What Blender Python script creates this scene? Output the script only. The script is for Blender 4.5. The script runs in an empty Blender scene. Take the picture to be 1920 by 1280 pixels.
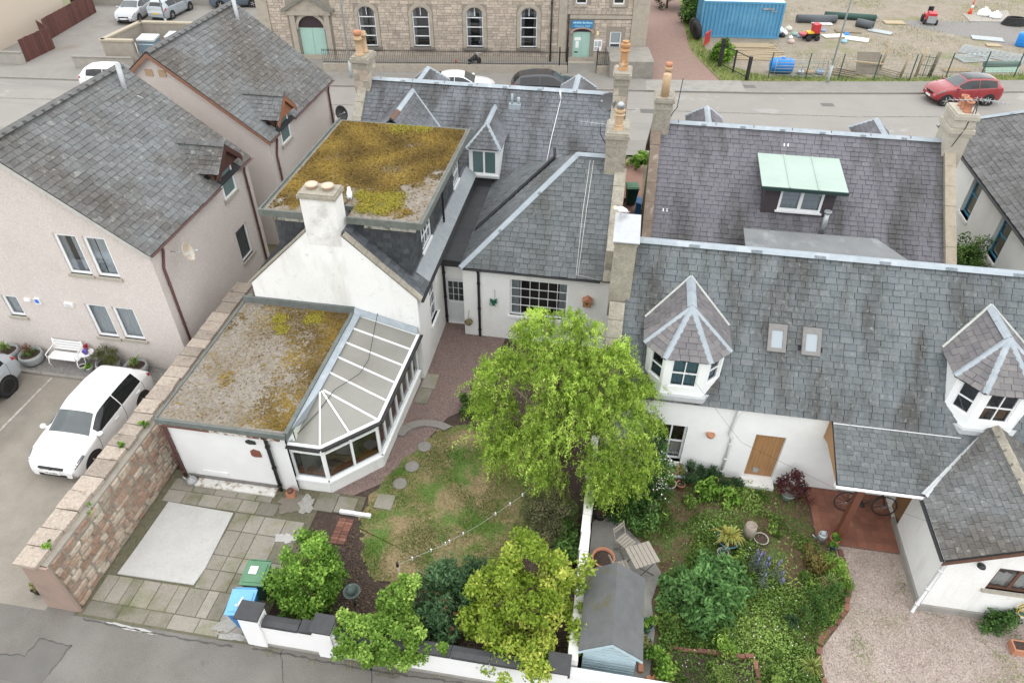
import bpy, math, random
import numpy as np
from math import radians, sin, cos, pi, sqrt, atan2
from mathutils import Vector, Matrix
random.seed(7)
SC = bpy.context.scene
COL = SC.collection
# ------------------------------------------------------------------ camera
CAM_H, FPX, PITCH, HEAD, ROLL = 17.0, 1330.0, radians(39.82), radians(9.13), radians(-0.36)
_f = Vector((-sin(HEAD)*cos(PITCH), cos(HEAD)*cos(PITCH), -sin(PITCH)))
_r = Vector((cos(HEAD), sin(HEAD), 0.0)); _d = _f.cross(_r)
_r2 = cos(ROLL)*_r + sin(ROLL)*_d; _d2 = -sin(ROLL)*_r + cos(ROLL)*_d
cam = bpy.data.cameras.new('camera'); camo = bpy.data.objects.new('camera', cam); COL.objects.link(camo)
cam.sensor_width = 36.0; cam.lens = FPX/1920*36; cam.clip_end = 3000; cam.clip_start = 0.1
_u = -_d2; _b = -_f
camo.matrix_world = Matrix(((_r2.x, _u.x, _b.x, 0), (_r2.y, _u.y, _b.y, 0), (_r2.z, _u.z, _b.z, CAM_H), (0, 0, 0, 1)))
SC.camera = camo
CAMP = Vector((0, 0, CAM_H))
# ------------------------------------------------------------------ light: bright overcast
SUN_EL, SUN_AZ = radians(78), radians(140)     # azimuth clockwise from +Y
world = bpy.data.worlds.new('World'); SC.world = world; world.use_nodes = True
_n = world.node_tree.nodes; _l = world.node_tree.links; _n.clear()
_o = _n.new('ShaderNodeOutputWorld'); _bg = _n.new('ShaderNodeBackground'); _sk = _n.new('ShaderNodeTexSky'); _hs = _n.new('ShaderNodeHueSaturation')
_sk.sky_type = 'NISHITA'; _sk.sun_disc = False; _sk.sun_elevation = SUN_EL; _sk.sun_rotation = SUN_AZ
_sk.dust_density = 1.0; _sk.air_density = 1.0; _sk.ozone_density = 1.0
_hs.inputs['Saturation'].default_value = 0.35
_bg.inputs['Strength'].default_value = 0.15
_cl = _n.new('ShaderNodeMix'); _cl.data_type = 'RGBA'; _cl.inputs[0].default_value = 0.88; _cl.inputs[7].default_value = (6.2, 6.3, 6.4, 1)   # even cloud layer over the sky
_l.new(_sk.outputs[0], _hs.inputs['Color']); _l.new(_hs.outputs[0], _cl.inputs[6]); _l.new(_cl.outputs[2], _bg.inputs[0]); _l.new(_bg.outputs[0], _o.inputs[0])
sun = bpy.data.lights.new('sun', 'SUN'); sun.energy = 0.5; sun.angle = radians(100); sun.color = (1, 0.97, 0.93)
suno = bpy.data.objects.new('sun', sun); COL.objects.link(suno)
_sd = Vector((sin(SUN_AZ)*cos(SUN_EL), cos(SUN_AZ)*cos(SUN_EL), sin(SUN_EL)))
suno.rotation_euler = _sd.to_track_quat('Z', 'Y').to_euler(); suno.location = (0, 0, 40)
SC.view_settings.view_transform = 'Standard'; SC.view_settings.look = 'None'; SC.view_settings.gamma = 1
SC.view_settings.use_curve_mapping = False; SC.view_settings.exposure = 1.12
SC.cycles.max_bounces = 6; SC.cycles.transparent_max_bounces = 12; SC.cycles.use_denoising = True

# ------------------------------------------------------------------ materials
MATS = {}
# reflectance of whole families of surfaces, judged against the white walls
ALB = [('pale_court', .92), ('street_asphalt', .90), ('pavement', .86), ('asphalt', .72), ('pink_gravel', 1.0), ('pink_chipping', .95), ('gravel', .84), ('rubble', .8), ('chipping', .72), ('concrete', .72), ('cement', .72), ('flags', .66), ('slate', .80), ('leaf', .98), ('blade', .98), ('moss', .85), ('grass', .95), ('lawn', .92), ('lead', .8), ('flashing', .78),
       ('polycarbonate', .66), ('track', .75), ('dirt', .78), ('soil', .85), ('verdigris_copper', .82), ('felt', .8), ('kerb', .75), ('heather', .72), ('coping_sandstone', .74), ('red_brick', .66), ('buff_chimney', .88), ('orange_clay', .8), ('car_paint', .95), ('old_timber', .8), ('pale_timber', .8), ('slats', .8), ('milky', .8), ('tile', .8)]
def M(name, c1, c2=None, scale=6.0, rough=0.85, bump=0.0, bscale=None, c3=None, s3=1.0, t3=(0.55, 0.7), rnd=0.0, metal=0.0,
      stretch=None, c4=None, s4=3.0, t4=(0.6, 0.65), spec=0.4, hue=None, coat=0.0, detail=6.0, trans=0.0, str3=None, grain=None):
    """noise-mixed principled; rnd = brightness spread of the per-piece 'rnd' attribute; hue = second colour picked by rnd"""
    if name in MATS: return MATS[name]
    k_ = next((f for w, f in ALB if w in name), 1.0)
    if k_ != 1.0: c1, c2, c3, c4, hue = [tuple(v*k_ for v in c) if c else c for c in (c1, c2, c3, c4, hue)]
    m = bpy.data.materials.new(name); m.use_nodes = True; MATS[name] = m
    nt = m.node_tree; N = nt.nodes; L = nt.links; N.clear()
    out = N.new('ShaderNodeOutputMaterial'); bs = N.new('ShaderNodeBsdfPrincipled')
    bs.inputs['Roughness'].default_value = rough; bs.inputs['Metallic'].default_value = metal
    bs.inputs['Specular IOR Level'].default_value = spec
    if coat: bs.inputs['Coat Weight'].default_value = coat; bs.inputs['Coat Roughness'].default_value = 0.06
    geo = N.new('ShaderNodeNewGeometry'); pos = geo.outputs['Position']
    def vec(st):
        if not st: return pos
        mp = N.new('ShaderNodeMapping'); mp.inputs['Scale'].default_value = st; L.new(pos, mp.inputs['Vector']); return mp.outputs[0]
    def noise(s, st=None, det=detail):
        t = N.new('ShaderNodeTexNoise'); t.inputs['Scale'].default_value = s; t.inputs['Detail'].default_value = det
        t.inputs['Roughness'].default_value = 0.62; L.new(vec(st), t.inputs['Vector']); return t.outputs['Fac']
    def ramp(src, lo, hi):
        r = N.new('ShaderNodeMapRange'); r.inputs['From Min'].default_value = lo; r.inputs['From Max'].default_value = hi; L.new(src, r.inputs['Value']); return r.outputs[0]
    def mix(fac, a, b, mode='MIX'):
        x = N.new('ShaderNodeMix'); x.data_type = 'RGBA'; x.blend_type = mode
        for sck, val in ((x.inputs[0], fac), (x.inputs[6], a), (x.inputs[7], b)):
            if isinstance(val, (tuple, list)): sck.default_value = (*val, 1)
            elif isinstance(val, (int, float)): sck.default_value = val
            else: L.new(val, sck)
        return x.outputs[2]
    col = c1
    if rnd or hue:
        at = N.new('ShaderNodeAttribute'); at.attribute_name = 'rnd'; rv = at.outputs['Fac']
    if hue: col = mix(ramp(rv, 0.35, 0.9), col, hue)
    if c2: col = mix(ramp(noise(scale, stretch), 0.3, 0.7), col, c2)
    if c3: col = mix(ramp(noise(s3, str3), *t3), col, c3)
    if c4: col = mix(ramp(noise(s4), *t4), col, c4)
    if grain:
        gr = N.new('ShaderNodeMapRange'); gr.inputs['From Min'].default_value = .3; gr.inputs['From Max'].default_value = .7; gr.inputs['To Min'].default_value = 1-grain[1]; gr.inputs['To Max'].default_value = 1+grain[1]
        L.new(noise(grain[0], None, 3), gr.inputs['Value']); gc = N.new('ShaderNodeCombineColor')
        for i in range(3): L.new(gr.outputs[0], gc.inputs[i])
        col = mix(1.0, col, gc.outputs[0], 'MULTIPLY')
    if rnd:
        mm = N.new('ShaderNodeMath'); mm.operation = 'MULTIPLY_ADD'; L.new(rv, mm.inputs[0]); mm.inputs[1].default_value = 2*rnd; mm.inputs[2].default_value = 1-rnd
        cc = N.new('ShaderNodeCombineColor')
        for i in range(3): L.new(mm.outputs[0], cc.inputs[i])
        col = mix(1.0, col, cc.outputs[0], 'MULTIPLY')
    if isinstance(col, tuple): bs.inputs['Base Color'].default_value = (*col, 1)
    else: L.new(col, bs.inputs['Base Color'])
    if bump:
        b = N.new('ShaderNodeBump'); b.inputs['Strength'].default_value = bump; b.inputs['Distance'].default_value = 0.02
        L.new(noise(bscale or scale*4), b.inputs['Height']); L.new(b.outputs[0], bs.inputs['Normal'])
    sh = bs.outputs[0]
    if trans:
        tr = N.new('ShaderNodeBsdfTranslucent'); ms = N.new('ShaderNodeMixShader'); ms.inputs[0].default_value = trans
        if isinstance(col, tuple): tr.inputs[0].default_value = (*col, 1)
        else: L.new(col, tr.inputs[0])
        L.new(sh, ms.inputs[1]); L.new(tr.outputs[0], ms.inputs[2]); sh = ms.outputs[0]
    L.new(sh, out.inputs[0]); return m
def glass_mat(name, tint=(0.8, 0.85, 0.88), refl=0.10):
    if name in MATS: return MATS[name]
    m = bpy.data.materials.new(name); m.use_nodes = True; MATS[name] = m
    N = m.node_tree.nodes; L = m.node_tree.links; N.clear()
    out = N.new('ShaderNodeOutputMaterial'); t = N.new('ShaderNodeBsdfTransparent'); g = N.new('ShaderNodeBsdfGlossy'); x = N.new('ShaderNodeMixShader')
    lw = N.new('ShaderNodeLayerWeight'); lw.inputs[0].default_value = 0.35
    mr = N.new('ShaderNodeMapRange'); mr.inputs['To Min'].default_value = refl; mr.inputs['To Max'].default_value = 0.9
    t.inputs[0].default_value = (*tint, 1); g.inputs['Roughness'].default_value = 0.03; g.inputs[0].default_value = (0.9, 0.95, 1, 1)
    L.new(lw.outputs['Fresnel'], mr.inputs[0]); L.new(mr.outputs[0], x.inputs[0]); L.new(t.outputs[0], x.inputs[1]); L.new(g.outputs[0], x.inputs[2]); L.new(x.outputs[0], out.inputs[0])
    return m
G = glass_mat('glass')
WHITE = M('white_render', (.80, .80, .785), (.74, .74, .72), 1.6, .9, .25, 30, c3=(.57, .565, .53), s3=1.1, t3=(.56, .9), str3=(2.2, 2.2, .3), c4=(.45, .45, .41), s4=2.2, t4=(.68, .95), grain=(26, .05))
WHITEB = M('white_painted_stone', (.82, .82, .815), (.77, .77, .765), 2.5, .85, .5, 7)
WHITED = M('white_weathered_render', (.72, .71, .67), (.62, .61, .57), 1.2, .92, .3, 24, c3=(.34, .33, .29), s3=.9, t3=(.58, .92), c4=(.25, .24, .2), s4=6, t4=(.72, .9), grain=(26,.06))
UPVC = M('white_window_frame', (.82, .83, .83), rough=.4)
PINK = M('pink_pebbledash', (.64, .585, .55), (.55, .495, .46), 22, .95, .6, 60, c3=(.55, .49, .45), s3=.5, t3=(.5, .8), detail=3, grain=(34, .16))
BEIGE = M('beige_render', (.60, .52, .43), (.52, .45, .37), 40, .95, .3, 50)
LEAD = M('lead_flashing', (.42, .47, .51), (.34, .39, .43), 4, .55, .1, 10, c3=(.50, .54, .57), s3=1.5)
LEADD = M('weathered_lead', (.30, .33, .35), (.38, .41, .43), 5, .6, .15, 12)
STONE = M('weathered_stone', (.36, .33, .27), (.24, .22, .18), 5, .95, .5, 30, c3=(.46, .43, .34), s3=2.5, t3=(.55, .75), c4=(.12, .115, .1), s4=4, t4=(.6, .8), grain=(22, .22))
SILL = M('stone_sill', (.42, .39, .33), (.33, .30, .25), 8, .9, .3, 30)
BLACK = M('black_paint', (.018, .018, .02), (.03, .03, .032), 8, .45)
DARKROOM = M('dark_interior', (.035, .035, .04), (.02, .02, .022), 2, .9)
CURTAIN = M('net_curtain', (.78, .78, .78), (.6, .61, .62), 9, .9, stretch=(6, 6, .6))
BROWN = M('brown_paint', (.13, .065, .045), (.10, .05, .035), 7, .6)
FELT = M('black_roof_felt', (.045, .047, .05), (.07, .072, .076), 2.5, .75, .2, 40, c3=(.10, .10, .10), s3=1.3, t3=(.6, .8))
TERRA = M('terracotta', (.48, .22, .13), (.38, .17, .10), 8, .85, .2, 30)
BUFFPOT = M('buff_chimney_clay', (.56, .41, .26), (.46, .31, .18), 6, .8, c3=(.25, .17, .1), s3=5, t3=(.6, .8))
GALV = M('galvanised_steel', (.45, .48, .49), (.36, .38, .39), 6, .45, metal=.6)
RUBBER = M('rubber', (.02, .02, .021), (.03, .03, .03), 20, .8)
CHROME = M('bright_alloy', (.62, .63, .65), rough=.25, metal=.9)

# ------------------------------------------------------------------ scene graph helpers
BASIS = {}
def tagp(o, label=None, cat=None, group=None, kind=None):
    if label: o['label'] = label
    if cat: o['category'] = cat
    if group: o['group'] = group
    if kind: o['kind'] = kind
    return o
def thing(name, label, cat, loc=(0, 0, 0), rz=0.0, group=None):
    o = bpy.data.objects.new(name, None); COL.objects.link(o); o.empty_display_size = .3
    o.location = loc; o.rotation_euler = (0, 0, rz)
    BASIS[o.name] = Matrix.Translation(Vector(loc)) @ Matrix.Rotation(rz, 4, 'Z')
    return tagp(o, label, cat, group)
def setpar(o, parent, world):
    o.parent = parent
    if world and parent.name in BASIS: o.matrix_parent_inverse = BASIS[parent.name].inverted()
class MB:
    def __init__(s): s.v = []; s.f = []; s.r = []; s.mi = []; s.cm = 0; s.cr = .5; s.sm = []; s.csm = False
    def add(s, vs, fs):
        b = len(s.v); s.v += [tuple(p) for p in vs]
        for f in fs: s.f.append(tuple(i+b for i in f)); s.r.append(s.cr); s.mi.append(s.cm); s.sm.append(s.csm)
        return s
    def poly(s, pts): return s.add(pts, [tuple(range(len(pts)))])
    def box(s, c, d, rz=0.0, M4=None):
        x, y, z = d[0]/2, d[1]/2, d[2]/2
        vs = [Vector((a*x, b*y, e*z)) for e in (-1, 1) for b in (-1, 1) for a in (-1, 1)]
        if rz: R = Matrix.Rotation(rz, 3, 'Z'); vs = [R @ v for v in vs]
        vs = [v+Vector(c) for v in vs]
        if M4: vs = [M4 @ v for v in vs]
        return s.add(vs, [(0, 2, 3, 1), (4, 5, 7, 6), (0, 1, 5, 4), (2, 6, 7, 3), (0, 4, 6, 2), (1, 3, 7, 5)])
    def bx(s, x0, y0, z0, x1, y1, z1): return s.box(((x0+x1)/2, (y0+y1)/2, (z0+z1)/2), (abs(x1-x0), abs(y1-y0), abs(z1-z0)))
    def obox(s, O, U, V, N, a, b, c):   # box from corner O along unit vecs, extents (lo,hi)
        O, U, V, N = map(Vector, (O, U, V, N))
        vs = [O+U*i+V*j+N*k for k in c for j in b for i in a]
        return s.add(vs, [(0, 2, 3, 1), (4, 5, 7, 6), (0, 1, 5, 4), (2, 6, 7, 3), (0, 4, 6, 2), (1, 3, 7, 5)])
    def prism(s, pts, d):               # extrude polygon by vector d, capped
        n = len(pts); d = Vector(d); P0 = [Vector(p) for p in pts]; P1 = [p+d for p in P0]
        return s.add(P0+P1, [tuple(range(n))[::-1], tuple(range(n, 2*n))]+[(i, (i+1) % n, n+(i+1) % n, n+i) for i in range(n)])
    def tube(s, pts, rad, n=8, cap=True):
        pts = [Vector(p) for p in pts]; rs = rad if isinstance(rad, (list, tuple)) else [rad]*len(pts)
        b = len(s.v); up = None
        for i, p in enumerate(pts):
            t = (pts[min(i+1, len(pts)-1)]-pts[max(i-1, 0)])
            if t.length < 1e-9: t = Vector((0, 0, 1))
            t.normalize()
            if up is None: up = t.orthogonal().normalized()
            else:
                up = (up-t*up.dot(t))
                up = up.normalized() if up.length > 1e-6 else t.orthogonal().normalized()
            w = t.cross(up)
            for k in range(n):
                a = 2*pi*k/n; q = p+(up*cos(a)+w*sin(a))*rs[i]; s.v.append(tuple(q))
        for i in range(len(pts)-1):
            for k in range(n):
                s.f.append((b+i*n+k, b+i*n+(k+1) % n, b+(i+1)*n+(k+1) % n, b+(i+1)*n+k)); s.r.append(s.cr); s.mi.append(s.cm); s.sm.append(True)
        if cap:
            e = b+(len(pts)-1)*n
            for f in (tuple(b+k for k in range(n))[::-1], tuple(e+k for k in range(n))): s.f.append(f); s.r.append(s.cr); s.mi.append(s.cm); s.sm.append(False)
        return s
    def lathe(s, c, prof, n=14, rz=0.0, M4=None):  # prof [(r,z)]
        b = len(s.v); c = Vector(c)
        for r, z in prof:
            for k in range(n):
                a = 2*pi*k/n+rz; q = Vector((r*cos(a), r*sin(a), z))
                if M4: q = M4 @ q
                s.v.append(tuple(c+q))
        for i in range(len(prof)-1):
            for k in range(n):
                s.f.append((b+i*n+k, b+i*n+(k+1) % n, b+(i+1)*n+(k+1) % n, b+(i+1)*n+k)); s.r.append(s.cr); s.mi.append(s.cm); s.sm.append(n > 9)
        e = b+(len(prof)-1)*n
        for f in (tuple(b+k for k in range(n))[::-1], tuple(e+k for k in range(n))): s.f.append(f); s.r.append(s.cr); s.mi.append(s.cm); s.sm.append(False)
        return s
    def mesh(s, name, mats):
        me = bpy.data.meshes.new(name); me.from_pydata(s.v, [], s.f)
        for m in (mats if isinstance(mats, (list, tuple)) else [mats]): me.materials.append(m)
        if any(s.mi): me.polygons.foreach_set('material_index', s.mi)
        if any(s.sm): me.polygons.foreach_set('use_smooth', s.sm)
        a = me.attributes.new('rnd', 'FLOAT', 'FACE'); a.data.foreach_set('value', s.r)
        me.update(); return me
    def build(s, name, mats, parent=None, world=True, **k):
        o = bpy.data.objects.new(name, s.mesh(name, mats)); COL.objects.link(o)
        if parent: setpar(o, parent, world)
        return tagp(o, **k)
def box_part(name, mat, parent, x0, y0, z0, x1, y1, z1, **k): return MB().bx(x0, y0, z0, x1, y1, z1).build(name, mat, parent, **k)
def struct(name, mb, mat, **k): return mb.build(name, mat, None, kind='structure', **k)
def clip_poly(poly, clip):              # Sutherland-Hodgman, 2D, clip convex CCW
    out = poly
    for i in range(len(clip)):
        ax, ay = clip[i]; bx_, by_ = clip[(i+1) % len(clip)]; inp = out; out = []
        if not inp: return []
        def sd(p): return (bx_-ax)*(p[1]-ay)-(by_-ay)*(p[0]-ax)
        for j in range(len(inp)):
            p, q = inp[j], inp[(j+1) % len(inp)]; a, b = sd(p), sd(q)
            if a >= -1e-9: out.append(p)
            if (a > 1e-9 and b < -1e-9) or (a < -1e-9 and b > 1e-9):
                t = a/(a-b); out.append((p[0]+t*(q[0]-p[0]), p[1]+t*(q[1]-p[1])))
    return out
def area2(p): return abs(sum(p[i][0]*p[(i+1) % len(p)][1]-p[(i+1) % len(p)][0]*p[i][1] for i in range(len(p))))/2
def ccw(p):
    a = sum(p[i][0]*p[(i+1) % len(p)][1]-p[(i+1) % len(p)][0]*p[i][1] for i in range(len(p)))
    return p if a > 0 else p[::-1]
def proj(p):
    w = Vector(p)-CAMP; c = w.dot(_f)
    return (960+FPX*w.dot(_r2)/c, 640+FPX*w.dot(_d2)/c) if c > .1 else (-9999, -9999)
# ---------------------------------------------------------------- pieces (slates, stones, bricks, slabs)
PIECES = {}; UNIT = {}
def unit_mesh(kind, mat, k):
    key = (kind, mat.name, k)
    if key in UNIT: return UNIT[key]
    v, f = unit_geo(kind, k); mb = MB(); mb.cr = (k+.5)/12; mb.add(v, f); UNIT[key] = mb.mesh(kind, mat); return UNIT[key]
_UG = {}
def unit_geo(kind, k):
    if (kind, k) in _UG: return _UG[kind, k]
    r = random.Random(k*31+5)
    if kind == 'slate':
        a, b, c = r.uniform(-.05, .05), r.uniform(-.05, .05), r.uniform(.6, 1.25)
        v = [(0.022, a, c), (.978, b, c*r.uniform(.8, 1.2)), (.978, 1, .2), (.022, 1, .2), (.022, a, -.1), (.978, b, -.1), (.978, 1, -.1), (.022, 1, -.1)]
        f = [(0, 1, 2, 3), (4, 5, 1, 0), (5, 6, 2, 1), (7, 4, 0, 3)]
    else:
        j = (lambda: r.uniform(-.035, .035)) if kind == 'block' else ((lambda: r.uniform(-.11, .11)) if kind == 'rubble' else (lambda: r.uniform(-.008, .008)))
        e = .05 if kind == 'block' else (.13 if kind == 'rubble' else .012)
        c = r.uniform(.6, 1.15)
        v = [(0, 0, -.2), (1, 0, -.2), (1, 1, -.2), (0, 1, -.2), (e+j(), e+j(), c), (1-e+j(), e+j(), c*r.uniform(.9, 1.1)), (1-e+j(), 1-e+j(), c), (e+j(), 1-e+j(), c*r.uniform(.9, 1.1))]
        f = [(4, 5, 6, 7), (0, 1, 5, 4), (1, 2, 6, 5), (2, 3, 7, 6), (3, 0, 4, 7)]
    _UG[kind, k] = (v, f); return v, f
def piece(thing_, parent, name, kind, mat, O, U, V, N, w, l, t, poly=None):
    O, U, V, N = Vector(O), Vector(U), Vector(V), Vector(N)
    c = O+U*(w/2)+V*(l/2); d = CAMP-c; x, y = proj(c)
    fac = N.dot(d.normalized()); a = w*l*fac/d.length_squared if fac > 0 else -1
    if not (-20 < x < 1940 and -20 < y < 1300) or poly: a = -1
    PIECES.setdefault((thing_.name, name), []).append((a, len(PIECES.get((thing_.name, name), [])), thing_, parent, kind, mat, (O, U, V, N, w, l, t), poly, random.randrange(12)))
def flush_pieces(limit=300, minpx=0):
    for (tn, name), lst in PIECES.items():
        lst.sort(key=lambda r: (-r[0], r[1])); rest = {}; n = 0
        for a, _, th, par, kind, mat, (O, U, V, N, w, l, t), poly, k in lst:
            if a > 0 and n < limit:
                o = bpy.data.objects.new(name, unit_mesh(kind, mat, k)); COL.objects.link(o); o.parent = par
                if par.name in BASIS: o.matrix_parent_inverse = BASIS[par.name].inverted()
                A, B, C = U*w, V*l, N*t
                o.matrix_basis = Matrix(((A.x, B.x, C.x, O.x), (A.y, B.y, C.y, O.y), (A.z, B.z, C.z, O.z), (0, 0, 0, 1))); n += 1
            else:
                mb, ml = rest.setdefault(th.name, (MB(), [])); rth = th
                if mat not in ml: ml.append(mat)
                mb.cm = ml.index(mat); mb.cr = (k+.5)/12
                if poly:
                    pts = [O+U*p[0]+V*p[1] for p in poly]; vl = [p[1] for p in poly]; v0, v1 = min(vl), max(vl)+1e-6
                    top = [q+N*(t*(1-.7*(p[1]-v0)/max(l, v1-v0))) for q, p in zip(pts, poly)]; m = len(pts)
                    mb.add(pts+top, [tuple(range(m, 2*m))]+[(i, (i+1) % m, m+(i+1) % m, m+i) for i in range(m)])
                else:
                    gv, gf = unit_geo(kind, k)
                    mb.add([O+U*(p[0]*w)+V*(p[1]*l)+N*(p[2]*t) for p in gv], gf)
        for tn2, (mb, ml) in rest.items():
            th = bpy.data.objects[tn2]; mb.build(name+('s' if not name.endswith('s') else '_mass'), ml, th, kind='stuff')
def slates(th, roof, O, U, V, poly, mat, w=.29, g=.2, t=.03, lift=.004, holes=()):
    """cover uv polygon (U along eave, V up slope) with slates"""
    O, U, V = Vector(O), Vector(U).normalized(), Vector(V).normalized(); N = U.cross(V).normalized()
    poly = ccw(poly); us = [p[0] for p in poly]; vs = [p[1] for p in poly]; Ob = O+N*lift
    v = min(vs); j = 0
    while v < max(vs)-.02:
        u = min(us)-(w/2 if j % 2 else 0)-random.uniform(0, .06)
        while u < max(us):
            ww = w*random.uniform(.82, 1.18); l = g+.03
            r = [(u, v), (u+ww, v), (u+ww, v+l), (u, v+l)]
            skip = any(h[0] < u+ww/2 < h[2] and h[1] < v+g/2 < h[3] for h in holes)
            if not skip:
                c = clip_poly(r, poly); a = area2(c) if len(c) > 2 else 0
                if a > .96*ww*l: piece(th, roof, 'slate', 'slate', mat, Ob+U*u+V*v, U, V, N, ww, l, t)
                elif a > .002: piece(th, roof, 'slate', 'slate', mat, Ob, U, V, N, ww, l, t, poly=c)
            u += ww
        v += g; j += 1
def stonework(th, par, O, U, V, W, Hh, holes, mat, hc=(.2, .3), wr=(.3, .7), t=.02, kind='block', joint=.012, name='stone', topf=None):
    O, U, V = Vector(O), Vector(U).normalized(), Vector(V).normalized(); N = U.cross(V).normalized(); v = 0.0
    while v < Hh-.05:
        h = min(random.uniform(*hc), Hh-v)
        if Hh-v-h < .09: h = Hh-v
        ivs = [(0.0, W)]
        for (a, b, c, d) in holes:
            if b < v+h*.6 and d > v+h*.4:
                nv = []
                for (p, q) in ivs:
                    if c <= p or a >= q: nv.append((p, q)); continue
                    if a > p: nv.append((p, a))
                    if c < q: nv.append((c, q))
                ivs = nv
        for (p, q) in ivs:
            u = p
            while u < q-.01:
                ww = random.uniform(*wr)
                if q-u-ww < wr[0]*.6: ww = q-u
                if ww > .05: piece(th, par, name, kind, mat, O+U*(u+joint/2)+V*(v+joint/2), U, V, N, ww-joint, h-joint, t)
                u += ww
        v += h
def wall(parent, O, U, outline, holes, mat, depth=.14, name='wall', N=None, **k):
    """vertical wall face with recessed openings. outline in (u,z), holes (u0,z0,u1,z1). N = outward normal"""
    O, U = Vector(O), Vector(U).normalized(); Vv = Vector((0, 0, 1)); N = Vector(N) if N else U.cross(Vv)
    mb = MB(); outline = ccw(outline)
    us = sorted(set([min(p[0] for p in outline), max(p[0] for p in outline)]+[h[0] for h in holes]+[h[2] for h in holes]))
    zs = sorted(set([min(p[1] for p in outline), max(p[1] for p in outline)]+[h[1] for h in holes]+[h[3] for h in holes]))
    flip = U.cross(Vv).dot(N) < 0
    def q(pts): mb.poly(pts[::-1] if flip else pts)
    for i in range(len(us)-1):
        for j in range(len(zs)-1):
            cu, cz = (us[i]+us[i+1])/2, (zs[j]+zs[j+1])/2
            if any(h[0] < cu < h[2] and h[1] < cz < h[3] for h in holes): continue
            c = clip_poly([(us[i], zs[j]), (us[i+1], zs[j]), (us[i+1], zs[j+1]), (us[i], zs[j+1])], outline)
            if len(c) > 2 and area2(c) > 1e-5: q([O+U*p[0]+Vv*p[1] for p in c])
    for (a, b, c, d) in holes:
        P = [O+U*a+Vv*b, O+U*c+Vv*b, O+U*c+Vv*d, O+U*a+Vv*d]; I = [p-N*depth for p in P]
        for i in range(4): q([P[i], I[i], I[(i+1) % 4], P[(i+1) % 4]])
    return mb.build(name, mat, parent, **k)
def window(parent, O, U, N, w, h, nx=1, ny=2, fw=.055, bar=.022, frame=UPVC, inset=.1, glass=None, curtain=None, cmat=None, sill=None, sillmat=None, name='window', room=True, transom=None, pane=True, label=None):
    """O = lower-left of opening on the wall face; nx*ny panes; thing > window > pane/sill/curtain"""
    O, U, N = Vector(O), Vector(U).normalized(), Vector(N).normalized(); V = Vector((0, 0, 1)) if abs(N.z) < .5 else N.cross(U)
    F = O-N*inset; mb = MB(); d = (-.03, .025)
    for a, b in (((0, w), (0, fw)), ((0, w), (h-fw, h)), ((0, fw), (fw, h-fw)), ((w-fw, w), (fw, h-fw))): mb.obox(F, U, V, N, a, b, d)
    xs = [fw+(w-2*fw)*i/nx for i in range(nx+1)]; ys = [fw+(h-2*fw)*i/ny for i in range(ny+1)]
    for i in range(1, nx): mb.obox(F, U, V, N, (xs[i]-bar, xs[i]+bar), (fw, h-fw), (-.02, .018))
    for j in range(1, ny):
        b2 = bar*1.4 if (transom == j) else bar
        mb.obox(F, U, V, N, (fw, w-fw), (ys[j]-b2, ys[j]+b2), (-.018, .02))
    W_ = mb.build(name, frame, parent, label=label)
    if pane:
        for i in range(nx):
            for j in range(ny):
                p = MB(); A = F+U*xs[i]+V*ys[j]; B = U*(xs[i+1]-xs[i]); C = V*(ys[j+1]-ys[j])
                p.poly([A, A+B, A+B+C, A+C]); p.build('pane', glass or G, W_)
    if room:
        r = MB(); dpt = .55; Bk = F-N*dpt
        P = [F-N*.031, F+U*w-N*.031, F+U*w+V*h-N*.031, F+V*h-N*.031]; Q = [Bk, Bk+U*w, Bk+U*w+V*h, Bk+V*h]
        for i in range(4): r.poly([P[i], Q[i], Q[(i+1) % 4], P[(i+1) % 4]])
        r.poly(Q); r.build('interior', DARKROOM, W_)
    if curtain:
        for a, b, c, e in curtain:      # fractions
            cm = MB(); n = 12; base = F-N*.09
            for i in range(n):
                u0 = w*(a+(c-a)*i/n); u1 = w*(a+(c-a)*(i+1)/n); z0, z1 = h*b, h*e; k0, k1 = (.02 if i % 2 else -.02), (-.02 if i % 2 else .02)
                cm.poly([base+U*u0+V*z0+N*k0, base+U*u1+V*z0+N*k1, base+U*u1+V*z1+N*k1, base+U*u0+V*z1+N*k0])
            cm.build('curtain', cmat or CURTAIN, W_)
    if sill:
        s = MB().obox(O, U, V, N, (-.06, w+.06), (-sill, 0), (-inset, .07)); s.build('sill', sillmat or SILL, W_)
    return W_
def lead_strip(mb, a, b, w=.17, t=.03, up=(0, 0, 1)):
    """rounded strip of lead over a ridge, hip or valley"""
    a, b = Vector(a), Vector(b); d = (b-a).normalized(); s = d.cross(Vector(up)).normalized(); u = s.cross(d)
    pr = [(-w, -.055), (-w*.5, .0), (-.035, t*.6), (0, t+.012), (.035, t*.6), (w*.5, .0), (w, -.055)]
    vs = [p+s*x+u*z for p in (a, b) for x, z in pr]; n = len(pr)
    mb.add(vs, [(i, i+1, n+i+1, n+i) for i in range(n-1)])
def pipe(parent, pts, mat, r=.045, name='downpipe', clips=True):
    mb = MB().tube(pts, r, 8)
    if clips:
        for i in range(len(pts)-1):
            a, b = Vector(pts[i]), Vector(pts[i+1])
            if (b-a).length > 1.2:
                for k in (.15, .55, .9):
                    p = a+(b-a)*k; e = (b-a).normalized()*.03; mb.tube([p-e, p+e], r*1.3, 8)
    return mb.build(name, mat, parent)
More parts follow.
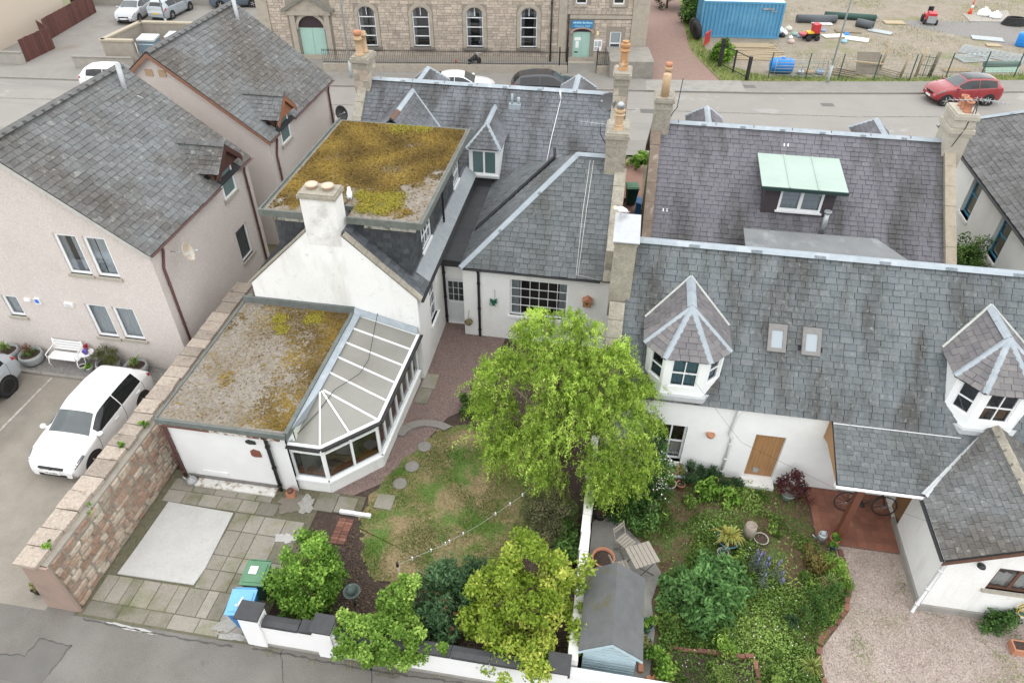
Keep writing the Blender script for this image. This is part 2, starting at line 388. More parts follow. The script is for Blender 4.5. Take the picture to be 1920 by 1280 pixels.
def gutter(parent, a, b, mat, r=.06, name='gutter'):
    a, b = Vector(a), Vector(b); d = (b-a).normalized(); s = d.cross(Vector((0, 0, 1))).normalized(); mb = MB(); n = 6
    ring = [(cos(pi+pi*k/n)*r, sin(pi+pi*k/n)*r) for k in range(n+1)]+[(cos(2*pi-pi*k/n)*r*.8, sin(2*pi-pi*k/n)*r*.8+.004) for k in range(n+1)]
    vs = [p+s*x+Vector((0, 0, z)) for p in (a, b) for x, z in ring]; m = len(ring)
    mb.add(vs, [(i, (i+1) % m, m+(i+1) % m, m+i) for i in range(m)]+[tuple(range(m)), tuple(range(m, 2*m))[::-1]])
    return mb.build(name, mat, parent)
# ================================================================== SETTING
ASPH = M('grey_asphalt', (.24, .222, .20), (.185, .172, .155), 1.1, .95, .35, 90, c3=(.275, .26, .24), s3=.35, t3=(.45, .75), c4=(.15, .142, .132), s4=2.5, t4=(.62, .8), grain=(38, .2))
COURT = M('pale_court_asphalt', (.30, .27, .228), (.235, .212, .178), 1.6, .95, .35, 80, c3=(.18, .168, .15), s3=.45, t3=(.55, .8), grain=(34,.16))
ROAD = M('street_asphalt', (.305, .286, .262), (.268, .252, .23), .5, .95, .2, 60, c3=(.20, .192, .18), s3=.6, t3=(.56, .8), str3=(.1, 1, 1), c4=(.33, .32, .3), s4=.25, t4=(.58, .62), grain=(20,.08))
PAVE = M('pavement_asphalt', (.285, .267, .243), (.24, .225, .204), 1.0, .95, .2, 60, grain=(20,.1))
KERB = M('kerb_stone', (.36, .335, .30), (.29, .27, .24), 5, .95, .3, 30)
CONC = M('concrete', (.42, .40, .365), (.35, .33, .30), 2, .95, .3, 40, c3=(.28, .27, .22), s3=2, t3=(.55, .8))
REDGRAV = M('red_gravel', (.30, .215, .19), (.20, .14, .125), 40, .95, 1.0, 60, c3=(.40, .33, .30), s3=70, t3=(.6, .7), detail=3, grain=(24,.4))
PINKGRAV = M('pink_gravel', (.41, .345, .302), (.32, .262, .225), 1.4, .95, 1.0, 60, c3=(.26, .235, .17), s3=.9, t3=(.5, .75), c4=(.55, .46, .42), s4=60, t4=(.62, .72), detail=4, grain=(22,.34))
GREYGRAV = M('grey_gravel', (.33, .315, .295), (.19, .18, .17), 45, .95, 1.0, 60, detail=3, grain=(20,.45))
SOIL = M('dark_soil', (.085, .058, .045), (.05, .034, .028), 9, .95, 1.0, 30, c3=(.14, .10, .07), s3=3, t3=(.55, .75), grain=(18,.4))
GSOIL = M('mossy_soil', (.16, .10, .062), (.11, .07, .045), 5, .95, 1.0, 28, c3=(.10, .14, .04), s3=1.4, t3=(.46, .62), grain=(16,.4))
LAWN = M('patchy_lawn', (.31, .235, .13), (.20, .16, .08), 3, .95, .8, 60, c3=(.10, .17, .035), s3=.95, t3=(.46, .60), c4=(.24, .19, .10), s4=2.1, t4=(.56, .66), grain=(20,.35))
VERGE = M('rough_grass_ground', (.15, .19, .05), (.22, .2, .09), 1.5, .95, .8, 40)
YARD = M('yard_dirt', (.36, .31, .25), (.28, .24, .18), 1.2, .95, .6, 40, c3=(.20, .215, .085), s3=.22, t3=(.56, .70), c4=(.42, .38, .33), s4=.8, t4=(.6, .75), grain=(7,.2))
TRACK = M('red_track', (.36, .24, .20), (.30, .20, .165), 2.5, .95, .5, 40, c3=(.2, .21, .09), s3=.5, t3=(.62, .75), grain=(9,.16))
MOSSY = M('far_grass', (.12, .20, .03), (.17, .24, .05), .8, .95)
def sheet(name, pts, z, mat, **k):
    mb = MB().poly([(x, y, z) for x, y in pts]); return struct(name, mb, mat, **k)
def strip(name, A, B, z, mat):
    mb = MB(); n = len(A); mb.add([(x, y, z) for x, y in A]+[(x, y, z) for x, y in B], [(i, i+1, n+i+1, n+i) for i in range(n-1)]); return struct(name, mb, mat)
sheet('ground', [(-1500, -400), (1500, -400), (1500, 2500), (-1500, 2500)], -.03, M('distant_ground', (.17, .18, .09), (.22, .2, .13), .05, .95, c3=(.10, .15, .05), s3=.02))
sheet('lane', [(-70, -6), (60, -6), (60, 7.62), (-13.3, 7.62), (-13.3, 7.5), (-70, 7.5)], 0, ASPH)
# square of newer asphalt let into the lane
sheet('lane_patch', [(-13.55, 5.75), (-12.15, 5.72), (-12.05, 6.75), (-12.9, 6.82), (-13.0, 6.35), (-13.6, 6.3)], .004, M('lane_patch_asphalt', (.20, .19, .175), (.165, .158, .145), 2, .95, .3, 90))
sheet('parking_court', [(-60, 7.5), (-13.1, 7.5), (-13.1, 15.5), (-60, 15.5)], -.002, COURT)
sheet('gravel_strip', [(-40, 15.62), (-13.1, 15.62), (-13.1, 36), (-14.2, 36), (-14.2, 16.6), (-40, 16.6)], .01, GREYGRAV)
k_ = thing('bed_kerb', 'low stone kerb edging the gravel bed below the pink house', 'kerb', (-20, 15.56, 0)); k_['kind'] = 'structure'
for i in range(20):
    MB().bx(-33+i*.98, 15.5, -.02, -33+i*.98+.965, 15.62, .09+random.uniform(-.006, .006)).build('kerb_stone', KERB, k_)
def paint_line(name, a, b, w, mat, z=.006):
    a, b = Vector((*a, z)), Vector((*b, z)); s = (b-a).cross(Vector((0, 0, 1))).normalized()*w/2
    return struct(name, MB().poly([a-s, b-s, b+s, a+s]), mat)
WORN = M('worn_white_paint', (.55, .52, .48), (.32, .30, .27), 6, .9, c3=(.27, .25, .22), s3=3, t3=(.48, .62))
paint_line('bay_line', (-18.84, 15.45), (-18.87, 10.6), .08, WORN, .003)
paint_line('bay_line', (-21.2, 15.45), (-21.25, 10.6), .08, WORN, .003)
# garden ground of the white cottage
sheet('garden_ground', [(-12.6, 7.62), (.35, 7.62), (.35, 20.9), (-12.6, 20.9)], -.004, SOIL)
sheet('gravel_path', [(-6.1, 20.9), (-6.1, 14.0), (-7.6, 12.2), (-7.2, 11.9), (-6.0, 12.9), (-5.2, 14.6), (-4.7, 15.9), (-3.9, 16.6), (-3.5, 20.3), (-5.0, 20.9)], .006, REDGRAV)
_lawn = [(-6.25, 11.5), (-6.2, 12.5), (-5.7, 13.7), (-5.2, 14.7), (-4.75, 15.4), (-4.0, 15.7), (-2.5, 15.2), (-1.0, 13.9), (.0, 13.0), (-.3, 11.8), (-1.6, 10.9), (-2.9, 10.3), (-4.3, 9.75), (-5.3, 9.7), (-5.75, 10.3), (-6.0, 11.0)]
_lr = random.Random(4); _rag = []
for (x0, y0), (x1, y1) in zip(_lawn, _lawn[1:]+_lawn[:1]):
    for k in range(16): t = k/16; _rag.append((x0+(x1-x0)*t+_lr.uniform(-.035, .035)+.06*sin(9*(x0+y0+t)), y0+(y1-y0)*t+_lr.uniform(-.035, .035)))
sheet('lawn', _rag, .012, LAWN)
# patio with its flags
PATM = M('patio_flags', (.40, .365, .30), (.34, .31, .255), 3, .95, .3, 40, c3=(.22, .22, .12), s3=1.3, t3=(.48, .7), c4=(.2, .17, .14), s4=3.3, t4=(.62, .78), rnd=.34, hue=(.29, .265, .24), grain=(26,.14))
JOINT = M('mossy_joint', (.10, .10, .06), (.17, .15, .10), 8, .95, .5, 30)
patio = struct('patio', MB().poly([(-12.5, 7.5, .008), (-7.6, 7.5, .008), (-7.55, 12.35, .008), (-12.5, 12.35, .008)]), JOINT)
def flag(x0, y0, x1, y1, mat=None, t=.02, par=patio, z=.008, name='slab'):
    piece(par, par, name, 'flag', mat or PATM, (x0+.008, y0+.008, z), (1, 0, 0), (0, 1, 0), (0, 0, 1), x1-x0-.016, y1-y0-.016, t)
for y0, y1 in ((7.55, 7.95),):
    x = -12.3
    while x < -8.0: w = random.uniform(.5, .95); flag(x, y0, min(x+w, -7.7), y1); x += w
def row(xs, y0, y1):
    for a, b in zip(xs[:-1], xs[1:]): flag(a, y0+random.uniform(-.0, .0), b, y1)
row([-12.3, -11.95, -11.55, -11.25, -10.75, -10.25, -9.95, -9.4, -9.1, -8.75, -8.1], 7.95, 8.72)
for i, (y0, y1) in enumerate(((8.72, 9.3), (9.3, 9.75), (9.75, 10.55), (10.55, 11.15))): row([-9.85, -9.4, -8.95, -8.3, -7.75][i % 2 and 0:], y0, y1)
row([-12.2, -11.6, -11.1, -10.5, -9.85, -9.3, -8.7], 11.18, 11.62); row([-12.2, -11.5, -10.8, -10.1, -9.5, -9.0], 11.62, 12.05)
WSLAB = M('white_concrete', (.60, .59, .565), (.52, .51, .485), 1.5, .9, .2, 30, c3=(.42, .40, .36), s3=.9, t3=(.56, .8), c4=(.34, .32, .28), s4=5, t4=(.64, .8), grain=(14,.06))
struct('concrete_pad', MB().prism([(-12.05, 8.75, .01), (-9.88, 8.78, .01), (-9.82, 9.3, .01), (-9.9, 11.1, .01), (-11.95, 11.16, .01), (-12.0, 9.6, .01)], (0, 0, .045)), WSLAB)
struct('ledge_slab', MB().bx(-11.5, 11.84, .01, -8.98, 12.16, .075), M('flaking_white_ledge', (.66, .65, .62), (.5, .48, .44), 5, .9, c3=(.25, .18, .13), s3=5, t3=(.56, .66)))
def blob(name, cx, cy, rx, ry, z, mat, seed, n=22, rot=0):
    g = random.Random(seed); P = []; f1, f2, f3 = (g.uniform(0, 6) for _ in range(3)); n = 60
    for k in range(n):
        a = 2*pi*k/n; r = .85+.16*sin(2*a+f1)+.13*sin(5*a+f2)+.07*sin(11*a+f3); x, y = rx*r*cos(a), ry*r*sin(a); P.append((cx+x*cos(rot)-y*sin(rot), cy+x*sin(rot)+y*cos(rot)))
    return sheet(name, P, z, mat)
OLDC = M('old_cement', (.47, .455, .42), (.38, .365, .33), 3, .95, .4, 30, c3=(.28, .26, .22), s3=4, t3=(.55, .75), grain=(20, .15))
blob('cement_patch', -8.35, 8.05, .55, .28, .036, OLDC, 1, rot=.6); blob('cement_patch', -8.2, 7.62, .5, .1, .036, OLDC, 2); blob('cement_patch', -10.9, 7.42, .75, .07, .009, WSLAB, 3, rot=-.05); blob('cement_patch', -8.1, 10.55, .3, .2, .036, WSLAB, 4); blob('cement_patch', -7.95, 11.75, .28, .35, .036, OLDC, 5)
blob('cement_patch', -8.4, 11.75, .5, .4, .032, M('damp_cement', (.2, .175, .14), (.27, .24, .2), 3, .95, .4, 30), 6)
pathw = struct('slab_path', MB().poly([(-7.7, 11.62, .016), (-6.3, 11.62, .016), (-6.3, 12.3, .016), (-7.7, 12.3, .016)]), JOINT)
flag(-7.72, 11.6, -7.1, 12.28, par=pathw, z=.018, t=.03); flag(-7.1, 11.62, -6.5, 12.2, par=pathw, z=.018, t=.03); flag(-6.0, 11.95, -5.45, 12.5, par=pathw, z=.018, t=.03)
flag(-5.98, 16.35, -5.5, 17.1, par=pathw, z=.012, t=.035); flag(-5.96, 17.1, -5.45, 17.85, par=pathw, z=.012, t=.035)
GSTONE = M('grey_stepping_stone', (.24, .22, .20), (.19, .175, .16), 9, .95, .4, 30)
for i, (x, y) in enumerate(((-5.12, 14.5), (-5.29, 13.65), (-5.47, 12.95))):
    tagp(MB().lathe((x, y, .008), [(.21, 0), (.23, .025), (.2, .035)], 11, rz=i).build('stepping_stone', GSTONE), ['grey stepping stone nearest the curved path edge', 'middle grey stepping stone in the lawn', 'grey stepping stone nearest the square slabs'][i], 'stone', 'round stepping stones across the lawn')
_c = MB()
for i in range(7):
    a0, a1 = radians(175-i*17), radians(175-(i+1)*17-1)
    P = [(-5.1+r*cos(a), 14.75+r*.8*sin(a)) for a, r in ((a0, .78), (a1, .78), (a1, 1.12), (a0, 1.12))]
    _c.prism([(x, y, .01) for x, y in P], (0, 0, .06+random.uniform(-.01, .01)))
tagp(_c.build('path_edging', GSTONE), 'curved grey stone edging between lawn and gravel path', 'edging')
BRICK = M('red_brick', (.30, .14, .10), (.23, .105, .078), 12, .92, .4, 40, rnd=.3, hue=(.36, .17, .12), c3=(.22, .2, .17), s3=6, t3=(.62, .8))
bp = struct('brick_paving', MB().poly([(-6.85, 10.6, .012), (-6.4, 10.6, .012), (-6.4, 11.5, .012), (-6.85, 11.5, .012)]), SOIL)
for i in range(8):
    for j in range(2): piece(bp, bp, 'brick', 'flag', BRICK, (-6.83+j*.22, 10.62+i*.108, .012), (1, 0, 0), (0, 1, 0), (0, 0, 1), .21, .1, .03)
# ground round the right-hand cottage
sheet('cottage_garden_ground', [(.35, 7.62), (6.2, 7.62), (6.25, 9.6), (7.1, 10.9), (7.15, 13.0), (6.6, 13.6), (6.6, 14.9), (.35, 14.9)], -.003, GSOIL)
sheet('gravel_drive', [(6.0, 7.62), (22, 7.62), (22, 13.6), (7.1, 13.0), (7.1, 10.9), (6.2, 9.7)], .004, PINKGRAV)
pc = struct('small_patio', MB().prism([(.35, 12.5, .0), (.4, 8.0, 0), (2.0, 8.0, 0), (2.15, 9.5, 0), (2.05, 10.3, 0), (2.3, 11.2, 0), (1.9, 11.9, 0), (1.2, 12.6, 0), (.7, 13.0, 0)][::-1], (0, 0, .04)), M('patio_concrete', (.36, .345, .32), (.27, .26, .235), 2.4, .95, .4, 30, c3=(.2, .19, .16), s3=3, t3=(.55, .75)))
TILE = M('terracotta_floor_tile', (.285, .115, .072), (.225, .09, .06), 4, .7, .1, 20, rnd=.16, c3=(.40, .2, .13), s3=1.0, t3=(.5, .8))
tl = struct('porch_floor', MB().bx(6.6, 12.88, -.01, 8.86, 14.86, .05), M('tile_grout', (.22, .12, .09), (.17, .1, .08), 9, .95))
for i in range(10):
    for j in range(9): piece(tl, tl, 'tile', 'flag', TILE, (6.61+i*.2247, 12.9+j*.2167, .05), (1, 0, 0), (0, 1, 0), (0, 0, 1), .216, .208, .006)
# street, pavements
FK = [(-90, 38.5), (-60, 40.0), (-41.4, 41.4), (-35.8, 41.9), (-27, 42.8), (-18.4, 43.9), (-9, 45.2), (0, 46.4), (9, 47.5), (18.6, 49.2), (25.6, 50.7), (45, 55.2), (80, 64)]
def off(A, d): return [(x+d*.13, y-d) for x, y in A]
def offl(A, ds): return [(x+d*.13, y-d) for (x, y), d in zip(A, ds)]
strip('street', FK, off(FK, 7.6), .0, ROAD)
FP = off(FK, -2.0)
def kerbed(name, A, B, h, mat, side):
    n = len(A); mb = MB(); mb.add([(x, y, h) for x, y in A]+[(x, y, h) for x, y in B]+[(x, y, -.02) for x, y in (A if side else B)],
      [(i, i+1, n+i+1, n+i) for i in range(n-1)]+[((i if side else n+i), 2*n+i, 2*n+i+1, (i+1 if side else n+i+1)) for i in range(n-1)]); return struct(name, mb, mat)
kerbed('pavement', off(FK, -.14), FP, .098, PAVE, True); kerbed('kerb', FK, off(FK, -.14), .1, KERB, True)
NK = off(FK, 7.6); kerbed('kerb', NK, off(NK, .14), .1, KERB, True); kerbed('pavement', off(NK, .14), off(NK, 2.0), .098, PAVE, True)
strip('front_garden_ground', off(NK, 2.0), off(NK, 14), -.012, M('front_garden_soil', (.2, .17, .13), (.12, .14, .06), 1.2, .95))
sheet('alley', [(.35, 20.9), (1.3, 20.9), (1.3, 36.4), (.35, 36.4)], .004, M('alley_slabs', (.28, .16, .13), (.22, .13, .1), 5, .95))
WLINE = M('white_road_paint', (.62, .61, .59), (.45, .44, .42), 5, .9)
for x in (-30, -22, -14, -6, 2, 10, 18, 26):
    y = np.interp(x, [p[0] for p in FK], [p[1] for p in FK])-3.8
    if x < -28: paint_line('centre_line', (x, y), (x+2, y+.24), .1, WORN, .004)
paint_line('edge_line', (.2, 38.85), (1.9, 39.05), .1, WLINE, .006)
# red track beside the hall, grass verge and works yard
sheet('track', [(1.3, 48.2), (6.2, 49.0), (4.4, 55), (3.9, 62), (3.4, 78), (.4, 78), (.8, 62), (1.0, 53)], .004, TRACK)
sheet('crossover', [(1.2, 46.5), (7.6, 47.35), (7.4, 49.4), (1.2, 48.4)], .104, CONC)
sheet('verge', [(6.2, 49.2), (9.3, 49.9), (16, 50.9), (26, 52.9), (60, 60.5), (60, 62), (26, 54.2), (18.7, 52.2), (9.3, 50.9), (7.2, 52), (5.4, 56), (4.9, 64), (4.5, 78), (3.4, 78), (3.9, 62), (4.4, 55)], .008, VERGE)
sheet('yard', [(5.0, 54), (9.3, 50.7), (18.7, 51.8), (26, 53.6), (70, 63), (70, 110), (2, 110)], .0, YARD)
sheet('yard_hardstanding', [(27.2, 66.9), (30.6, 67.4), (31.5, 71), (27.3, 69.2)], .03, M('pale_concrete_pad', (.5, .47, .42), (.43, .4, .36), 2, .95))
sheet('grey_stone_patch', [(20, 66), (28, 61), (36, 63), (40, 72), (27, 67)], .006, GREYGRAV)
sheet('hall_forecourt', [(-27, 44.9), (-18.6, 45.9), (1.0, 48.3), (1.0, 52.2), (-25.6, 48.3)], .06, M('forecourt_asphalt', (.36, .34, .31), (.29, .275, .25), 1.5, .95, .3, 30, c3=(.2, .22, .12), s3=.8, t3=(.6, .75)))
# far court behind the left-hand street side
sheet('far_car_park', [(-47, 42.7), (-36.5, 43.7), (-26, 44.8), (-27, 62), (-46, 61)], .004, M('far_court_asphalt', (.34, .32, .29), (.29, .27, .245), .8, .95, .2, 60, c3=(.25, .21, .16), s3=.3, t3=(.55, .75)))
sheet('far_meadow', [(-80, 62.5), (-20, 62.5), (-20, 130), (-80, 130)], .01, MOSSY)

CRACK = M('tar_crack', (.07, .066, .06), (.1, .094, .086), 9, .95)
def crack(pts, w, z=.005, seed=0, name='crack'):
    g = random.Random(seed); mb = MB(); P = []
    for (x0, y0), (x1, y1) in zip(pts[:-1], pts[1:]):
        n = max(2, int(sqrt((x1-x0)**2+(y1-y0)**2)/.12))
        for k in range(n): t = k/n; P.append((x0+(x1-x0)*t+g.uniform(-.025, .025), y0+(y1-y0)*t+g.uniform(-.025, .025)))
    for (x0, y0), (x1, y1) in zip(P[:-1], P[1:]):
        l = sqrt((x1-x0)**2+(y1-y0)**2)+1e-6; sx, sy = -(y1-y0)/l*w*g.uniform(.2, .6), (x1-x0)/l*w*g.uniform(.2, .6); mb.poly([(x0-sx, y0-sy, z), (x1-sx, y1-sy, z), (x1+sx, y1+sy, z), (x0+sx, y0+sy, z)])
    return struct(name, mb, CRACK)
crack([(-13.55, 5.75), (-13.6, 6.3), (-13.0, 6.35), (-12.9, 6.82), (-12.05, 6.75), (-12.15, 5.9)], .03, .008, 1)
crack([(-6.9, 7.5), (-6.6, 6.9), (-6.3, 6.4)], .03, .005, 2); crack([(-4.6, 7.5), (-4.4, 7.0), (-4.5, 6.5)], .03, .005, 3); crack([(-7.6, 7.45), (-5, 7.4), (-2, 7.45), (1, 7.5)], .05, .005, 4); crack([(-12.2, 7.44), (-10, 7.38), (-8, 7.4)], .04, .012, 6)
crack([(-40, 38.2), (-30, 39.2), (-20, 40.6), (-8, 42.3), (3, 43.6), (14, 44.6), (30, 47.6)], .06, .006, 5)
def cover(x, y, r, z, rz=0): 
    o = struct('manhole_cover', MB().box((x, y, z), (r*1.5, r, .012), rz), M('cast_iron', (.10, .098, .095), (.15, .14, .13), 14, .7, .5, 40)); return o
cover(1.4, 43.3, .6, .006, .1); cover(12.5, 46.3, .5, .006, .15); cover(7.9, 48.4, .5, .102, .15); cover(-16.5, 42.6, .6, .006, .1); cover(-17.5, 9.2, .45, .004)
# ================================================================== HOUSES
SL_C = M('cottage_slate', (.165, .19, .205), (.135, .153, .16), .9, .75, .25, 40, c3=(.075, .075, .07), s3=.8, t3=(.47, .62), str3=(1.2, .3, .3), c4=(.27, .275, .245), s4=9, t4=(.56, .78), rnd=.12, hue=(.172, .184, .192), grain=(16, .12))
SL_P = M('pinkish_slate', (.195, .185, .19), (.155, .148, .152), 2, .75, .2, 40, c3=(.27, .26, .23), s3=7, t3=(.6, .75), rnd=.15, hue=(.21, .195, .19))
SL_B = M('purple_slate', (.19, .183, .208), (.155, .15, .172), .8, .7, .25, 40, c3=(.085, .083, .084), s3=.7, t3=(.45, .62), str3=(1.3, .3, .3), c4=(.22, .215, .225), s4=9, t4=(.6, .8), rnd=.13, hue=(.172, .166, .18), grain=(16, .11))
SL_A = M('blue_grey_slate', (.19, .205, .225), (.155, .168, .184), .9, .7, .25, 40, c3=(.08, .08, .08), s3=.7, t3=(.45, .62), str3=(1.2, .35, .35), c4=(.26, .27, .275), s4=10, t4=(.6, .78), rnd=.14, hue=(.172, .175, .19), grain=(16, .11))
SL_W = M('wing_slate', (.15, .165, .172), (.118, .13, .134), .8, .75, .25, 40, grain=(16, .11), c3=(.09, .095, .088), s3=.6, t3=(.5, .68), str3=(1.2, .4, .4), c4=(.25, .26, .25), s4=12, t4=(.58, .75), rnd=.14, hue=(.162, .172, .176))
SL_K = M('pink_house_slate', (.185, .195, .197), (.15, .152, .15), .7, .8, .3, 40, grain=(15, .14), c3=(.115, .104, .092), s3=.33, t3=(.42, .6), c4=(.31, .31, .28), s4=6, t4=(.56, .75), rnd=.18, hue=(.172, .186, .192))
SL_D = M('dark_hung_slate', (.075, .082, .09), (.055, .06, .066), 2, .6, .2, 40, rnd=.25, hue=(.095, .1, .105))
UNDER = M('roof_underlay', (.022, .022, .024), rough=.9)
class Roof:
    def __init__(s, th, mat, w=.29, g=.2, name='roof', t=.024): s.th, s.mat, s.w, s.g, s.name, s.t, s.faces = th, mat, w, g, name, t, []
    def face(s, pts, holes=(), mat=None, bare=False): s.faces.append(([Vector(p) for p in pts], holes, mat or s.mat, bare)); return s
    def done(s, thick=.07, under=UNDER, **k):
        mb = MB()
        for pts, h, m, bare in s.faces:
            n = (pts[1]-pts[0]).cross(pts[2]-pts[1]).normalized(); mb.prism([p-n*thick for p in pts], n*(thick-.001))
        o = mb.build(s.name, under, s.th, **k)
        for pts, h, m, bare in s.faces:
            if bare: continue
            U = (pts[1]-pts[0]).normalized(); n = (pts[1]-pts[0]).cross(pts[2]-pts[1]).normalized(); V = n.cross(U)
            slates(s.th, o, pts[0], U, V, [((p-pts[0]).dot(U), (p-pts[0]).dot(V)) for p in pts], m, s.w, s.g, s.t, holes=h)
        s.o = o; return o
def leads(th, segs, mat=LEAD, w=.15, name='ridge_lead', par=None, piece_len=1.4):
    for a, b in segs:
        a, b = Vector(a), Vector(b); n = max(1, round((b-a).length/piece_len))
        for i in range(n):
            mb = MB(); lead_strip(mb, a+(b-a)*(i/n), a+(b-a)*((i+1)/n+(.02 if i < n-1 else 0)), w, .03+.006*(i % 2)); mb.build(name, mat, par or th)
def pot(parent, x, y, z, h=.7, r=.13, mat=BUFFPOT, style=0):
    if style == 0: pr = [(r*1.15, 0), (r*1.15, .06), (r*.95, .09), (r*.85, h*.55), (r*.92, h*.8), (r*1.15, h*.82), (r*1.15, h*.88), (r*.9, h*.9), (r*.95, h), (r*.7, h), (r*.65, h-.15)]
    elif style == 1: pr = [(r*1.1, 0), (r*.9, .12), (r, h*.2), (r*.82, h*.25), (r*.8, h*.62), (r*1.15, h*.68), (r*.85, h*.75), (r*1.1, h*.83), (r*1.1, h*.9), (r*.6, h*.93), (r*.75, h), (r*.5, h)]
    elif style == 2: pr = [(r, 0), (r*1.02, h), (r*.9, h+.01)]
    else: pr = [(r*1.2, 0), (r*.9, .05), (r*.85, h*.85), (r*1.05, h*.87), (r*1.05, h), (r*.75, h), (r*.7, h*.6)]
    return MB().lathe((x, y, z), pr, 8 if style == 1 else 14).build('chimney_pot', mat, parent)
def chimney(th, x0, y0, x1, y1, z0, z1, mat=STONE, cap=.16, over=.07, capmat=None, band=True):
    mb = MB().bx(x0, y0, z0, x1, y1, z1-cap)
    if band: mb.bx(x0-.03, y0-.03, z1-cap-.28, x1+.03, y1+.03, z1-cap-.18)
    o = mb.build('chimney', mat, th)
    c = MB().bx(x0-over, y0-over, z1-cap, x1+over, y1+over, z1-.06); c.bx(x0-over*.3, y0-over*.3, z1-.06, x1+over*.3, y1+over*.3, z1); c.build('chimney_cap', capmat or mat, o); return o
def skew(th, x0, x1, a, b, mat=STONE, t=.1, n=6, name='skew_stone'):
    """coping stones up a gable: a,b = (Y,z) ends"""
    A, B = Vector((0, *a)), Vector((0, *b)); d = (B-A); L = d.length; d.normalize(); nn = Vector((0, -d.z, d.y))
    if nn.z < 0: nn = -nn
    for i in range(n):
        p = A+d*(L*i/n+.006); q = A+d*(L*(i+1)/n-.006); tt = t+random.uniform(-.008, .008)
        mb = MB(); P = [Vector((x0, p.y, p.z)), Vector((x1, p.y, p.z)), Vector((x1, q.y, q.z)), Vector((x0, q.y, q.z))]
        mb.prism([v-nn*.12 for v in P], nn*(.12+tt)); mb.build(name, mat, th)

# ---------------------------------------------------------------- right-hand white cottage with bay dormers
C = thing('white_cottage', 'long white cottage with grey slate roof, two canted bay dormers and two skylights', 'house', (5, 14.9, 0))
tC = .9625; eC = 14.70
def zC(y): return 6.18-tC*abs(18-y)
wall(C, (.5, 14.87, 0), (1, 0, 0), [(0, 0), (15.5, 0), (15.5, zC(14.87)), (0, zC(14.87))], [(1.45, .42, 2.3, 1.95), (4.22, .12, 5.06, 1.98)], WHITEB, .2)
wall(C, (.5, 21.13, 0), (0, -1, 0), [(0, 0), (6.26, 0), (6.26, 3.15), (3.13, 6.15), (0, 3.15)], [], STONE, name='gable_wall')
wall(C, (16, 21.13, 0), (-1, 0, 0), [(0, 0), (15.5, 0), (15.5, 3.1), (0, 3.1)], [], WHITEB, name='back_wall')
window(C, (1.95, 14.87, .42), (1, 0, 0), (0, -1, 0), .85, 1.53, 2, 2, .06, inset=.15, curtain=[(0, 0, 1, .45)], cmat=M('cream_blind', (.55, .52, .48), rough=.9), sill=.1, sillmat=WHITEB)
OAK = M('oak_boards', (.40, .225, .10), (.30, .16, .07), 3, .6, .15, 30, stretch=(14, 14, .8))
dr = MB().bx(4.72, 15.0, .12, 5.56, 15.06, 1.98).build('door', OAK, C)
for i in range(8): MB().bx(4.725+i*.104, 14.985, .14, 4.725+i*.104+.1, 15.0, 1.97).build('board', OAK, dr)
MB().bx(4.98, 14.965, .28, 5.14, 14.99, .46).build('cat_flap', GALV, dr)
MB().bx(4.65, 14.55, 0, 5.6, 14.869, .11).build('door_step', WHITEB, C)
SKY_H = [(1.28-.6+.1, 0.0, 3.28-.6+.1, 1.75), (9.26-.6+.1, 0, 11.26-.6+.1, 1.75)]
Rc = Roof(C, SL_C, .31, .18)
Rc.face([(.6, eC, zC(eC)), (16, eC, zC(eC)), (16, 18, 6.18), (.6, 18, 6.18)], holes=[(1.32, .15, 2.22, .4), (1.1, .4, 2.44, .8), (.88, .8, 2.66, 1.75), (9.3, .15, 10.2, .4), (9.08, .4, 10.42, .8), (8.86, .8, 10.64, 1.75), (4.06, 1.78, 4.44, 2.38), (4.98, 1.78, 5.36, 2.38)])
Rc.face([(16, 21.3, zC(21.3)), (.6, 21.3, zC(21.3)), (.6, 18, 6.18), (16, 18, 6.18)], bare=True)
Rc.done(); leads(C, [((.5, 18, 6.2), (16, 18, 6.2))], w=.17, piece_len=1.7)
skew(C, .17, .6, (14.72, 3.06), (16.6, 4.86), n=5); skew(C, .17, .6, (21.3, 3.06), (18.0, 6.2), n=6)
ch = chimney(C, .12, 16.68, .72, 18.02, 4.3, 6.82, STONE, cap=.1, over=.03, band=False)
MB().prism([(.06, 16.6, 6.83), (.78, 16.6, 6.83), (.78, 18.1, 6.87), (.06, 18.1, 6.87)], (0, 0, .03)).build('metal_cover', M('bright_flashing', (.62, .64, .66), (.5, .52, .54), 5, .35, .5, 9, metal=.5), ch)
# skylights
def skylight(x, name='skylight'):
    O = Vector((x, 14.7+1.8/sqrt(1+tC*tC)*1.0, 0)); L = sqrt(1+tC*tC); y0 = eC+1.79/L; O = Vector((x, y0, zC(y0))); U = Vector((1, 0, 0)); V = Vector((0, 1/L, tC/L)); N = U.cross(V); O += N*.03
    mb = MB(); w, h = .38, .58
    for a, b in (((-.06, w+.06), (-.07, .04)), ((-.06, w+.06), (h-.04, h+.13)), ((-.06, .035), (.04, h-.04)), ((w-.035, w+.06), (.04, h-.04))): mb.obox(O, U, V, N, a, b, (-.03, .05))
    s = mb.build(name, M('grey_skylight_frame', (.16, .155, .15), (.2, .19, .18), 8, .6), C)
    MB().obox(O, U, V, N, (.035, w-.035), (.04, h-.04), (-.01, .025)).build('pane', M('milky_glass', (.36, .41, .44), rough=.08, spec=.5), s)
skylight(4.66); skylight(5.58)
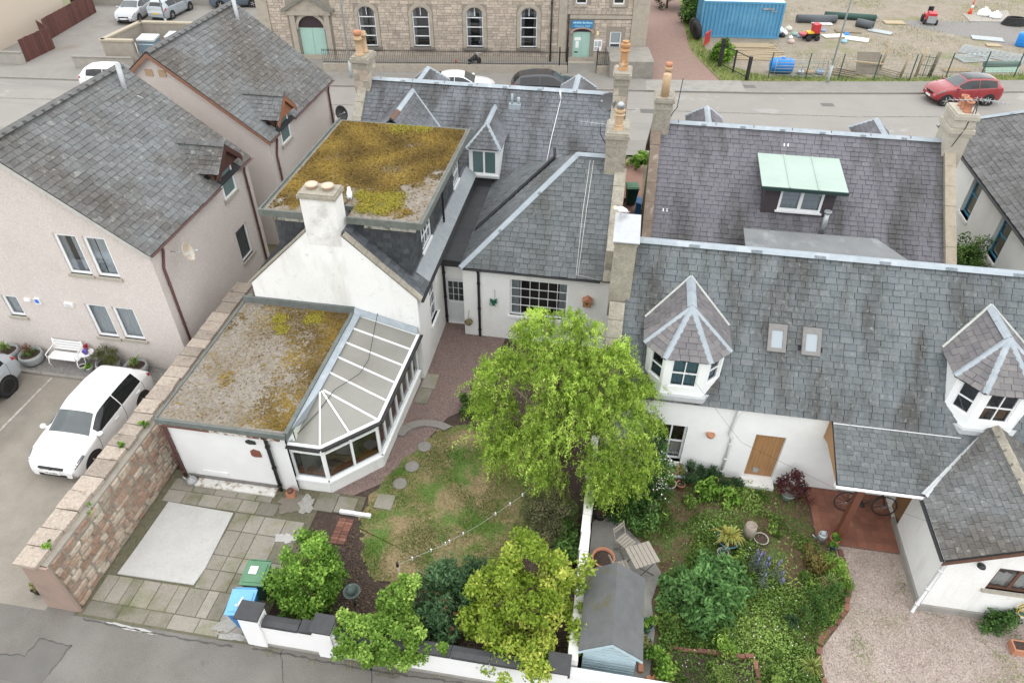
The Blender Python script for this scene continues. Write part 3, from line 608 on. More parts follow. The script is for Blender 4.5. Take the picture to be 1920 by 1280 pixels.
def bay_dormer(cx, hang):
    F1, F2, S1, S2, B1, B2 = (cx-.56, 14.8), (cx+.56, 14.8), (cx-1.03, 15.32), (cx+1.03, 15.32), (cx-1.03, 16.35), (cx+1.03, 16.35)
    zt = 4.6; D = None
    dm = MB()
    def fc(a, b, hole, zb0=3.1, zb1=3.1):
        a3, b3 = Vector((*a, 0)), Vector((*b, 0)); w = (b3-a3).length
        return wall(C, a3, b3-a3, [(0, zb0), (w, zb1), (w, zt), (0, zt)], [hole(w)] if hole else [], UPVC, .07, name='dormer_wall'), w
    fh = lambda w: (.2, 3.52, w-.2, 4.48); sh = lambda w: (.15, 3.62, w-.1, 4.48)
    fc(F1, F2, fh); fc(S1, F1, sh); fc(F2, S2, sh); fc(B1, S1, None, 4.5, 3.4); fc(S2, B2, None, 3.4, 4.5)
    BLIND = M('blue_blind', (.22, .33, .37), (.2, .3, .34), 3, .8)
    window(C, (F1[0]+.2, 14.8, 3.52), (1, 0, 0), (0, -1, 0), .72, .96, 2, 2, .035, .014, inset=.06, curtain=[(0, 0, 1, 1)] if hang else [(0, 0, .3, .5), (.55, .05, .95, .4)], cmat=BLIND if hang else OAK, name='dormer_window', transom=1)
    for a, b in ((S1, F1), (F2, S2)):
        a3, b3 = Vector((*a, 0)), Vector((*b, 0)); U = (b3-a3).normalized(); w = (b3-a3).length
        window(C, a3+U*.15+Vector((0, 0, 3.62)), U, U.cross(Vector((0, 0, 1))), w-.25, .86, 1, 2, .03, .014, inset=.06, curtain=[(0, 0, 1, .5)] if hang else None, cmat=BLIND, name='dormer_window', transom=1)
    MB().prism([(F1[0]-.06, 14.7, 3.08), (F2[0]+.06, 14.7, 3.08), (S2[0]+.04, 15.25, 3.08), (S1[0]-.04, 15.25, 3.08)], (0, 0, .16)).build('dormer_base', M('white_lead_apron', (.62, .64, .65), (.5, .52, .53), 4, .6), C)
    A = Vector((cx, 15.88, 5.5)); R = Vector((cx, 17.29, 5.5)); ze = 4.58
    E_ = [Vector(p) for p in ((cx-1.17, 16.38, ze), (cx-1.17, 15.26, ze), (cx-.62, 14.66, ze), (cx+.62, 14.66, ze), (cx+1.17, 15.26, ze), (cx+1.17, 16.38, ze))]
    r = Roof(C, SL_P, .24, .17, name='dormer_roof')
    r.face([E_[0], E_[1], A, R]); r.face([E_[1], E_[2], A]); r.face([E_[2], E_[3], A]); r.face([E_[3], E_[4], A]); r.face([E_[4], E_[5], R, A])
    o = r.done(thick=.05)
    up = Vector((0, 0, .02))
    leads(C, [(A+up, E_[i]+up) for i in (1, 2, 3, 4)], w=.12, name='hip_lead', par=o, piece_len=.8); leads(C, [(A+up, R+up)], w=.13, name='hip_lead', par=o, piece_len=.8)
    leads(C, [(R+up*2, E_[0]+up*2), (R+up*2, E_[5]+up*2)], mat=M('white_valley_flashing', (.66, .68, .66), (.5, .52, .46), 3, .6), w=.07, name='valley_lead', par=o, piece_len=1.1)
bay_dormer(2.37, True); bay_dormer(10.35, False)
pipe(C, [(4.05, 14.73, 3.0), (4.03, 14.82, 2.7), (3.98, 14.82, 1.9), (4.08, 14.82, 1.75), (4.05, 14.82, .15)], M('white_pipe', (.66, .67, .67), rough=.5), .045)
gutter(C, (6.5, 14.66, 3.02), (9.75, 14.66, 3.02), UPVC, .05)
# porch lean-to and wing
Rp = Roof(C, SL_W, .22, .145, name='porch_roof', t=.02)
pt = (3.05-2.36)/(14.86-13.0)
Rp.face([(6.5, 13.0, 2.38), (8.66, 13.0, 2.38), (10.42, 14.86, 3.07), (6.5, 14.86, 3.07)])
Rp.face([(8.6, 12.9, 2.36), (8.6, 11.1, 2.36), (10.55, 11.1, 3.4), (10.55, 14.86, 3.4), (10.4, 14.86, 3.32)], mat=SL_K)
Rp.face([(12.5, 11.1, 2.36), (12.5, 14.86, 2.36), (10.55, 14.86, 3.4), (10.55, 11.1, 3.4)], mat=SL_K); Rp.done(thick=.08)
leads(C, [((8.62, 12.98, 2.42), (10.45, 14.86, 3.12))], w=.16, name='valley_lead', mat=M('valley_lead', (.52, .55, .57), (.62, .64, .64), 3, .5))
leads(C, [((10.55, 11.08, 3.42), (10.55, 14.86, 3.42))], mat=STONE, w=.13, name='ridge_tile', piece_len=.45)
MB().prism([(6.5, 13.02, 2.3), (6.5, 14.86, 2.98), (6.5, 14.86, 2.2), (6.5, 14.5, 2.35)], (.05, 0, 0)).build('porch_bracket', OAK, C)
MB().bx(6.5, 13.06, 2.16, 8.7, 13.2, 2.32).build('porch_beam', UPVC, C); gutter(C, (6.48, 12.95, 2.36), (8.66, 12.95, 2.36), UPVC, .045)
MB().bx(7.12, 13.1, .05, 7.3, 13.28, 2.2).build('porch_post', M('red_brown_post', (.16, .06, .035), (.12, .045, .03), 4, .5, stretch=(8, 8, 1)), C)
wall(C, (8.86, 14.87, 0), (0, -1, 0), [(0, 0), (3.59, 0), (3.59, 2.42), (0, 2.42)], [(.35, .08, 1.15, 2.0)], WHITE, .12, name='wing_wall')
MB().bx(8.95, 13.72, .08, 9.0, 14.52, 2.0).build('side_door', M('brown_door', (.26, .14, .06), (.2, .11, .05), 4, .6, stretch=(8, 8, 1)), C)
wall(C, (8.86, 11.28, 0), (1, 0, 0), [(0, 0), (3.4, 0), (3.4, 2.45), (1.7, 3.33), (0, 2.45)], [(1.12, 1.25, 2.2, 2.12)], WHITE, .1, name='wing_wall')
window(C, (9.98, 11.28, 1.25), (1, 0, 0), (0, -1, 0), 1.08, .87, 2, 1, .06, .04, frame=BROWN, inset=.07, curtain=[(0, 0, 1, .6)], cmat=WHITED, sill=.09)
MB().bx(8.8, 11.22, 0, 12.3, 11.279, .22).bx(8.8, 11.279, 0, 8.859, 14.0, .22).build('plinth', CONC, C)
MB().prism([(8.6, 11.09, 2.28), (10.55, 11.09, 3.32), (12.5, 11.09, 2.28), (12.5, 11.09, 2.15), (10.55, 11.09, 3.18), (8.6, 11.09, 2.15)], (0, .03, 0)).build('barge_board', BROWN, C)
gutter(C, (8.55, 11.1, 2.33), (8.55, 12.9, 2.33), BLACK, .05); pipe(C, [(8.62, 11.15, 2.3), (8.74, 11.22, 2.1), (8.74, 11.22, .08), (8.66, 11.1, .03)], M('white_pipe', (.66, .67, .67)), .045)

# ---------------------------------------------------------------- cottage behind it (purple slates, copper dormer)
B = thing('slate_cottage', 'purple-grey slate roofed cottage with pale green copper dormer facing away from the street', 'house', (6.6, 23.4, 0))
tB = .756
def zB(y): return 5.95-tB*abs(27.3-y)
wall(B, (1.45, 23.6, 0), (1, 0, 0), [(0, 0), (10.35, 0), (10.35, 3.1), (0, 3.1)], [], WHITE)
wall(B, (11.8, 31.0, 0), (-1, 0, 0), [(0, 0), (10.35, 0), (10.35, 3.1), (0, 3.1)], [], STONE, name='front_wall')
wall(B, (1.3, 31.0, 0), (0, -1, 0), [(0, 0), (7.4, 0), (7.4, 3.1), (3.7, 5.9), (0, 3.1)], [], STONE, name='gable_wall')
wall(B, (12.0, 23.6, 0), (0, 1, 0), [(0, 0), (7.4, 0), (7.4, 3.1), (3.7, 5.9), (0, 3.1)], [], STONE, name='gable_wall')
Rb = Roof(B, SL_B, .28, .185)
Rb.face([(1.45, 23.3, zB(23.3)), (11.8, 23.3, zB(23.3)), (11.8, 27.3, 5.95), (1.45, 27.3, 5.95)], holes=[(3.97, 1.6, 6.32, 3.3)])
Rb.face([(11.8, 31.3, zB(31.3)), (1.45, 31.3, zB(31.3)), (1.45, 27.3, 5.95), (11.8, 27.3, 5.95)]); Rb.done()
leads(B, [((1.5, 27.3, 5.97), (11.75, 27.3, 5.97))], w=.17, piece_len=1.45)
RUST = M('rusty_strap', (.17, .09, .06), (.1, .07, .06), 8, .8)
for i in range(7):
    x = 2.1+i*1.42; MB().tube([(x, 27.0, 5.7), (x, 27.24, 6.0), (x, 27.36, 6.0), (x, 27.6, 5.72)], .014, 6).build('ridge_strap', RUST, B)
skew(B, 1.12, 1.47, (23.2, 2.95), (27.0, 5.78), n=6, mat=M('brown_skew_stone', (.22, .165, .125), (.15, .12, .095), 4, .95, .5, 30, c3=(.32, .29, .24), s3=3))
skew(B, 11.78, 12.15, (23.2, 2.95), (27.0, 5.78), n=6, mat=M('pale_skew_stone', (.38, .33, .26), (.28, .24, .18), 4, .95, .5, 30))
for x0, x1 in ((1.12, 1.47), (11.78, 12.15)): skew(B, x0, x1, (31.4, 2.95), (27.4, 5.9), n=6)
c1 = chimney(B, 1.12, 26.8, 1.75, 27.75, 5.0, 7.0, STONE); pot(c1, 1.42, 27.05, 7.0, .82, .15, BUFFPOT, 2); pot(c1, 1.45, 27.5, 7.0, .95, .13, BUFFPOT, 3)
MB().lathe((1.45, 27.5, 7.95), [(.12, 0), (.13, .14), (.1, .14)], 12).build('chimney_pot', TERRA, c1)
PALEST = M('pale_rendered_stone', (.47, .435, .36), (.38, .35, .29), 3, .95, .4, 26, c3=(.3, .28, .23), s3=2.5, t3=(.55, .8))
c2 = chimney(B, 11.7, 26.75, 12.4, 27.85, 4.8, 7.15, PALEST, cap=.2, over=.06)
MB().bx(11.62, 26.67, 6.45, 12.48, 27.93, 6.6).bx(11.66, 26.71, 6.35, 12.44, 27.89, 6.45).build('chimney_band', PALEST, c2)
for i in range(3): pot(c2, 12.05, 27.0+i*.3, 7.15, .38, .13, TERRA, 3)
# copper-roofed box dormer
COPPER = M('verdigris_copper', (.45, .545, .485), (.39, .485, .43), 1.6, .7, .1, 20, c3=(.50, .66, .55), s3=.8, t3=(.5, .8), c4=(.3, .42, .35), s4=9, t4=(.66, .8))
PURD = M('dark_purple_hung_slate', (.085, .07, .078), (.065, .055, .06), 3, .7, .2, 30, rnd=.2)
wall(B, (5.36, 24.5, 0), (1, 0, 0), [(0, 3.75), (2.48, 3.75), (2.48, 4.96), (0, 4.96)], [(.55, 4.02, 2.08, 4.9)], PURD, .08, name='dormer_face')
for x, nx in ((5.36, -1), (7.84, 1)):
    a = [(x, 24.5, 3.7), (x, 26.4, 5.25), (x, 26.0, 5.1), (x, 24.5, 4.98)]; MB().poly(a if nx > 0 else a[::-1]).build('dormer_cheek', PURD, B)
window(B, (5.91, 24.5, 4.02), (1, 0, 0), (0, -1, 0), 1.53, .88, 2, 1, .085, .06, inset=.03, curtain=[(0, 0, 1, 1)], cmat=M('grey_roman_blind', (.62, .66, .67), (.36, .40, .41), 1.0, .8, stretch=(.2, .2, 9)), name='dormer_window', sill=.06, sillmat=UPVC)
cr = MB().prism([(5.14, 24.2, 5.02), (8.1, 24.2, 5.02), (8.1, 26.4, 5.27), (5.14, 26.4, 5.27)], (0, 0, .05)).build('dormer_roof', COPPER, B)
for x in (6.1, 7.1): MB().obox((x, 24.2, 5.07), (1, 0, 0), Vector((0, 2.2, .25)).normalized(), (0, 0, 1), (-.02, .02), (0, 2.2), (0, .03)).build('standing_seam', COPPER, cr)
MB().bx(5.12, 24.15, 4.94, 8.12, 24.2, 5.06).build('dormer_fascia', M('dark_green_fascia', (.02, .045, .04)), cr)
leads(B, [((5.36, 24.42, 3.72), (7.84, 24.42, 3.72))], w=.12, name='dormer_apron', mat=LEAD, piece_len=2.5)
MB().tube([(7.55, 23.95, 3.3), (7.55, 23.95, 4.35)], .09, 12).tube([(7.55, 23.95, 4.35), (7.55, 23.95, 4.42)], .13, 12).build('flue', GALV, B)
for x in (1.83, 1.97): MB().obox((x, 24.27, zB(24.27)+.025), (1, 0, 0), Vector((0, 1, tB)).normalized(), Vector((0, -tB, 1)).normalized(), (-.02, .02), (0, .12), (0, .01)).build('slate_clip', UPVC, B)
for x in (6.1, 6.24): MB().obox((x, 26.7, zB(26.7)+.025), (1, 0, 0), Vector((0, 1, tB)).normalized(), Vector((0, -tB, 1)).normalized(), (-.02, .02), (0, .12), (0, .01)).build('slate_clip', UPVC, B)
ext = MB().prism([(4.75, 20.9, 3.25), (10.6, 20.9, 3.25), (10.3, 22.5, 3.42), (9.4, 23.72, 3.53), (4.75, 23.66, 3.53)], (0, 0, .08)).build('back_extension_roof', M('grey_felt', (.27, .28, .28), (.21, .22, .225), 1.2, .8, .2, 30, c3=(.36, .38, .39), s3=1.5, t3=(.55, .75)), B)
MB().bx(4.9, 21.1, 0, 10.2, 23.58, 3.2).build('back_extension_wall', BROWN, B)
# street-side gablets that peep over the ridges
def street_dormer(th, cx, yr, zr, yf, zt, half, mat):
    r = Roof(th, mat, .25, .17, name='street_dormer_roof'); A = (cx, yf-.7, zt); K = (cx, yr+.1, zt)
    e = zt-half*.95
    r.face([(cx-half, yf, e), (cx-half, yr+.5, e), K, A]); r.face([(cx+half, yr+.5, e), (cx+half, yf, e), A, K]); r.face([(cx+half, yf, e), (cx-half, yf, e), A]); o = r.done(thick=.05)
    leads(th, [(A, K), (A, (cx-half, yf, e)), (A, (cx+half, yf, e))], w=.12, name='hip_lead', par=o, piece_len=1.5)
    MB().bx(cx-half+.1, yr+.8, e-1.2, cx+half-.1, yf-.1, e).build('street_dormer_wall', UPVC, th)
street_dormer(B, 3.34, 27.3, 5.95, 30.4, 5.72, .75, SL_B); street_dormer(B, 10.05, 27.3, 5.95, 30.4, 5.68, .75, SL_B)

# ---------------------------------------------------------------- left white cottage: street range + two rear wings
A = thing('rambling_cottage', 'white cottage with moss-covered flat dormer roof, bare gable and grey hipped rear wing', 'house', (-5.9, 20.3, 0))
tA = 2.8/3.3
def zA(y): return 6.0-tA*abs(29.7-y)
wall(A, (-11.3, 33.2, 0), (0, -1, 0), [(0, 0), (7.0, 0), (7.0, 3.1), (3.5, 5.95), (0, 3.1)], [], STONE, name='gable_wall')
wall(A, (-.5, 26.2, 0), (0, 1, 0), [(0, 0), (7.0, 0), (7.0, 3.1), (3.5, 5.95), (0, 3.1)], [], STONE, name='gable_wall')
wall(A, (-.5, 33.2, 0), (-1, 0, 0), [(0, 0), (10.8, 0), (10.8, 3.1), (0, 3.1)], [], STONE, name='front_wall')
wall(A, (-11.3, 26.3, 0), (1, 0, 0), [(0, 0), (10.8, 0), (10.8, 3.1), (0, 3.1)], [], WHITE, name='back_wall')
Ra = Roof(A, SL_A, .28, .185)
Ra.face([(-11.2, 26.1, zA(26.1)), (-.55, 26.1, zA(26.1)), (-.55, 29.7, 6.0), (-11.2, 29.7, 6.0)], holes=[(5.25, -1, 6.25, 2.0)])
Ra.face([(-.55, 33.3, zA(33.3)), (-11.2, 33.3, zA(33.3)), (-11.2, 29.7, 6.0), (-.55, 29.7, 6.0)])
# hipped rear wing (right)
e0 = 3.1
Ra.face([(-5.12, 20.13, e0), (-.1, 20.13, e0), (-.1, 23.78, 5.95), (-1.5, 23.78, 5.95)], mat=SL_W)
Ra.face([(-5.12, 27.4, e0), (-5.12, 20.13, e0), (-1.5, 23.78, 5.95)], mat=SL_W)
Ra.face([(-.1, 27.4, e0), (-5.12, 27.4, e0), (-1.5, 23.78, 5.95), (-.1, 23.78, 5.95)], mat=SL_W)
# gabled left wing, ridge runs away from the camera
XL, XR, XM = -11.55, -5.92, -8.72; tL = (6.15-3.5)/(XM-XL)
GY = 17.6
DBS = M('dark_blue_slate', (.12, .132, .148), (.095, .105, .118), 1.2, .65, .25, 40, c4=(.2, .215, .225), s4=10, t4=(.6, .78), rnd=.25, hue=(.14, .15, .162))
Ra.face([(-5.8, GY+.12, 3.42), (-5.8, 18.75, 3.42), (XM, 18.75, 6.13), (XM, GY+.12, 6.13)], mat=DBS)
Ra.face([(-5.8, 18.75, 3.42), (-5.8, 26.5, 3.42), (-6.3, 26.5, 3.884), (-6.3, 18.75, 3.884)], mat=DBS)
Ra.face([(-11.67, 18.75, 3.42), (-11.67, GY+.12, 3.42), (XM, GY+.12, 6.13), (XM, 18.75, 6.13)], bare=True)
Ra.face([(-11.67, 26.5, 3.42), (-11.67, 18.75, 3.42), (-10.5, 18.75, 4.5), (-10.5, 26.5, 4.5)], bare=True)
Ra.done(thick=.06)
leads(A, [((-11.2, 29.7, 6.02), (-.75, 29.7, 6.02))], w=.17, piece_len=1.45)
leads(A, [((-1.5, 23.78, 5.98), (-.4, 23.78, 5.98)), ((-1.5, 23.78, 5.98), (-5.12, 20.13, 3.13))], w=.13, name='hip_lead', piece_len=1.7)
for i in range(7):
    x = -10.6+i*1.42; MB().tube([(x, 29.4, 5.77), (x, 29.64, 6.05), (x, 29.76, 6.05), (x, 30.0, 5.78)], .014, 6).build('ridge_strap', RUST, A)
skew(A, -11.55, -11.15, (26.0, 2.9), (29.3, 5.68), n=6); skew(A, -11.55, -11.15, (33.4, 2.9), (30.0, 5.75), n=6)
skew(A, -.57, -.15, (27.0, 3.75), (29.3, 5.68), n=4); skew(A, -.57, -.15, (33.4, 2.9), (30.0, 5.75), n=6)
skew(A, -.12, .28, (20.1, 3.1), (23.4, 5.68), n=6)
REDST = M('red_sandstone_blocks', (.42, .30, .25), (.36, .33, .26), 3.5, .95, .3, 20, c3=(.48, .44, .36), s3=2.2, t3=(.45, .6))
def block_chimney(th, x0, y0, x1, y1, z0, z1):
    o = chimney(th, x0, y0, x1, y1, z0, z1, STONE, cap=.22, over=.08); z = z0; i = 0
    while z < z1-.62:
        h = .3
        for k, (a, b) in enumerate((((x0, y0), (x1, y0)), ((x0, y1), (x0, y0)), ((x1, y0), (x1, y1)))):
            a3, b3 = Vector((*a, z)), Vector((*b, z)); U = (b3-a3).normalized(); w = (b3-a3).length; N_ = U.cross(Vector((0, 0, 1)))
            f = .38 if i % 2 else .6
            for p, q in ((0, f), (f, 1)): MB().obox(a3, U, (0, 0, 1), N_, (w*p+.01, w*q-.01), (.01, h-.01), (0, .012)).build('stone', REDST if (i+k+int(p*3)) % 3 else STONE, o)
        z += h; i += 1
    return o
c3 = block_chimney(A, -11.65, 29.2, -11.0, 30.2, 5.1, 7.0); pot(c3, -11.35, 29.45, 7.0, .8, .16, BUFFPOT, 0); pot(c3, -11.3, 29.9, 7.0, .85, .16, BUFFPOT, 0); MB().lathe((-11.35, 29.45, 7.8), [(.14, 0), (.17, .1), (.17, .2), (.05, .22)], 12).build('chimney_pot', TERRA, c3)
c4 = block_chimney(A, -.55, 29.2, .05, 30.2, 4.6, 7.0); pot(c4, -.25, 29.7, 7.0, 1.12, .19, M('orange_clay', (.58, .33, .15), (.46, .24, .11), 5, .8, c3=(.66, .58, .46), s3=2, t3=(.6, .7)), 1)
c5 = chimney(A, -.5, 23.2, .2, 24.4, 4.2, 7.05, STONE, cap=.2); pot(c5, -.15, 23.6, 7.05, .75, .17, BUFFPOT, 1); MB().lathe((-.15, 23.6, 7.8), [(.15, 0), (.12, .06), (.15, .1), (.06, .18)], 10).build('chimney_pot', GALV, c5)
MB().bx(-.55, 24.5, 0, .2, 33.0, 3.6).bx(-.1, 20.35, 0, .28, 24.5, 4.2).build('party_wall', STONE, A)
# walls of the rear wings
wall(A, (-5.05, 20.28, 0), (1, 0, 0), [(0, 0), (5.33, 0), (5.33, 3.15), (0, 3.15)], [(1.7, 1.15, 3.78, 2.72)], WHITE, .12, name='wing_wall')
window(A, (-3.35, 20.28, 1.15), (1, 0, 0), (0, -1, 0), 2.08, 1.57, 6, 4, .06, .009, inset=.09, curtain=[(0.01, 0, .16, 1), (.84, 0, .99, 1)], sill=.09, sillmat=UPVC)
wall(A, (-5.05, 24, 0), (0, -1, 0), [(0, 0), (3.72, 0), (3.72, 3.1), (0, 3.1)], [], WHITE, name='wing_wall')
GWH = M('gable_render', (.80, .797, .78), (.75, .745, .725), 1.1, .92, .3, 26, c3=(.60, .59, .55), s3=.8, t3=(.50, .74), str3=(1.6, 1.6, .45), c4=(.40, .39, .35), s4=3.2, t4=(.62, .85), grain=(20, .05))
wall(A, (XL, GY, 0), (1, 0, 0), [(0, 0), (XR-XL, 0), (XR-XL, 3.45), (XM-XL, 6.12), (0, 3.45)], [], GWH, name='gable_wall')
wall(A, (XR, GY, 0), (0, 1, 0), [(0, 0), (9, 0), (9, 3.45), (0, 3.45)], [(1.35, 1.35, 2.2, 2.85)], WHITE, .13, name='side_wall')
window(A, (XR, GY+1.35, 1.35), (0, 1, 0), (1, 0, 0), .85, 1.5, 2, 3, .05, .014, inset=.1, sill=.09, sillmat=UPVC)
wall(A, (XL, 26.4, 0), (0, -1, 0), [(0, 0), (8.8, 0), (8.8, 3.45), (0, 3.45)], [], WHITE, name='side_wall')
def gable_cope(x0, z0, x1, z1, n=7):
    a, b = Vector((x0, 0, z0)), Vector((x1, 0, z1)); d = (b-a).normalized(); nn = Vector((-d.z, 0, d.x)); nn = nn if nn.z > 0 else -nn; L = (b-a).length
    for i in range(n):
        p, q = a+d*(L*i/n+.004), a+d*(L*(i+1)/n-.004)
        MB().prism([(p.x, GY-.03, p.z), (q.x, GY-.03, q.z), (q.x, GY+.2, q.z), (p.x, GY+.2, p.z)] if True else 0, nn*(.05+random.uniform(0, .015))).build('skew_stone', STONE, A)
gable_cope(XR+.1, 3.4, -8.1, 5.6); gable_cope(XL-.1, 3.4, -9.3, 5.6)
WCH = M('chimney_render', (.78, .77, .75), (.68, .67, .64), 2, .92, .3, 26, c3=(.42, .41, .38), s3=1.5, t3=(.5, .78), c4=(.25, .24, .22), s4=9, t4=(.62, .8))
c6 = chimney(A, -9.24, 17.585, -8.16, 18.25, 5.2, 6.95, WCH, cap=.17, over=.06, capmat=STONE, band=False)
CAPD = M('pale_clay_cap', (.62, .48, .37), (.54, .40, .30), 6, .8)
for x in (-8.95, -8.45): MB().lathe((x, 17.95, 6.95), [(.15, 0), (.155, .1), (.19, .1), (.19, .14), (.05, .16)], 16).build('chimney_pot', CAPD, c6)
# box dormers under one flat moss-grown roof
FZ = 5.98
CHIP = M('roof_chippings', (.36, .32, .27), (.255, .222, .182), 9, .95, .8, 40, c3=(.21, .165, .105), s3=.9, t3=(.45, .75), grain=(17, .28)); MOSS_JOBS = []
FBAND = M('felt_edge', (.12, .135, .12), (.2, .21, .19), 5, .9, .2, 30)
fr = MB().bx(-10.85, 18.05, FZ-.16, -9.1, 25.2, FZ-.02).bx(-9.1, 18.75, FZ-.16, -8.05, 25.2, FZ-.02).bx(-8.05, 18.05, FZ-.16, -5.72, 25.2, FZ-.02).build('flat_roof', FBAND, A)
def mossy(name, rects, z, par, seed, mat):
    """gently uneven moss and chippings on a flat roof"""
    mb = MB(); rg = random.Random(seed)
    for (x0, y0, x1, y1) in rects:
        nx, ny = int((x1-x0)/.12)+1, int((y1-y0)/.12)+1; b = len(mb.v)
        for j in range(ny+1):
            for i in range(nx+1):
                e = 0 if i in (0, nx) or j in (0, ny) else rg.uniform(0, .02)
                mb.v.append((x0+(x1-x0)*i/nx, y0+(y1-y0)*j/ny, z+e))
        for j in range(ny):
            for i in range(nx): mb.f.append((b+j*(nx+1)+i, b+j*(nx+1)+i+1, b+(j+1)*(nx+1)+i+1, b+(j+1)*(nx+1)+i)); mb.r.append(.5); mb.mi.append(0); mb.sm.append(False)
    return mb.build(name, mat, par)
mossy('chippings', [(-10.78, 18.12, -9.1, 25.1), (-9.1, 18.8, -8.05, 25.1), (-8.05, 18.12, -5.8, 25.1)], FZ-.018, fr, 3, CHIP)
MOSS_JOBS.append((fr, [(-10.7, 18.2, -5.85, 25.05)], FZ-.005, 'main'))
MB().bx(-10.92, 18.0, FZ-.2, -9.25, 18.06, FZ+.03).bx(-8.05, 18.0, FZ-.2, -5.66, 18.06, FZ+.03).bx(-5.72, 18.06, FZ-.2, -5.66, 25.25, FZ+.03).bx(-10.92, 18.06, FZ-.2, -10.86, 25.25, FZ+.03).build('roof_kerb', FBAND, fr)
FLAKE = M('flaking_fascia', (.55, .53, .48), (.3, .28, .24), 5, .9, c3=(.13, .12, .1), s3=4, t3=(.5, .6))
MB().bx(-10.6, 18.2, FZ-.42, -9.3, 18.28, FZ-.17).bx(-7.6, 18.2, FZ-.42, -5.95, 18.28, FZ-.17).build('fascia', FLAKE, fr)
def hung(O, U, w, z0f, z1, holes=(), mat=SL_D):
    O, U = Vector(O), Vector(U); outline = [(0, z0f[0]), (w, z0f[1]), (w, z1), (0, z1)]
    o = wall(A, O, U, outline, holes, UNDER, .06, name='dormer_wall')
    zb = min(z0f); N_ = U.cross(Vector((0, 0, 1)))
    slates(A, o, O+Vector((0, 0, zb)), U, (0, 0, 1), [(p[0], p[1]-zb) for p in outline], mat, .24, .17, .014, .002, holes=[(h[0]-.05, h[1]-zb-.05, h[2]+.05, h[3]-zb+.05) for h in holes])
hung((-8.0, 18.3, 0), (1, 0, 0), 1.75, (5.35, 3.85), FZ-.4); hung((-10.6, 18.3, 0), (1, 0, 0), 1.6, (3.6, 5.3), FZ-.4)
hung((-6.25, 18.3, 0), (0, 1, 0), 7.0, (3.75, 3.75), FZ-.2, holes=[(1.35, 3.9, 2.45, 5.3), (6.0, 3.9, 6.85, 5.2)])
window(A, (-6.25, 19.65, 3.9), (0, 1, 0), (1, 0, 0), 1.1, 1.4, 3, 3, .06, .014, inset=.02, sill=.08, sillmat=UPVC, name='dormer_window')
window(A, (-6.25, 24.3, 3.9), (0, 1, 0), (1, 0, 0), .85, 1.3, 3, 3, .05, .014, inset=.02, sill=.08, sillmat=UPVC, name='dormer_window')
hung((-10.6, 25.2, 0), (0, -1, 0), 6.9, (3.9, 3.9), FZ-.2)
MB().prism([(-6.22, 18.6, 3.80), (-5.78, 18.6, 3.46), (-5.78, 26.4, 3.46), (-6.22, 26.4, 3.80)][::-1], (.02, 0, .03)).build('lead_gutter', LEADD, A)
gutter(A, (-5.74, GY, 3.4), (-5.74, 26.2, 3.4), BLACK, .055)
pipe(A, [(-6.1, 21.9, 5.7), (-6.05, 21.9, 5.4), (-6.05, 21.9, 3.8)], BLACK, .04)
# flat felted link with the white door
MB().bx(-5.9, 20.55, 2.92, -5.1, 26.6, 3.06).build('link_roof', FELT, A)
MB().bx(-5.9, 20.48, 2.86, -5.06, 20.55, 3.1).build('link_fascia', BLACK, A)
wall(A, (-5.92, 20.85, 0), (1, 0, 0), [(0, 0), (.87, 0), (.87, 2.95), (0, 2.95)], [(.04, .06, .84, 2.1)], WHITE, .05, name='link_wall')
dd = MB().bx(-5.87, 20.88, .06, -5.09, 20.93, 2.1).build('back_door', M('grey_white_door', (.66, .68, .69), rough=.5), A)
for i in range(3):
    for j in range(3): MB().bx(-5.76+i*.195, 20.868, 1.1+j*.29, -5.76+i*.195+.17, 20.88, 1.1+j*.29+.26).build('pane', M('dark_door_glass', (.03, .035, .04), rough=.06, spec=.6), dd)
MB().bx(-5.77, 20.866, .2, -5.5, 20.88, .55).bx(-5.46, 20.866, .2, -5.19, 20.88, .55).bx(-5.77, 20.866, .6, -5.19, 20.88, .98).build('door_panel', M('grey_white_panel', (.60, .62, .63), rough=.5), dd)
MB().tube([(-5.85, 20.86, 1.02), (-5.76, 20.84, 1.02)], .012, 6).build('handle', CHROME, dd)
pipe(A, [(-4.47, 20.12, 3.0), (-4.47, 20.22, 2.85), (-4.47, 20.22, .05)], BLACK, .05); pipe(A, [(-5.86, 20.4, 3.0), (-5.86, 20.7, 2.8), (-5.86, 20.78, .1)], BLACK, .05)
gutter(A, (-5.0, 20.1, 3.08), (-.2, 20.1, 3.08), BLACK, .05)
# vent pipe lying down the hip slope
_pl = lambda y, x: 3.1+(x+5.12)*(2.85/3.62)+.06
MB().tube([(-5.0, 22.5, 3.2), (-4.95, 22.6, _pl(0, -4.95)+.02), (-2.4, 24.6, _pl(0, -2.4)+.05), (-2.4, 24.6, _pl(0, -2.4)+.45)], .06, 10).build('soil_pipe', BLACK, A)
for dx in (0, .12): MB().tube([(-.9-dx, 23.6, 5.83), (-.95-dx, 22, 4.6), (-.98-dx*.5, 20.2, 3.2), (-.2, 20.1, 3.16)], .012, 5).build('cable', M('pale_cable', (.5, .5, .48)), A)
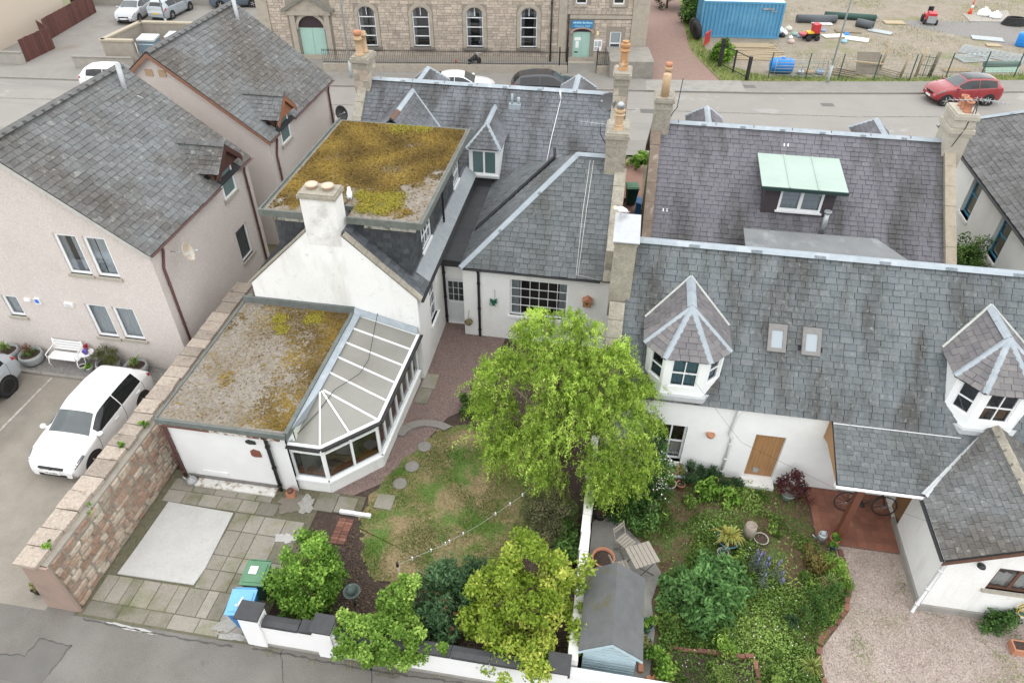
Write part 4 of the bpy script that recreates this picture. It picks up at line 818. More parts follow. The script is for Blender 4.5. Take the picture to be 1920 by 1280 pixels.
# dormers on the back of the street range
def piend_dormer(th, cx, hw, yf, zs, ze, zr, yr0, yr1, mat):
    wall(th, (cx-hw, yf, 0), (1, 0, 0), [(0, zs-.15), (2*hw, zs-.15), (2*hw, ze), (0, ze)], [(.1, zs+.02, 2*hw-.1, ze-.1)], UPVC, .05, name='dormer_face')
    window(th, (cx-hw+.1, yf, zs+.02), (1, 0, 0), (0, -1, 0), 2*hw-.2, ze-zs-.12, 2, 1, .055, .04, inset=.03, glass=M('green_glass', (.10, .16, .16), rough=.05, spec=.6), room=False, sill=.07, sillmat=UPVC, name='dormer_window')
    for s_ in (-1, 1):
        p = [(cx+s_*hw, yf, zs-.3), (cx+s_*hw, yf+1.6, zs+1.1), (cx+s_*hw, yf+1.5, ze), (cx+s_*hw, yf, ze)]; MB().poly(p if s_ > 0 else p[::-1]).build('dormer_cheek', UPVC, th)
    r = Roof(th, mat, .24, .17, name='dormer_roof'); h = hw+.1; f_ = yf-.12; A_ = (cx, yr0, zr); K = (cx, yr1, zr); e = ze
    r.face([(cx-h, yr1-.6, e), (cx-h, f_, e), A_, K]); r.face([(cx-h, f_, e), (cx+h, f_, e), A_]); r.face([(cx+h, f_, e), (cx+h, yr1-.6, e), K, A_]); o = r.done(thick=.05)
    leads(th, [(A_, (cx-h, f_, e)), (A_, (cx+h, f_, e)), (A_, K), (K, (cx+h+.1, yr1-.9, e-.15))], w=.11, name='hip_lead', par=o, piece_len=1.0)
piend_dormer(A, -5.45, .62, 26.4, 3.5, 4.66, 5.42, 27.15, 29.0, SL_A)
gd = Roof(A, SL_A, .26, .175, name='gablet_roof'); gx = -9.12; gz = 5.72; gf = 26.1
gd.face([(gx-1.75, 27.9, 4.42), (gx-1.75, gf, 4.42), (gx, gf, gz), (gx, 29.35, gz)]); gd.face([(gx+1.75, gf, 4.42), (gx+1.75, 27.9, 4.42), (gx, 29.35, gz), (gx, gf, gz)]); go = gd.done(thick=.06)
leads(A, [((gx, 27.0, gz+.02), (gx, 29.35, gz+.02)), ((gx, 29.35, gz+.02), (gx+1.75, 27.85, 4.45))], w=.13, name='hip_lead', par=go)
leads(A, [((gx, gf-.02, gz+.03), (gx, 27.0, gz+.03))], mat=BROWN, w=.14, name='ridge_tile', par=go)
MB().poly([(gx-1.6, 26.2, 4.4), (gx+1.6, 26.2, 4.4), (gx, 26.2, 5.62)]).build('gablet_face', M('dark_boarding', (.045, .042, .045), (.03, .03, .032), 6, .8), A)
street_dormer(A, -9.1, 29.7, 6.0, 32.6, 5.85, .8, SL_A); street_dormer(A, -2.2, 29.7, 6.0, 32.6, 5.9, .8, SL_A)
v_ = MB().bx(-4.85, 28.9, 5.2, -4.35, 29.2, 5.55).tube([(-4.72, 29.0, 5.5), (-4.72, 29.0, 5.95)], .05, 10).tube([(-4.45, 29.05, 5.5), (-4.45, 29.05, 5.8)], .07, 10); v_.build('roof_vent', LEAD, A)
MB().tube([(-2.7, 29.3, 5.72), (-2.75, 29.35, 6.1)], .035, 8).tube([(-2.7, 29.3, 5.72), (-2.9, 27.9, 4.55), (-3.0, 26.6, 3.5)], .014, 6).build('vent_pipe', UPVC, A)
# ---------------------------------------------------------------- flat-roofed extension
X = thing('flat_roof_extension', 'white flat-roofed extension with mossy gravel roof between stone wall and conservatory', 'extension', (-10, 12.2, 0))
EW = M('extension_render', (.74, .745, .74), (.69, .69, .685), 2, .9, .15, 26)
wall(X, (-11.9, 12.19, 0), (1, 0, 0), [(0, 0), (3.55, 0), (3.55, 2.5), (0, 2.5)], [], EW)
wall(X, (-11.9, 17.58, 0), (0, -1, 0), [(0, 0), (5.39, 0), (5.39, 2.5), (0, 2.5)], [], EW)
wall(X, (-8.1, 12.35, 0), (0, 1, 0), [(0, 0), (5.23, 0), (5.23, 2.6), (0, 2.6)], [], M('pale_green_plaster', (.55, .58, .50), (.5, .53, .46), 2, .9))
xr = MB().bx(-11.96, 12.0, 2.5, -8.1, 17.57, 2.66).build('flat_roof', FBAND, X)
mossy('chippings', [(-11.92, 12.06, -8.2, 17.5)], 2.662, xr, 9, CHIP); MOSS_JOBS.append((xr, [(-11.9, 12.15, -8.25, 17.45)], 2.672, 'ext'))
MB().bx(-11.99, 11.95, 2.52, -8.15, 12.01, 2.69).bx(-11.99, 12.01, 2.52, -11.93, 17.57, 2.69).bx(-8.2, 12.01, 2.66, -8.08, 17.57, 2.75).bx(-11.99, 17.5, 2.66, -8.08, 17.585, 2.9).build('roof_kerb', M('grey_green_felt', (.13, .145, .135), (.19, .21, .2), 4, .9, .2, 30), xr)
MB().bx(-11.95, 12.02, 2.34, -8.4, 12.08, 2.5).build('fascia', M('flaking_brown_fascia', (.17, .08, .06), (.12, .06, .045), 5, .8, c3=(.6, .57, .52), s3=1.6, t3=(.55, .6)), X)
pipe(X, [(-11.93, 12.05, 2.35), (-11.93, 12.12, 2.2), (-11.93, 12.12, .1)], M('maroon_pipe', (.12, .055, .05), rough=.5), .05)
pipe(X, [(-8.87, 12.0, 2.45), (-8.87, 12.1, 2.3), (-8.87, 12.1, .05)], BLACK, .055)
MB().bx(-11.85, 12.13, .02, -9.0, 12.188, .16).build('plinth', M('grey_plinth', (.2, .19, .18), (.14, .13, .12), 5, .9), X)
MB().bx(-11.3, 12.16, .3, -10.5, 12.189, .42).build('vent_grille', EW, X)
# ---------------------------------------------------------------- conservatory
K = thing('conservatory', 'white framed conservatory with sloping grey polycarbonate roof and angled end', 'conservatory', (-7, 14.5, 0))
cf = [Vector(p) for p in ((-8.38, 12.31, 0), (-7.38, 12.31, 0), (-6.16, 13.55, 0), (-6.05, 17.45, 0))]
ZS, ZE = .52, 2.04
mb = MB()
for a, b in zip(cf[:-1], cf[1:]):
    U = (b-a).normalized(); L_ = (b-a).length; N_ = U.cross(Vector((0, 0, 1))); mb.obox(a, U, (0, 0, 1), N_, (-.0, L_+.0), (0, ZS-.06), (-.12, .02))
mb.build('dwarf_wall', WHITE, K)
def cons_face(a, b, bays, toplights):
    U = (b-a).normalized(); L_ = (b-a).length; N_ = U.cross(Vector((0, 0, 1))); Z = Vector((0, 0, 1)); f = MB(); F = a
    f.obox(F, U, Z, N_, (0, L_), (ZS, ZS+.08), (-.08, .0)); f.obox(F, U, Z, N_, (0, L_), (ZE-.07, ZE), (-.08, 0))
    for i in range(bays+1):
        u = L_*i/bays; w = .07 if i in (0, bays) else .035; u0, u1 = max(0, u-w), min(L_, u+w); f.obox(F, U, Z, N_, (u0, u1), (ZS+.08, ZE-.07), (-.075, -.002))
    if toplights: f.obox(F, U, Z, N_, (.07, L_-.07), (1.62, 1.69), (-.07, -.005))
    fr_ = f.build('frame', UPVC, K)
    for i in range(bays):
        u0, u1 = L_*i/bays+.03, L_*(i+1)/bays-.03
        for z0, z1 in (((ZS+.06, 1.63), (1.68, ZE-.05)) if toplights else ((ZS+.06, ZE-.05),)):
            MB().poly([F+U*u0+Z*z0-N_*.04, F+U*u1+Z*z0-N_*.04, F+U*u1+Z*z1-N_*.04, F+U*u0+Z*z1-N_*.04]).build('pane', G, fr_)
    MB().obox(F, U, Z, N_, (-.03, L_+.03), (ZS-.06, ZS), (-.12, .07)).build('sill', UPVC, fr_)
    MB().obox(F, U, Z, N_, (0, L_), (ZS-.02, ZS+.16), (-.3, -.13)).build('inner_sill', M('orange_wood', (.36, .14, .05), (.3, .11, .04), 4, .5), fr_)
cons_face(cf[0], cf[1], 1, True); cons_face(cf[1], cf[2], 2, True); cons_face(cf[2], cf[3], 7, False)
MB().prism([(-8.09, 12.4, 0), (-7.45, 12.4, 0), (-6.25, 13.62, 0), (-6.15, 17.5, 0), (-8.09, 17.5, 0)], (0, 0, .06)).build('floor', M('conservatory_floor', (.30, .24, .18), (.25, .2, .15), 5, .7), K)
_s = MB().bx(-7.95, 15.2, .06, -7.2, 16.8, .45).bx(-8.05, 15.2, .45, -7.8, 16.8, .85).build('sofa', M('grey_sofa', (.20, .19, .18), (.16, .15, .15), 6, .9), None)
tagp(_s, 'grey sofa inside the conservatory behind the glass', 'sofa')
POLY = M('polycarbonate_roof', (.36, .35, .31), (.31, .30, .265), .9, .3, c3=(.41, .40, .36), s3=.5, t3=(.45, .8), spec=.5)
ap = Vector((-7.92, 13.95, 2.62)); rb = Vector((-7.92, 17.5, 2.62)); ov = .09
ee = [Vector((-8.3, 12.22, 2.06)), Vector((-7.35, 12.22, 2.06)), Vector((-6.07, 13.5, 2.06)), Vector((-5.96, 17.5, 2.06))]
mid = (ee[1]+ee[2])/2; n_ = 5; rf_pts = [(ap+(rb-ap)*(i/n_), ee[2]+(ee[3]-ee[2])*(i/n_)) for i in range(n_+1)]
panels = [[ee[0], ee[1], ap], [ee[1], mid, ap], [mid, ee[2], ap]]+[[rf_pts[i][1], rf_pts[i+1][1], rf_pts[i+1][0], rf_pts[i][0]] for i in range(n_)]
for P in panels:
    MB().prism([p-Vector((0, 0, .015)) for p in P], (0, 0, .02)).build('roof_panel', POLY, K)
def bar(a, b, w=.048, h=.045, name='rafter', mat=UPVC, par=None):
    a, b = Vector(a), Vector(b); d = (b-a).normalized(); s = d.cross(Vector((0, 0, 1))).normalized(); u = s.cross(d); return MB().obox(a, d, s, u, (0, (b-a).length), (-w/2, w/2), (-h*.4, h)).build(name, mat, par or K)
for e in (ee[1], mid, ee[2]): bar(ap+(e-ap)*.06, e)
for a, b in rf_pts[1:n_]: bar(a, b)
bar(rb+Vector((0, -.03, 0)), ee[3]+Vector((0, -.03, 0)))
for i in range(3): bar(ee[i]+Vector((0, 0, .0)), ee[i+1], .09, .045, name='eaves_beam')
_bk = thing  # noqa
gm = MB()
for i in range(3):
    a, b = ee[i], ee[i+1]; d = (b-a).normalized(); s = d.cross(Vector((0, 0, 1))).normalized(); gm.obox(a, d, s, (0, 0, 1), (-.02, (b-a).length+.02), (.05, .15), (-.04, .012))
gm.build('gutter', M('dirty_gutter', (.02, .02, .02), (.035, .034, .03), 3, .7), K)
MB().prism([(-8.34, 12.24, 2.12), (-8.02, 12.95, 2.36), (-7.86, 14.0, 2.67), (-7.86, 17.5, 2.67), (-8.08, 17.5, 2.72), (-8.08, 12.24, 2.7)][::-1], (0, 0, .02)).build('roof_flashing', LEAD, K)
MB().prism([(-8.08, 17.5, 2.7), (-5.98, 17.5, 2.12), (-5.98, 17.59, 2.3), (-8.08, 17.59, 2.86)], (0, -.06, .02)).build('roof_flashing', LEAD, K)
MB().poly([(-8.38, 12.33, 2.0), (-8.12, 12.33, 2.0), (-8.12, 12.33, 2.62)]).build('end_infill', UPVC, K)
MB().tube([(-7.3, 17.55, 2.75), (-7.2, 16.8, 2.6), (-7.0, 15.6, 2.47), (-7.05, 14.9, 2.5), (-7.5, 14.0, 2.6), (-7.75, 13.2, 2.42), (-8.2, 12.3, 2.15)], .01, 5).build('roof_cable', BLACK, K)

# ---------------------------------------------------------------- pink houses
def pink_house(label, y0, y1, xe, dormer_y, holes, win, name='pink_house'):
    th = thing(name, label, 'house', (xe, y0, 0)); half = 4.05; xm = xe-half; xl = xm-half; ze = 5.05; t = .766; zr = ze+t*half
    wall(th, (xl, y0, 0), (1, 0, 0), [(0, 0), (2*half, 0), (2*half, ze), (half, zr), (0, ze)], holes['front'], PINK, .13, name='gable_wall')
    wall(th, (xe, y0, 0), (0, 1, 0), [(0, 0), (y1-y0, 0), (y1-y0, ze+.02), (0, ze+.02)], holes['side'], PINK, .13)
    wall(th, (xe, y1, 0), (-1, 0, 0), [(0, 0), (2*half, 0), (2*half, ze), (half, zr), (0, ze)], [], PINK, name='gable_wall')
    wall(th, (xl, y1, 0), (0, -1, 0), [(0, 0), (y1-y0, 0), (y1-y0, ze), (0, ze)], [], PINK)
    r = Roof(th, SL_K, .30, .205); o = .17; zo = ze-t*o+.06; d0 = dormer_y-y0+.2
    r.face([(xe+o, y0-.2, zo), (xe+o, y1+.12, zo), (xm, y1+.12, zr+.06), (xm, y0-.2, zr+.06)], holes=[(d0-.72, -.1, d0+.72, .75)])
    r.face([(xl-o, y1+.12, zo), (xl-o, y0-.2, zo), (xm, y0-.2, zr+.06), (xm, y1+.12, zr+.06)]); ro = r.done(thick=.08)
    leads(th, [((xm, y0-.22, zr+.1), (xm, y1+.12, zr+.1))], mat=M('ridge_tile_grey', (.16, .16, .155), (.12, .12, .118), 4, .85, .3, 30, c3=(.25, .25, .22), s3=6), w=.19, name='ridge_tile', piece_len=.45)
    MB().prism([(xe+o, y0-.22, zo-.02), (xm, y0-.22, zr+.02), (xl-o, y0-.22, zo-.02), (xl-o, y0-.22, zo-.16), (xm, y0-.22, zr-.14), (xe+o, y0-.22, zo-.16)], (0, .05, 0)).build('barge_board', holes.get('barge', BROWN), th)
    gutter(th, (xe+o+.03, y0-.15, zo), (xe+o+.03, dormer_y-.75, zo), M('maroon_gutter', (.15, .075, .07), (.11, .055, .05), 6, .5), .07); gutter(th, (xe+o+.03, dormer_y+.75, zo), (xe+o+.03, y1+.1, zo), M('maroon_gutter', (.15, .075, .07)), .07)
    MP = M('maroon_gutter', (.15, .075, .07))
    pipe(th, [(xe+.17, y0+.45, zo-.05), (xe+.06, y0+.6, zo-.3), (xe+.06, y0+.35, zo-.8), (xe+.06, y0+.35, .1)], MP, .045); pipe(th, [(xe+.17, y1-.5, zo-.05), (xe+.06, y1-.4, zo-.35), (xe+.06, y1-.4, .1)], MP, .045)
    # wall-head dormer with a little gable
    dy, hw = dormer_y, .62; zt = 5.95
    for s_ in (-1, 1):
        p = [(xe, dy+s_*hw, 5.0), (xe, dy+s_*hw, 5.62), (xe-.9, dy+s_*hw, 5.62)]; MB().poly(p if s_ < 0 else p[::-1]).build('dormer_cheek', BROWN, th)
    MB().prism([(xe, dy-hw, 5.0), (xe, dy+hw, 5.0), (xe, dy+hw, 5.62), (xe, dy, 6.05), (xe, dy-hw, 5.62)], (-.03, 0, 0)).build('dormer_face', BROWN, th)
    for s_ in (-1, 1):
        P = [(xe+.3, dy+s_*.86, 5.5), (xe-.62, dy+s_*.86, 5.5), (xe-1.62, dy, 6.26), (xe+.3, dy, 6.26)]
        dr_ = Roof(th, SL_K, .24, .17, name='dormer_roof'); dr_.face(P[::-1] if s_ > 0 else P); 
        dr_.faces[0] = ([Vector(q) for q in ((P[1], P[0], P[3], P[2]) if s_ < 0 else P)], (), SL_K, False); dr_.done(thick=.05)
    leads(th, [((xe+.32, dy, 6.29), (xe-1.62, dy, 6.29))], mat=M('ridge_tile_grey', (.16, .16, .155)), w=.14, name='ridge_tile', piece_len=.45)
    leads(th, [((xe-1.62, dy-.0, 6.3), (xe-.6, dy-.9, 5.5))], w=.06, name='valley_lead', piece_len=1.3)
    MB().prism([(xe+.31, dy-.9, 5.45), (xe+.31, dy, 6.24), (xe+.31, dy+.9, 5.45), (xe+.31, dy+.9, 5.25), (xe+.31, dy, 6.02), (xe+.31, dy-.9, 5.25)], (-.04, 0, 0)).build('barge_board', holes['wood'], th)
    MB().poly([(xe+.2, dy-.8, 5.4), (xe+.2, dy+.8, 5.4), (xe+.2, dy, 6.08)]).build('dormer_gable', holes['wood'], th)
    window(th, (xe+.01, dy-.45, 4.28), (0, 1, 0), (1, 0, 0), .9, 1.2, 1, 1, .07, inset=.0, room=False, glass=M('green_glass', (.10, .16, .16)), name='dormer_window', sill=.12)
    fl = MB().tube([(xm+.62, y1-.9, zr-.55), (xm+.42, y1-.55, zr+.35)], .09, 10).tube([(xm+.62, y1-.9, zr-.5), (xm+1.1, y1-.75, zr-.83)], .07, 8); fl.build('vent_pipe', M('pale_grey_flashing', (.55, .57, .59), (.45, .47, .48), 5, .6), th)
    for (u0, z0, u1, z1, cur) in win: window(th, (xl+u0, y0, z0), (1, 0, 0), (0, -1, 0), u1-u0, z1-z0, 1, 1, .085, inset=.08, curtain=cur, sill=.11)
    return th
xl1 = -14.1-8.1
def W1(x0, z0, x1, z1): return (x0-xl1, z0, x1-xl1, z1)
_ws = [W1(-17.22, 3.86, -16.42, 5.36), W1(-16.22, 3.86, -15.44, 5.36), W1(-17.28, 1.22, -16.48, 2.62), W1(-16.28, 1.25, -15.48, 2.62), W1(-20.42, 1.72, -19.82, 2.6)]
_cu = [[(0, 0, .28, 1), (.55, 0, 1, 1)], [(0, 0, .3, 1), (.35, 0, 1, 1)], [(0, 0, 1, 1)], [(0, 0, 1, 1)], [(0, 0, 1, 1)]]
P1 = pink_house('pink pebbledash house nearest the parked white car, with satellite dish', 16.57, 23.3, -14.1, 21.7, {'front': _ws, 'side': [(4.75, 1.5, 5.65, 2.85)], 'wood': M('dark_brown_wood', (.075, .03, .025), (.055, .024, .02), 5, .6), 'barge': M('white_grey_verge', (.5, .49, .46), (.4, .39, .36), 4, .9)}, [(*w, c) for w, c in zip(_ws, _cu)])
window(P1, (-14.1, 21.32, 1.5), (0, 1, 0), (1, 0, 0), .9, 1.35, 1, 1, .06, inset=.09, sill=.11, curtain=[(0, 0, 1, 1)], cmat=M('grey_net', (.2, .22, .27), rough=.9))
P2 = pink_house('farther pink pebbledash house behind the first, brown trimmed gable', 25.0, 31.8, -13.95, 26.5, {'front': [], 'side': [], 'wood': M('orange_brown_wood', (.30, .13, .07), (.24, .1, .055), 5, .6), 'barge': M('orange_brown_verge', (.27, .14, .09), (.2, .1, .07), 5, .7)}, [])
for x in (-18.4, -17.85): MB().bx(x, 24.97, 7.25, x+.3, 25.0, 7.5).build('vent_brick', M('buff_vent', (.42, .3, .2)), P2)
window(P2, (-13.95, 26.15, 4.3), (0, 1, 0), (1, 0, 0), .05, .05, 1, 1, .02, room=False, pane=False, name='window_stay')
# side house on the right edge with blue windows
D = thing('blue_window_house', 'white walled house with blue framed windows and grey roof at the right edge', 'house', (15, 27, 0))
BLUE = M('blue_window_paint', (.05, .26, .42), rough=.4)
wall(D, (15, 34.5, 0), (0, -1, 0), [(0, 0), (14, 0), (14, 3.65), (0, 3.65)], [(4.0, 1.55, 5.0, 3.35), (7.3, 1.55, 8.3, 3.35)], WHITE, .2)
wall(D, (15, 20.5, 0), (1, 0, 0), [(0, 0), (9, 0), (9, 3.65), (0, 3.65)], [], WHITE)
for y in (30.5, 27.2): window(D, (15, y, 1.55), (0, -1, 0), (-1, 0, 0), 1.0, 1.8, 1, 2, .07, frame=BLUE, inset=.17, sill=.1, sillmat=WHITE, curtain=[(0, 0, 1, 1)], cmat=M('pink_curtain', (.45, .36, .33), (.35, .3, .3), 3, .9))
rD = Roof(D, M('side_house_slate', (.17, .168, .165), (.14, .138, .135), 1, .8, .25, 40, c3=(.12, .12, .115), s3=.5, c4=(.26, .26, .245), s4=9, t4=(.6, .78), rnd=.2), .27, .19)
rD.face([(14.75, 35.2, 3.5), (14.75, 20.2, 3.5), (19.5, 20.2, 7.0), (19.5, 30.45, 7.0)]); rD.face([(24.25, 35.2, 3.5), (14.75, 35.2, 3.5), (19.5, 30.45, 7.0)]); rD.done()
leads(D, [((14.75, 35.2, 3.55), (19.5, 30.45, 7.05)), ((19.5, 30.45, 7.05), (19.5, 20.2, 7.05))], w=.16, piece_len=1.6); gutter(D, (14.7, 20.2, 3.46), (14.7, 35.2, 3.46), BLACK, .07)
# beige gable end at the top left corner
BB = thing('beige_house', 'plain beige rendered house at the top left corner behind the brown fence', 'house', (-47, 46, 0))
wall(BB, (-45.3, 45.3, 0), (0, 1, 0), [(0, 0), (9, 0), (9, 6.0), (0, 6.0)], [], BEIGE)
wall(BB, (-57, 45.3, 0), (1, 0, 0), [(0, 0), (11.7, 0), (11.7, 6), (5.85, 9.5), (0, 6)], [], BEIGE, name='gable_wall')
rr_ = Roof(BB, SL_K, .3, .2); rr_.face([(-45.1, 45.1, 5.95), (-45.1, 54.5, 5.95), (-51.15, 54.5, 9.6), (-51.15, 45.1, 9.6)], bare=True); rr_.face([(-57.2, 54.5, 5.95), (-57.2, 45.1, 5.95), (-51.15, 45.1, 9.6), (-51.15, 54.5, 9.6)], bare=True); rr_.done(under=SL_K)

# ---------------------------------------------------------------- stone hall across the street
Hh = thing('stone_hall', 'sandstone hall with arched windows and mint green doors across the street', 'hall', (-12, 50.2, 0))
HO = Vector((-25.5, 48.15, 0)); ha = radians(8.5); HU = Vector((cos(ha), sin(ha), 0)); HN = Vector((sin(ha), -cos(ha), 0)); HZ = Vector((0, 0, 1))
ASHLAR = M('hall_stone', (.46, .395, .33), (.40, .34, .28), 3, .95, .3, 30, rnd=.16, hue=(.49, .42, .35), grain=(8, .12), c3=(.22, .19, .155), s3=.8, t3=(.6, .85))
MORTAR = M('hall_mortar', (.30, .26, .22), (.24, .21, .175), 5, .95)
DRESS = M('dressed_stone', (.40, .36, .295), (.34, .30, .25), 3, .95, .2, 30, c3=(.26, .235, .2), s3=1.5, t3=(.55, .8))
MINT = M('mint_paint', (.36, .53, .47), (.33, .50, .44), 3, .6)
wins = [6.85, 10.55, 14.25, 17.98]; hs = [(2.62, .0, 4.4, 2.9)]+[(x, .95, x+1.16, 3.55) for x in wins]+[(21.62, .05, 22.88, 2.25), (24.2, .5, 24.98, 2.07), (21.7, 3.82, 22.46, 5.4), (24.22, 3.78, 24.98, 5.4)]
mw = wall(Hh, HO-HN*.02, HU, [(0, 0), (26.7, 0), (26.7, 9), (0, 9)], hs, MORTAR, .25)
stonework(Hh, mw, HO-HN*.02+HZ*.0, HU, HZ, 26.7, 4.9, [(h[0]-.26, h[1]-.12, h[2]+.26, h[3]+.24) for h in hs]+[(2.0, 0, 5.0, 4.3), (25.6, 0, 26.7, 9), (-.1, 0, .75, 9), (20.6, 0, 21.15, 9), (21.3, 2.9, 25.6, 3.12), (21.4, 2.2, 23.05, 2.85)], ASHLAR, (.15, .23), (.24, .6), .03)
stonework(Hh, mw, HO-HN*.02+HZ*4.9, HU, HZ, 26.7, 4.1, [], ASHLAR, (.22, .3), (.5, 1.0), .03)
def hp(u, z, d=0.0): return HO+HU*u+HZ*z+HN*d
def hbox(mb, u0, u1, z0, z1, d0, d1): return mb.obox(HO, HU, HZ, HN, (u0, u1), (z0, z1), (d0, d1))
for u0, u1, d in ((25.6, 26.72, .09), (-.02, .75, .09), (20.6, 21.15, .06)): hbox(MB(), u0, u1, 0, 9, -.02, d).build('pilaster', DRESS, Hh)
hbox(MB(), 21.3, 25.58, 2.92, 3.1, -.02, .08).build('string_course', DRESS, Hh); hbox(MB(), -.05, 26.75, 0, .35, -.02, .05).build('plinth', DRESS, Hh)
def arch(u0, u1, zs, d0, d1, t, mat, name, n=10, rise=1.0):
    c, r = (u0+u1)/2, (u1-u0)/2; mb = MB()
    for i in range(n):
        a0, a1 = pi*i/n, pi*(i+1)/n
        P = [(c-cos(a)*R_, zs+sin(a)*R_*rise) for a, R_ in ((a0, r), (a1, r), (a1, r+t), (a0, r+t))]
        mb.prism([hp(p[0], p[1], d0) for p in P][::-1], HN*(d1-d0))
    return mb.build(name, mat, Hh)
def arch_fill(u0, u1, zs, ztop, mat, name, d=0.0):   # spandrels between arch and square head
    c, r = (u0+u1)/2, (u1-u0)/2; mb = MB(); n = 10
    for i in range(n):
        a0, a1 = pi*i/n, pi*(i+1)/n; p, q = (c-cos(a0)*r, zs+sin(a0)*(ztop-zs-.02)), (c-cos(a1)*r, zs+sin(a1)*(ztop-zs-.02))
        mb.poly([hp(p[0], p[1], d), hp(q[0], q[1], d), hp(q[0], ztop, d), hp(p[0], ztop, d)])
    return mb.build(name, mat, Hh)
NETC = M('white_drape', (.5, .5, .5), (.4, .4, .4), 5, .9, stretch=(8, 8, .5))
for i, x in enumerate(wins):
    w = window(Hh, hp(x, .95), HU, HN, 1.16, 2.6, 1, 4, .07, .03, inset=.16, sill=.14, sillmat=DRESS, curtain=[(0, 0, .25, 1), (.78, 0, 1, 1)] if i != 1 else [(0, 0, .22, 1)], cmat=NETC, name='arched_window')
    MB().obox(hp(x+.56, 3.0), HU, HZ, HN, (0, .04), (0, .5), (-.15, -.1)).build('glazing_bar', UPVC, w)
    arch_fill(x, x+1.16, 3.0, 3.56, DRESS, 'arch_spandrel', -.03); arch(x-.02, x+1.18, 3.0, -.02, .07, .24, DRESS, 'arch_surround')
    for u0, u1 in ((x-.24, x-.01), (x+1.17, x+1.4)): hbox(MB(), u0, u1, .95, 3.0, -.02, .05).build('jamb', DRESS, Hh)
    hbox(MB(), x-.3, x+1.46, .78, .95, -.02, .14).build('sill_stone', M('dark_sill', (.2, .18, .155), (.15, .135, .12), 5, .9), Hh)
# pedimented main door
arch_fill(2.62, 4.4, 2.2, 2.95, DRESS, 'arch_spandrel', -.03); arch(2.6, 4.42, 2.05, -.02, .1, .2, DRESS, 'arch_surround')
md = MB().obox(hp(2.62, 0), HU, HZ, HN, (0, 1.78), (0, 2.08), (-.2, -.14)).build('main_door', MINT, Hh)
for k in range(2): MB().obox(hp(2.66+k*.87, .1), HU, HZ, HN, (0, .83), (0, 1.9), (-.14, -.11)).build('door_leaf', MINT, md)
MB().obox(hp(2.62, 2.1), HU, HZ, HN, (0, 1.78), (0, .85), (-.2, -.18)).build('fanlight', M('dark_fanlight', (.05, .035, .04), rough=.1), md)
for u0, u1 in ((2.15, 2.5), (4.5, 4.85)): hbox(MB(), u0, u1, 0, 3.0, -.02, .16).build('pilaster', DRESS, Hh)
pd = hbox(MB(), 2.0, 5.0, 3.0, 3.3, -.02, .22).build('entablature', DRESS, Hh)
MB().prism([hp(1.9, 3.3, -.02), hp(5.1, 3.3, -.02), hp(3.5, 4.2, -.02)], HN*.2).build('pediment', DRESS, pd)
for a, b in ((hp(1.75, 3.3, .1), hp(3.5, 4.28, .1)), (hp(5.25, 3.3, .1), hp(3.5, 4.28, .1))):
    d = (b-a).normalized(); MB().obox(a, d, HN, d.cross(HN), (0, (b-a).length), (-.12, .28), (-.1, .1)).build('pediment_moulding', M('dark_moulding', (.22, .21, .18), (.16, .155, .13), 5, .9), pd)
# side door, sign, notice board, window
arch(21.55, 22.95, 1.95, -.02, .06, .18, M('pink_sandstone', (.42, .29, .25), (.36, .25, .21), 4, .9), 'arch_surround', rise=.45)
sd_ = MB().obox(hp(21.62, .05), HU, HZ, HN, (0, 1.26), (0, 1.95), (-.2, -.14)).build('side_door', MINT, Hh)
for k in range(2): MB().obox(hp(21.65+k*.61, .1), HU, HZ, HN, (0, .58), (0, 1.85), (-.14, -.12)).build('door_leaf', MINT, sd_)
MB().obox(hp(21.62, 2.0), HU, HZ, HN, (0, 1.26), (0, .25), (-.2, -.15)).build('fanlight', M('dark_fanlight', (.05, .035, .04)), sd_)
MB().obox(hp(21.75, 1.45), HU, HZ, HN, (0, .45), (0, .2), (-.12, -.11)).obox(hp(21.85, .95), HU, HZ, HN, (0, .22), (0, .45), (-.12, -.11)).build('paper_notice', UPVC, sd_)
MB().obox(hp(21.8, .62), HU, HZ, HN, (0, .24), (0, .08), (-.12, -.105)).build('letter_plate', BLACK, sd_)
hbox(MB(), 21.3, 23.2, -.02, .1, -.02, .5).build('door_step', DRESS, Hh)
sg = hbox(MB(), 21.49, 22.97, 2.3, 2.8, .0, .04).build('blue_sign', M('sign_blue', (.055, .22, .42), (.045, .19, .37), 3, .5)); tagp(sg, 'blue sign board with two lines of pale lettering above the side door', 'sign')
def text_mesh(txt, size, M4, mat, parent, name='lettering', extrude=.002):
    cu = bpy.data.curves.new('t', 'FONT'); cu.body = txt; cu.size = size; cu.align_x = 'CENTER'; cu.align_y = 'CENTER'; cu.extrude = extrude
    to = bpy.data.objects.new('t', cu); COL.objects.link(to); dg = bpy.context.evaluated_depsgraph_get(); me = bpy.data.meshes.new_from_object(to.evaluated_get(dg))
    bpy.data.objects.remove(to); me.name = name; me.materials.clear(); me.materials.append(mat)
    a = me.attributes.new('rnd', 'FLOAT', 'FACE'); me.transform(M4); o = bpy.data.objects.new(name, me); COL.objects.link(o); setpar(o, parent, True); return o
def face_mat(o, U, V):
    U, V = Vector(U).normalized(), Vector(V).normalized(); N_ = U.cross(V); o = Vector(o)
    return Matrix(((U.x, V.x, N_.x, o.x), (U.y, V.y, N_.y, o.y), (U.z, V.z, N_.z, o.z), (0, 0, 0, 1)))
PALEBL = M('pale_sign_letters', (.35, .6, .75), rough=.6)
for k, w in enumerate((.1, .09, .1, .09, .1)): MB().obox(hp(21.6+k*.115, 2.6), HU, HZ, HN, (0, w), (0, .13 if k % 2 else .1), (.041, .046)).build('lettering', PALEBL, sg)
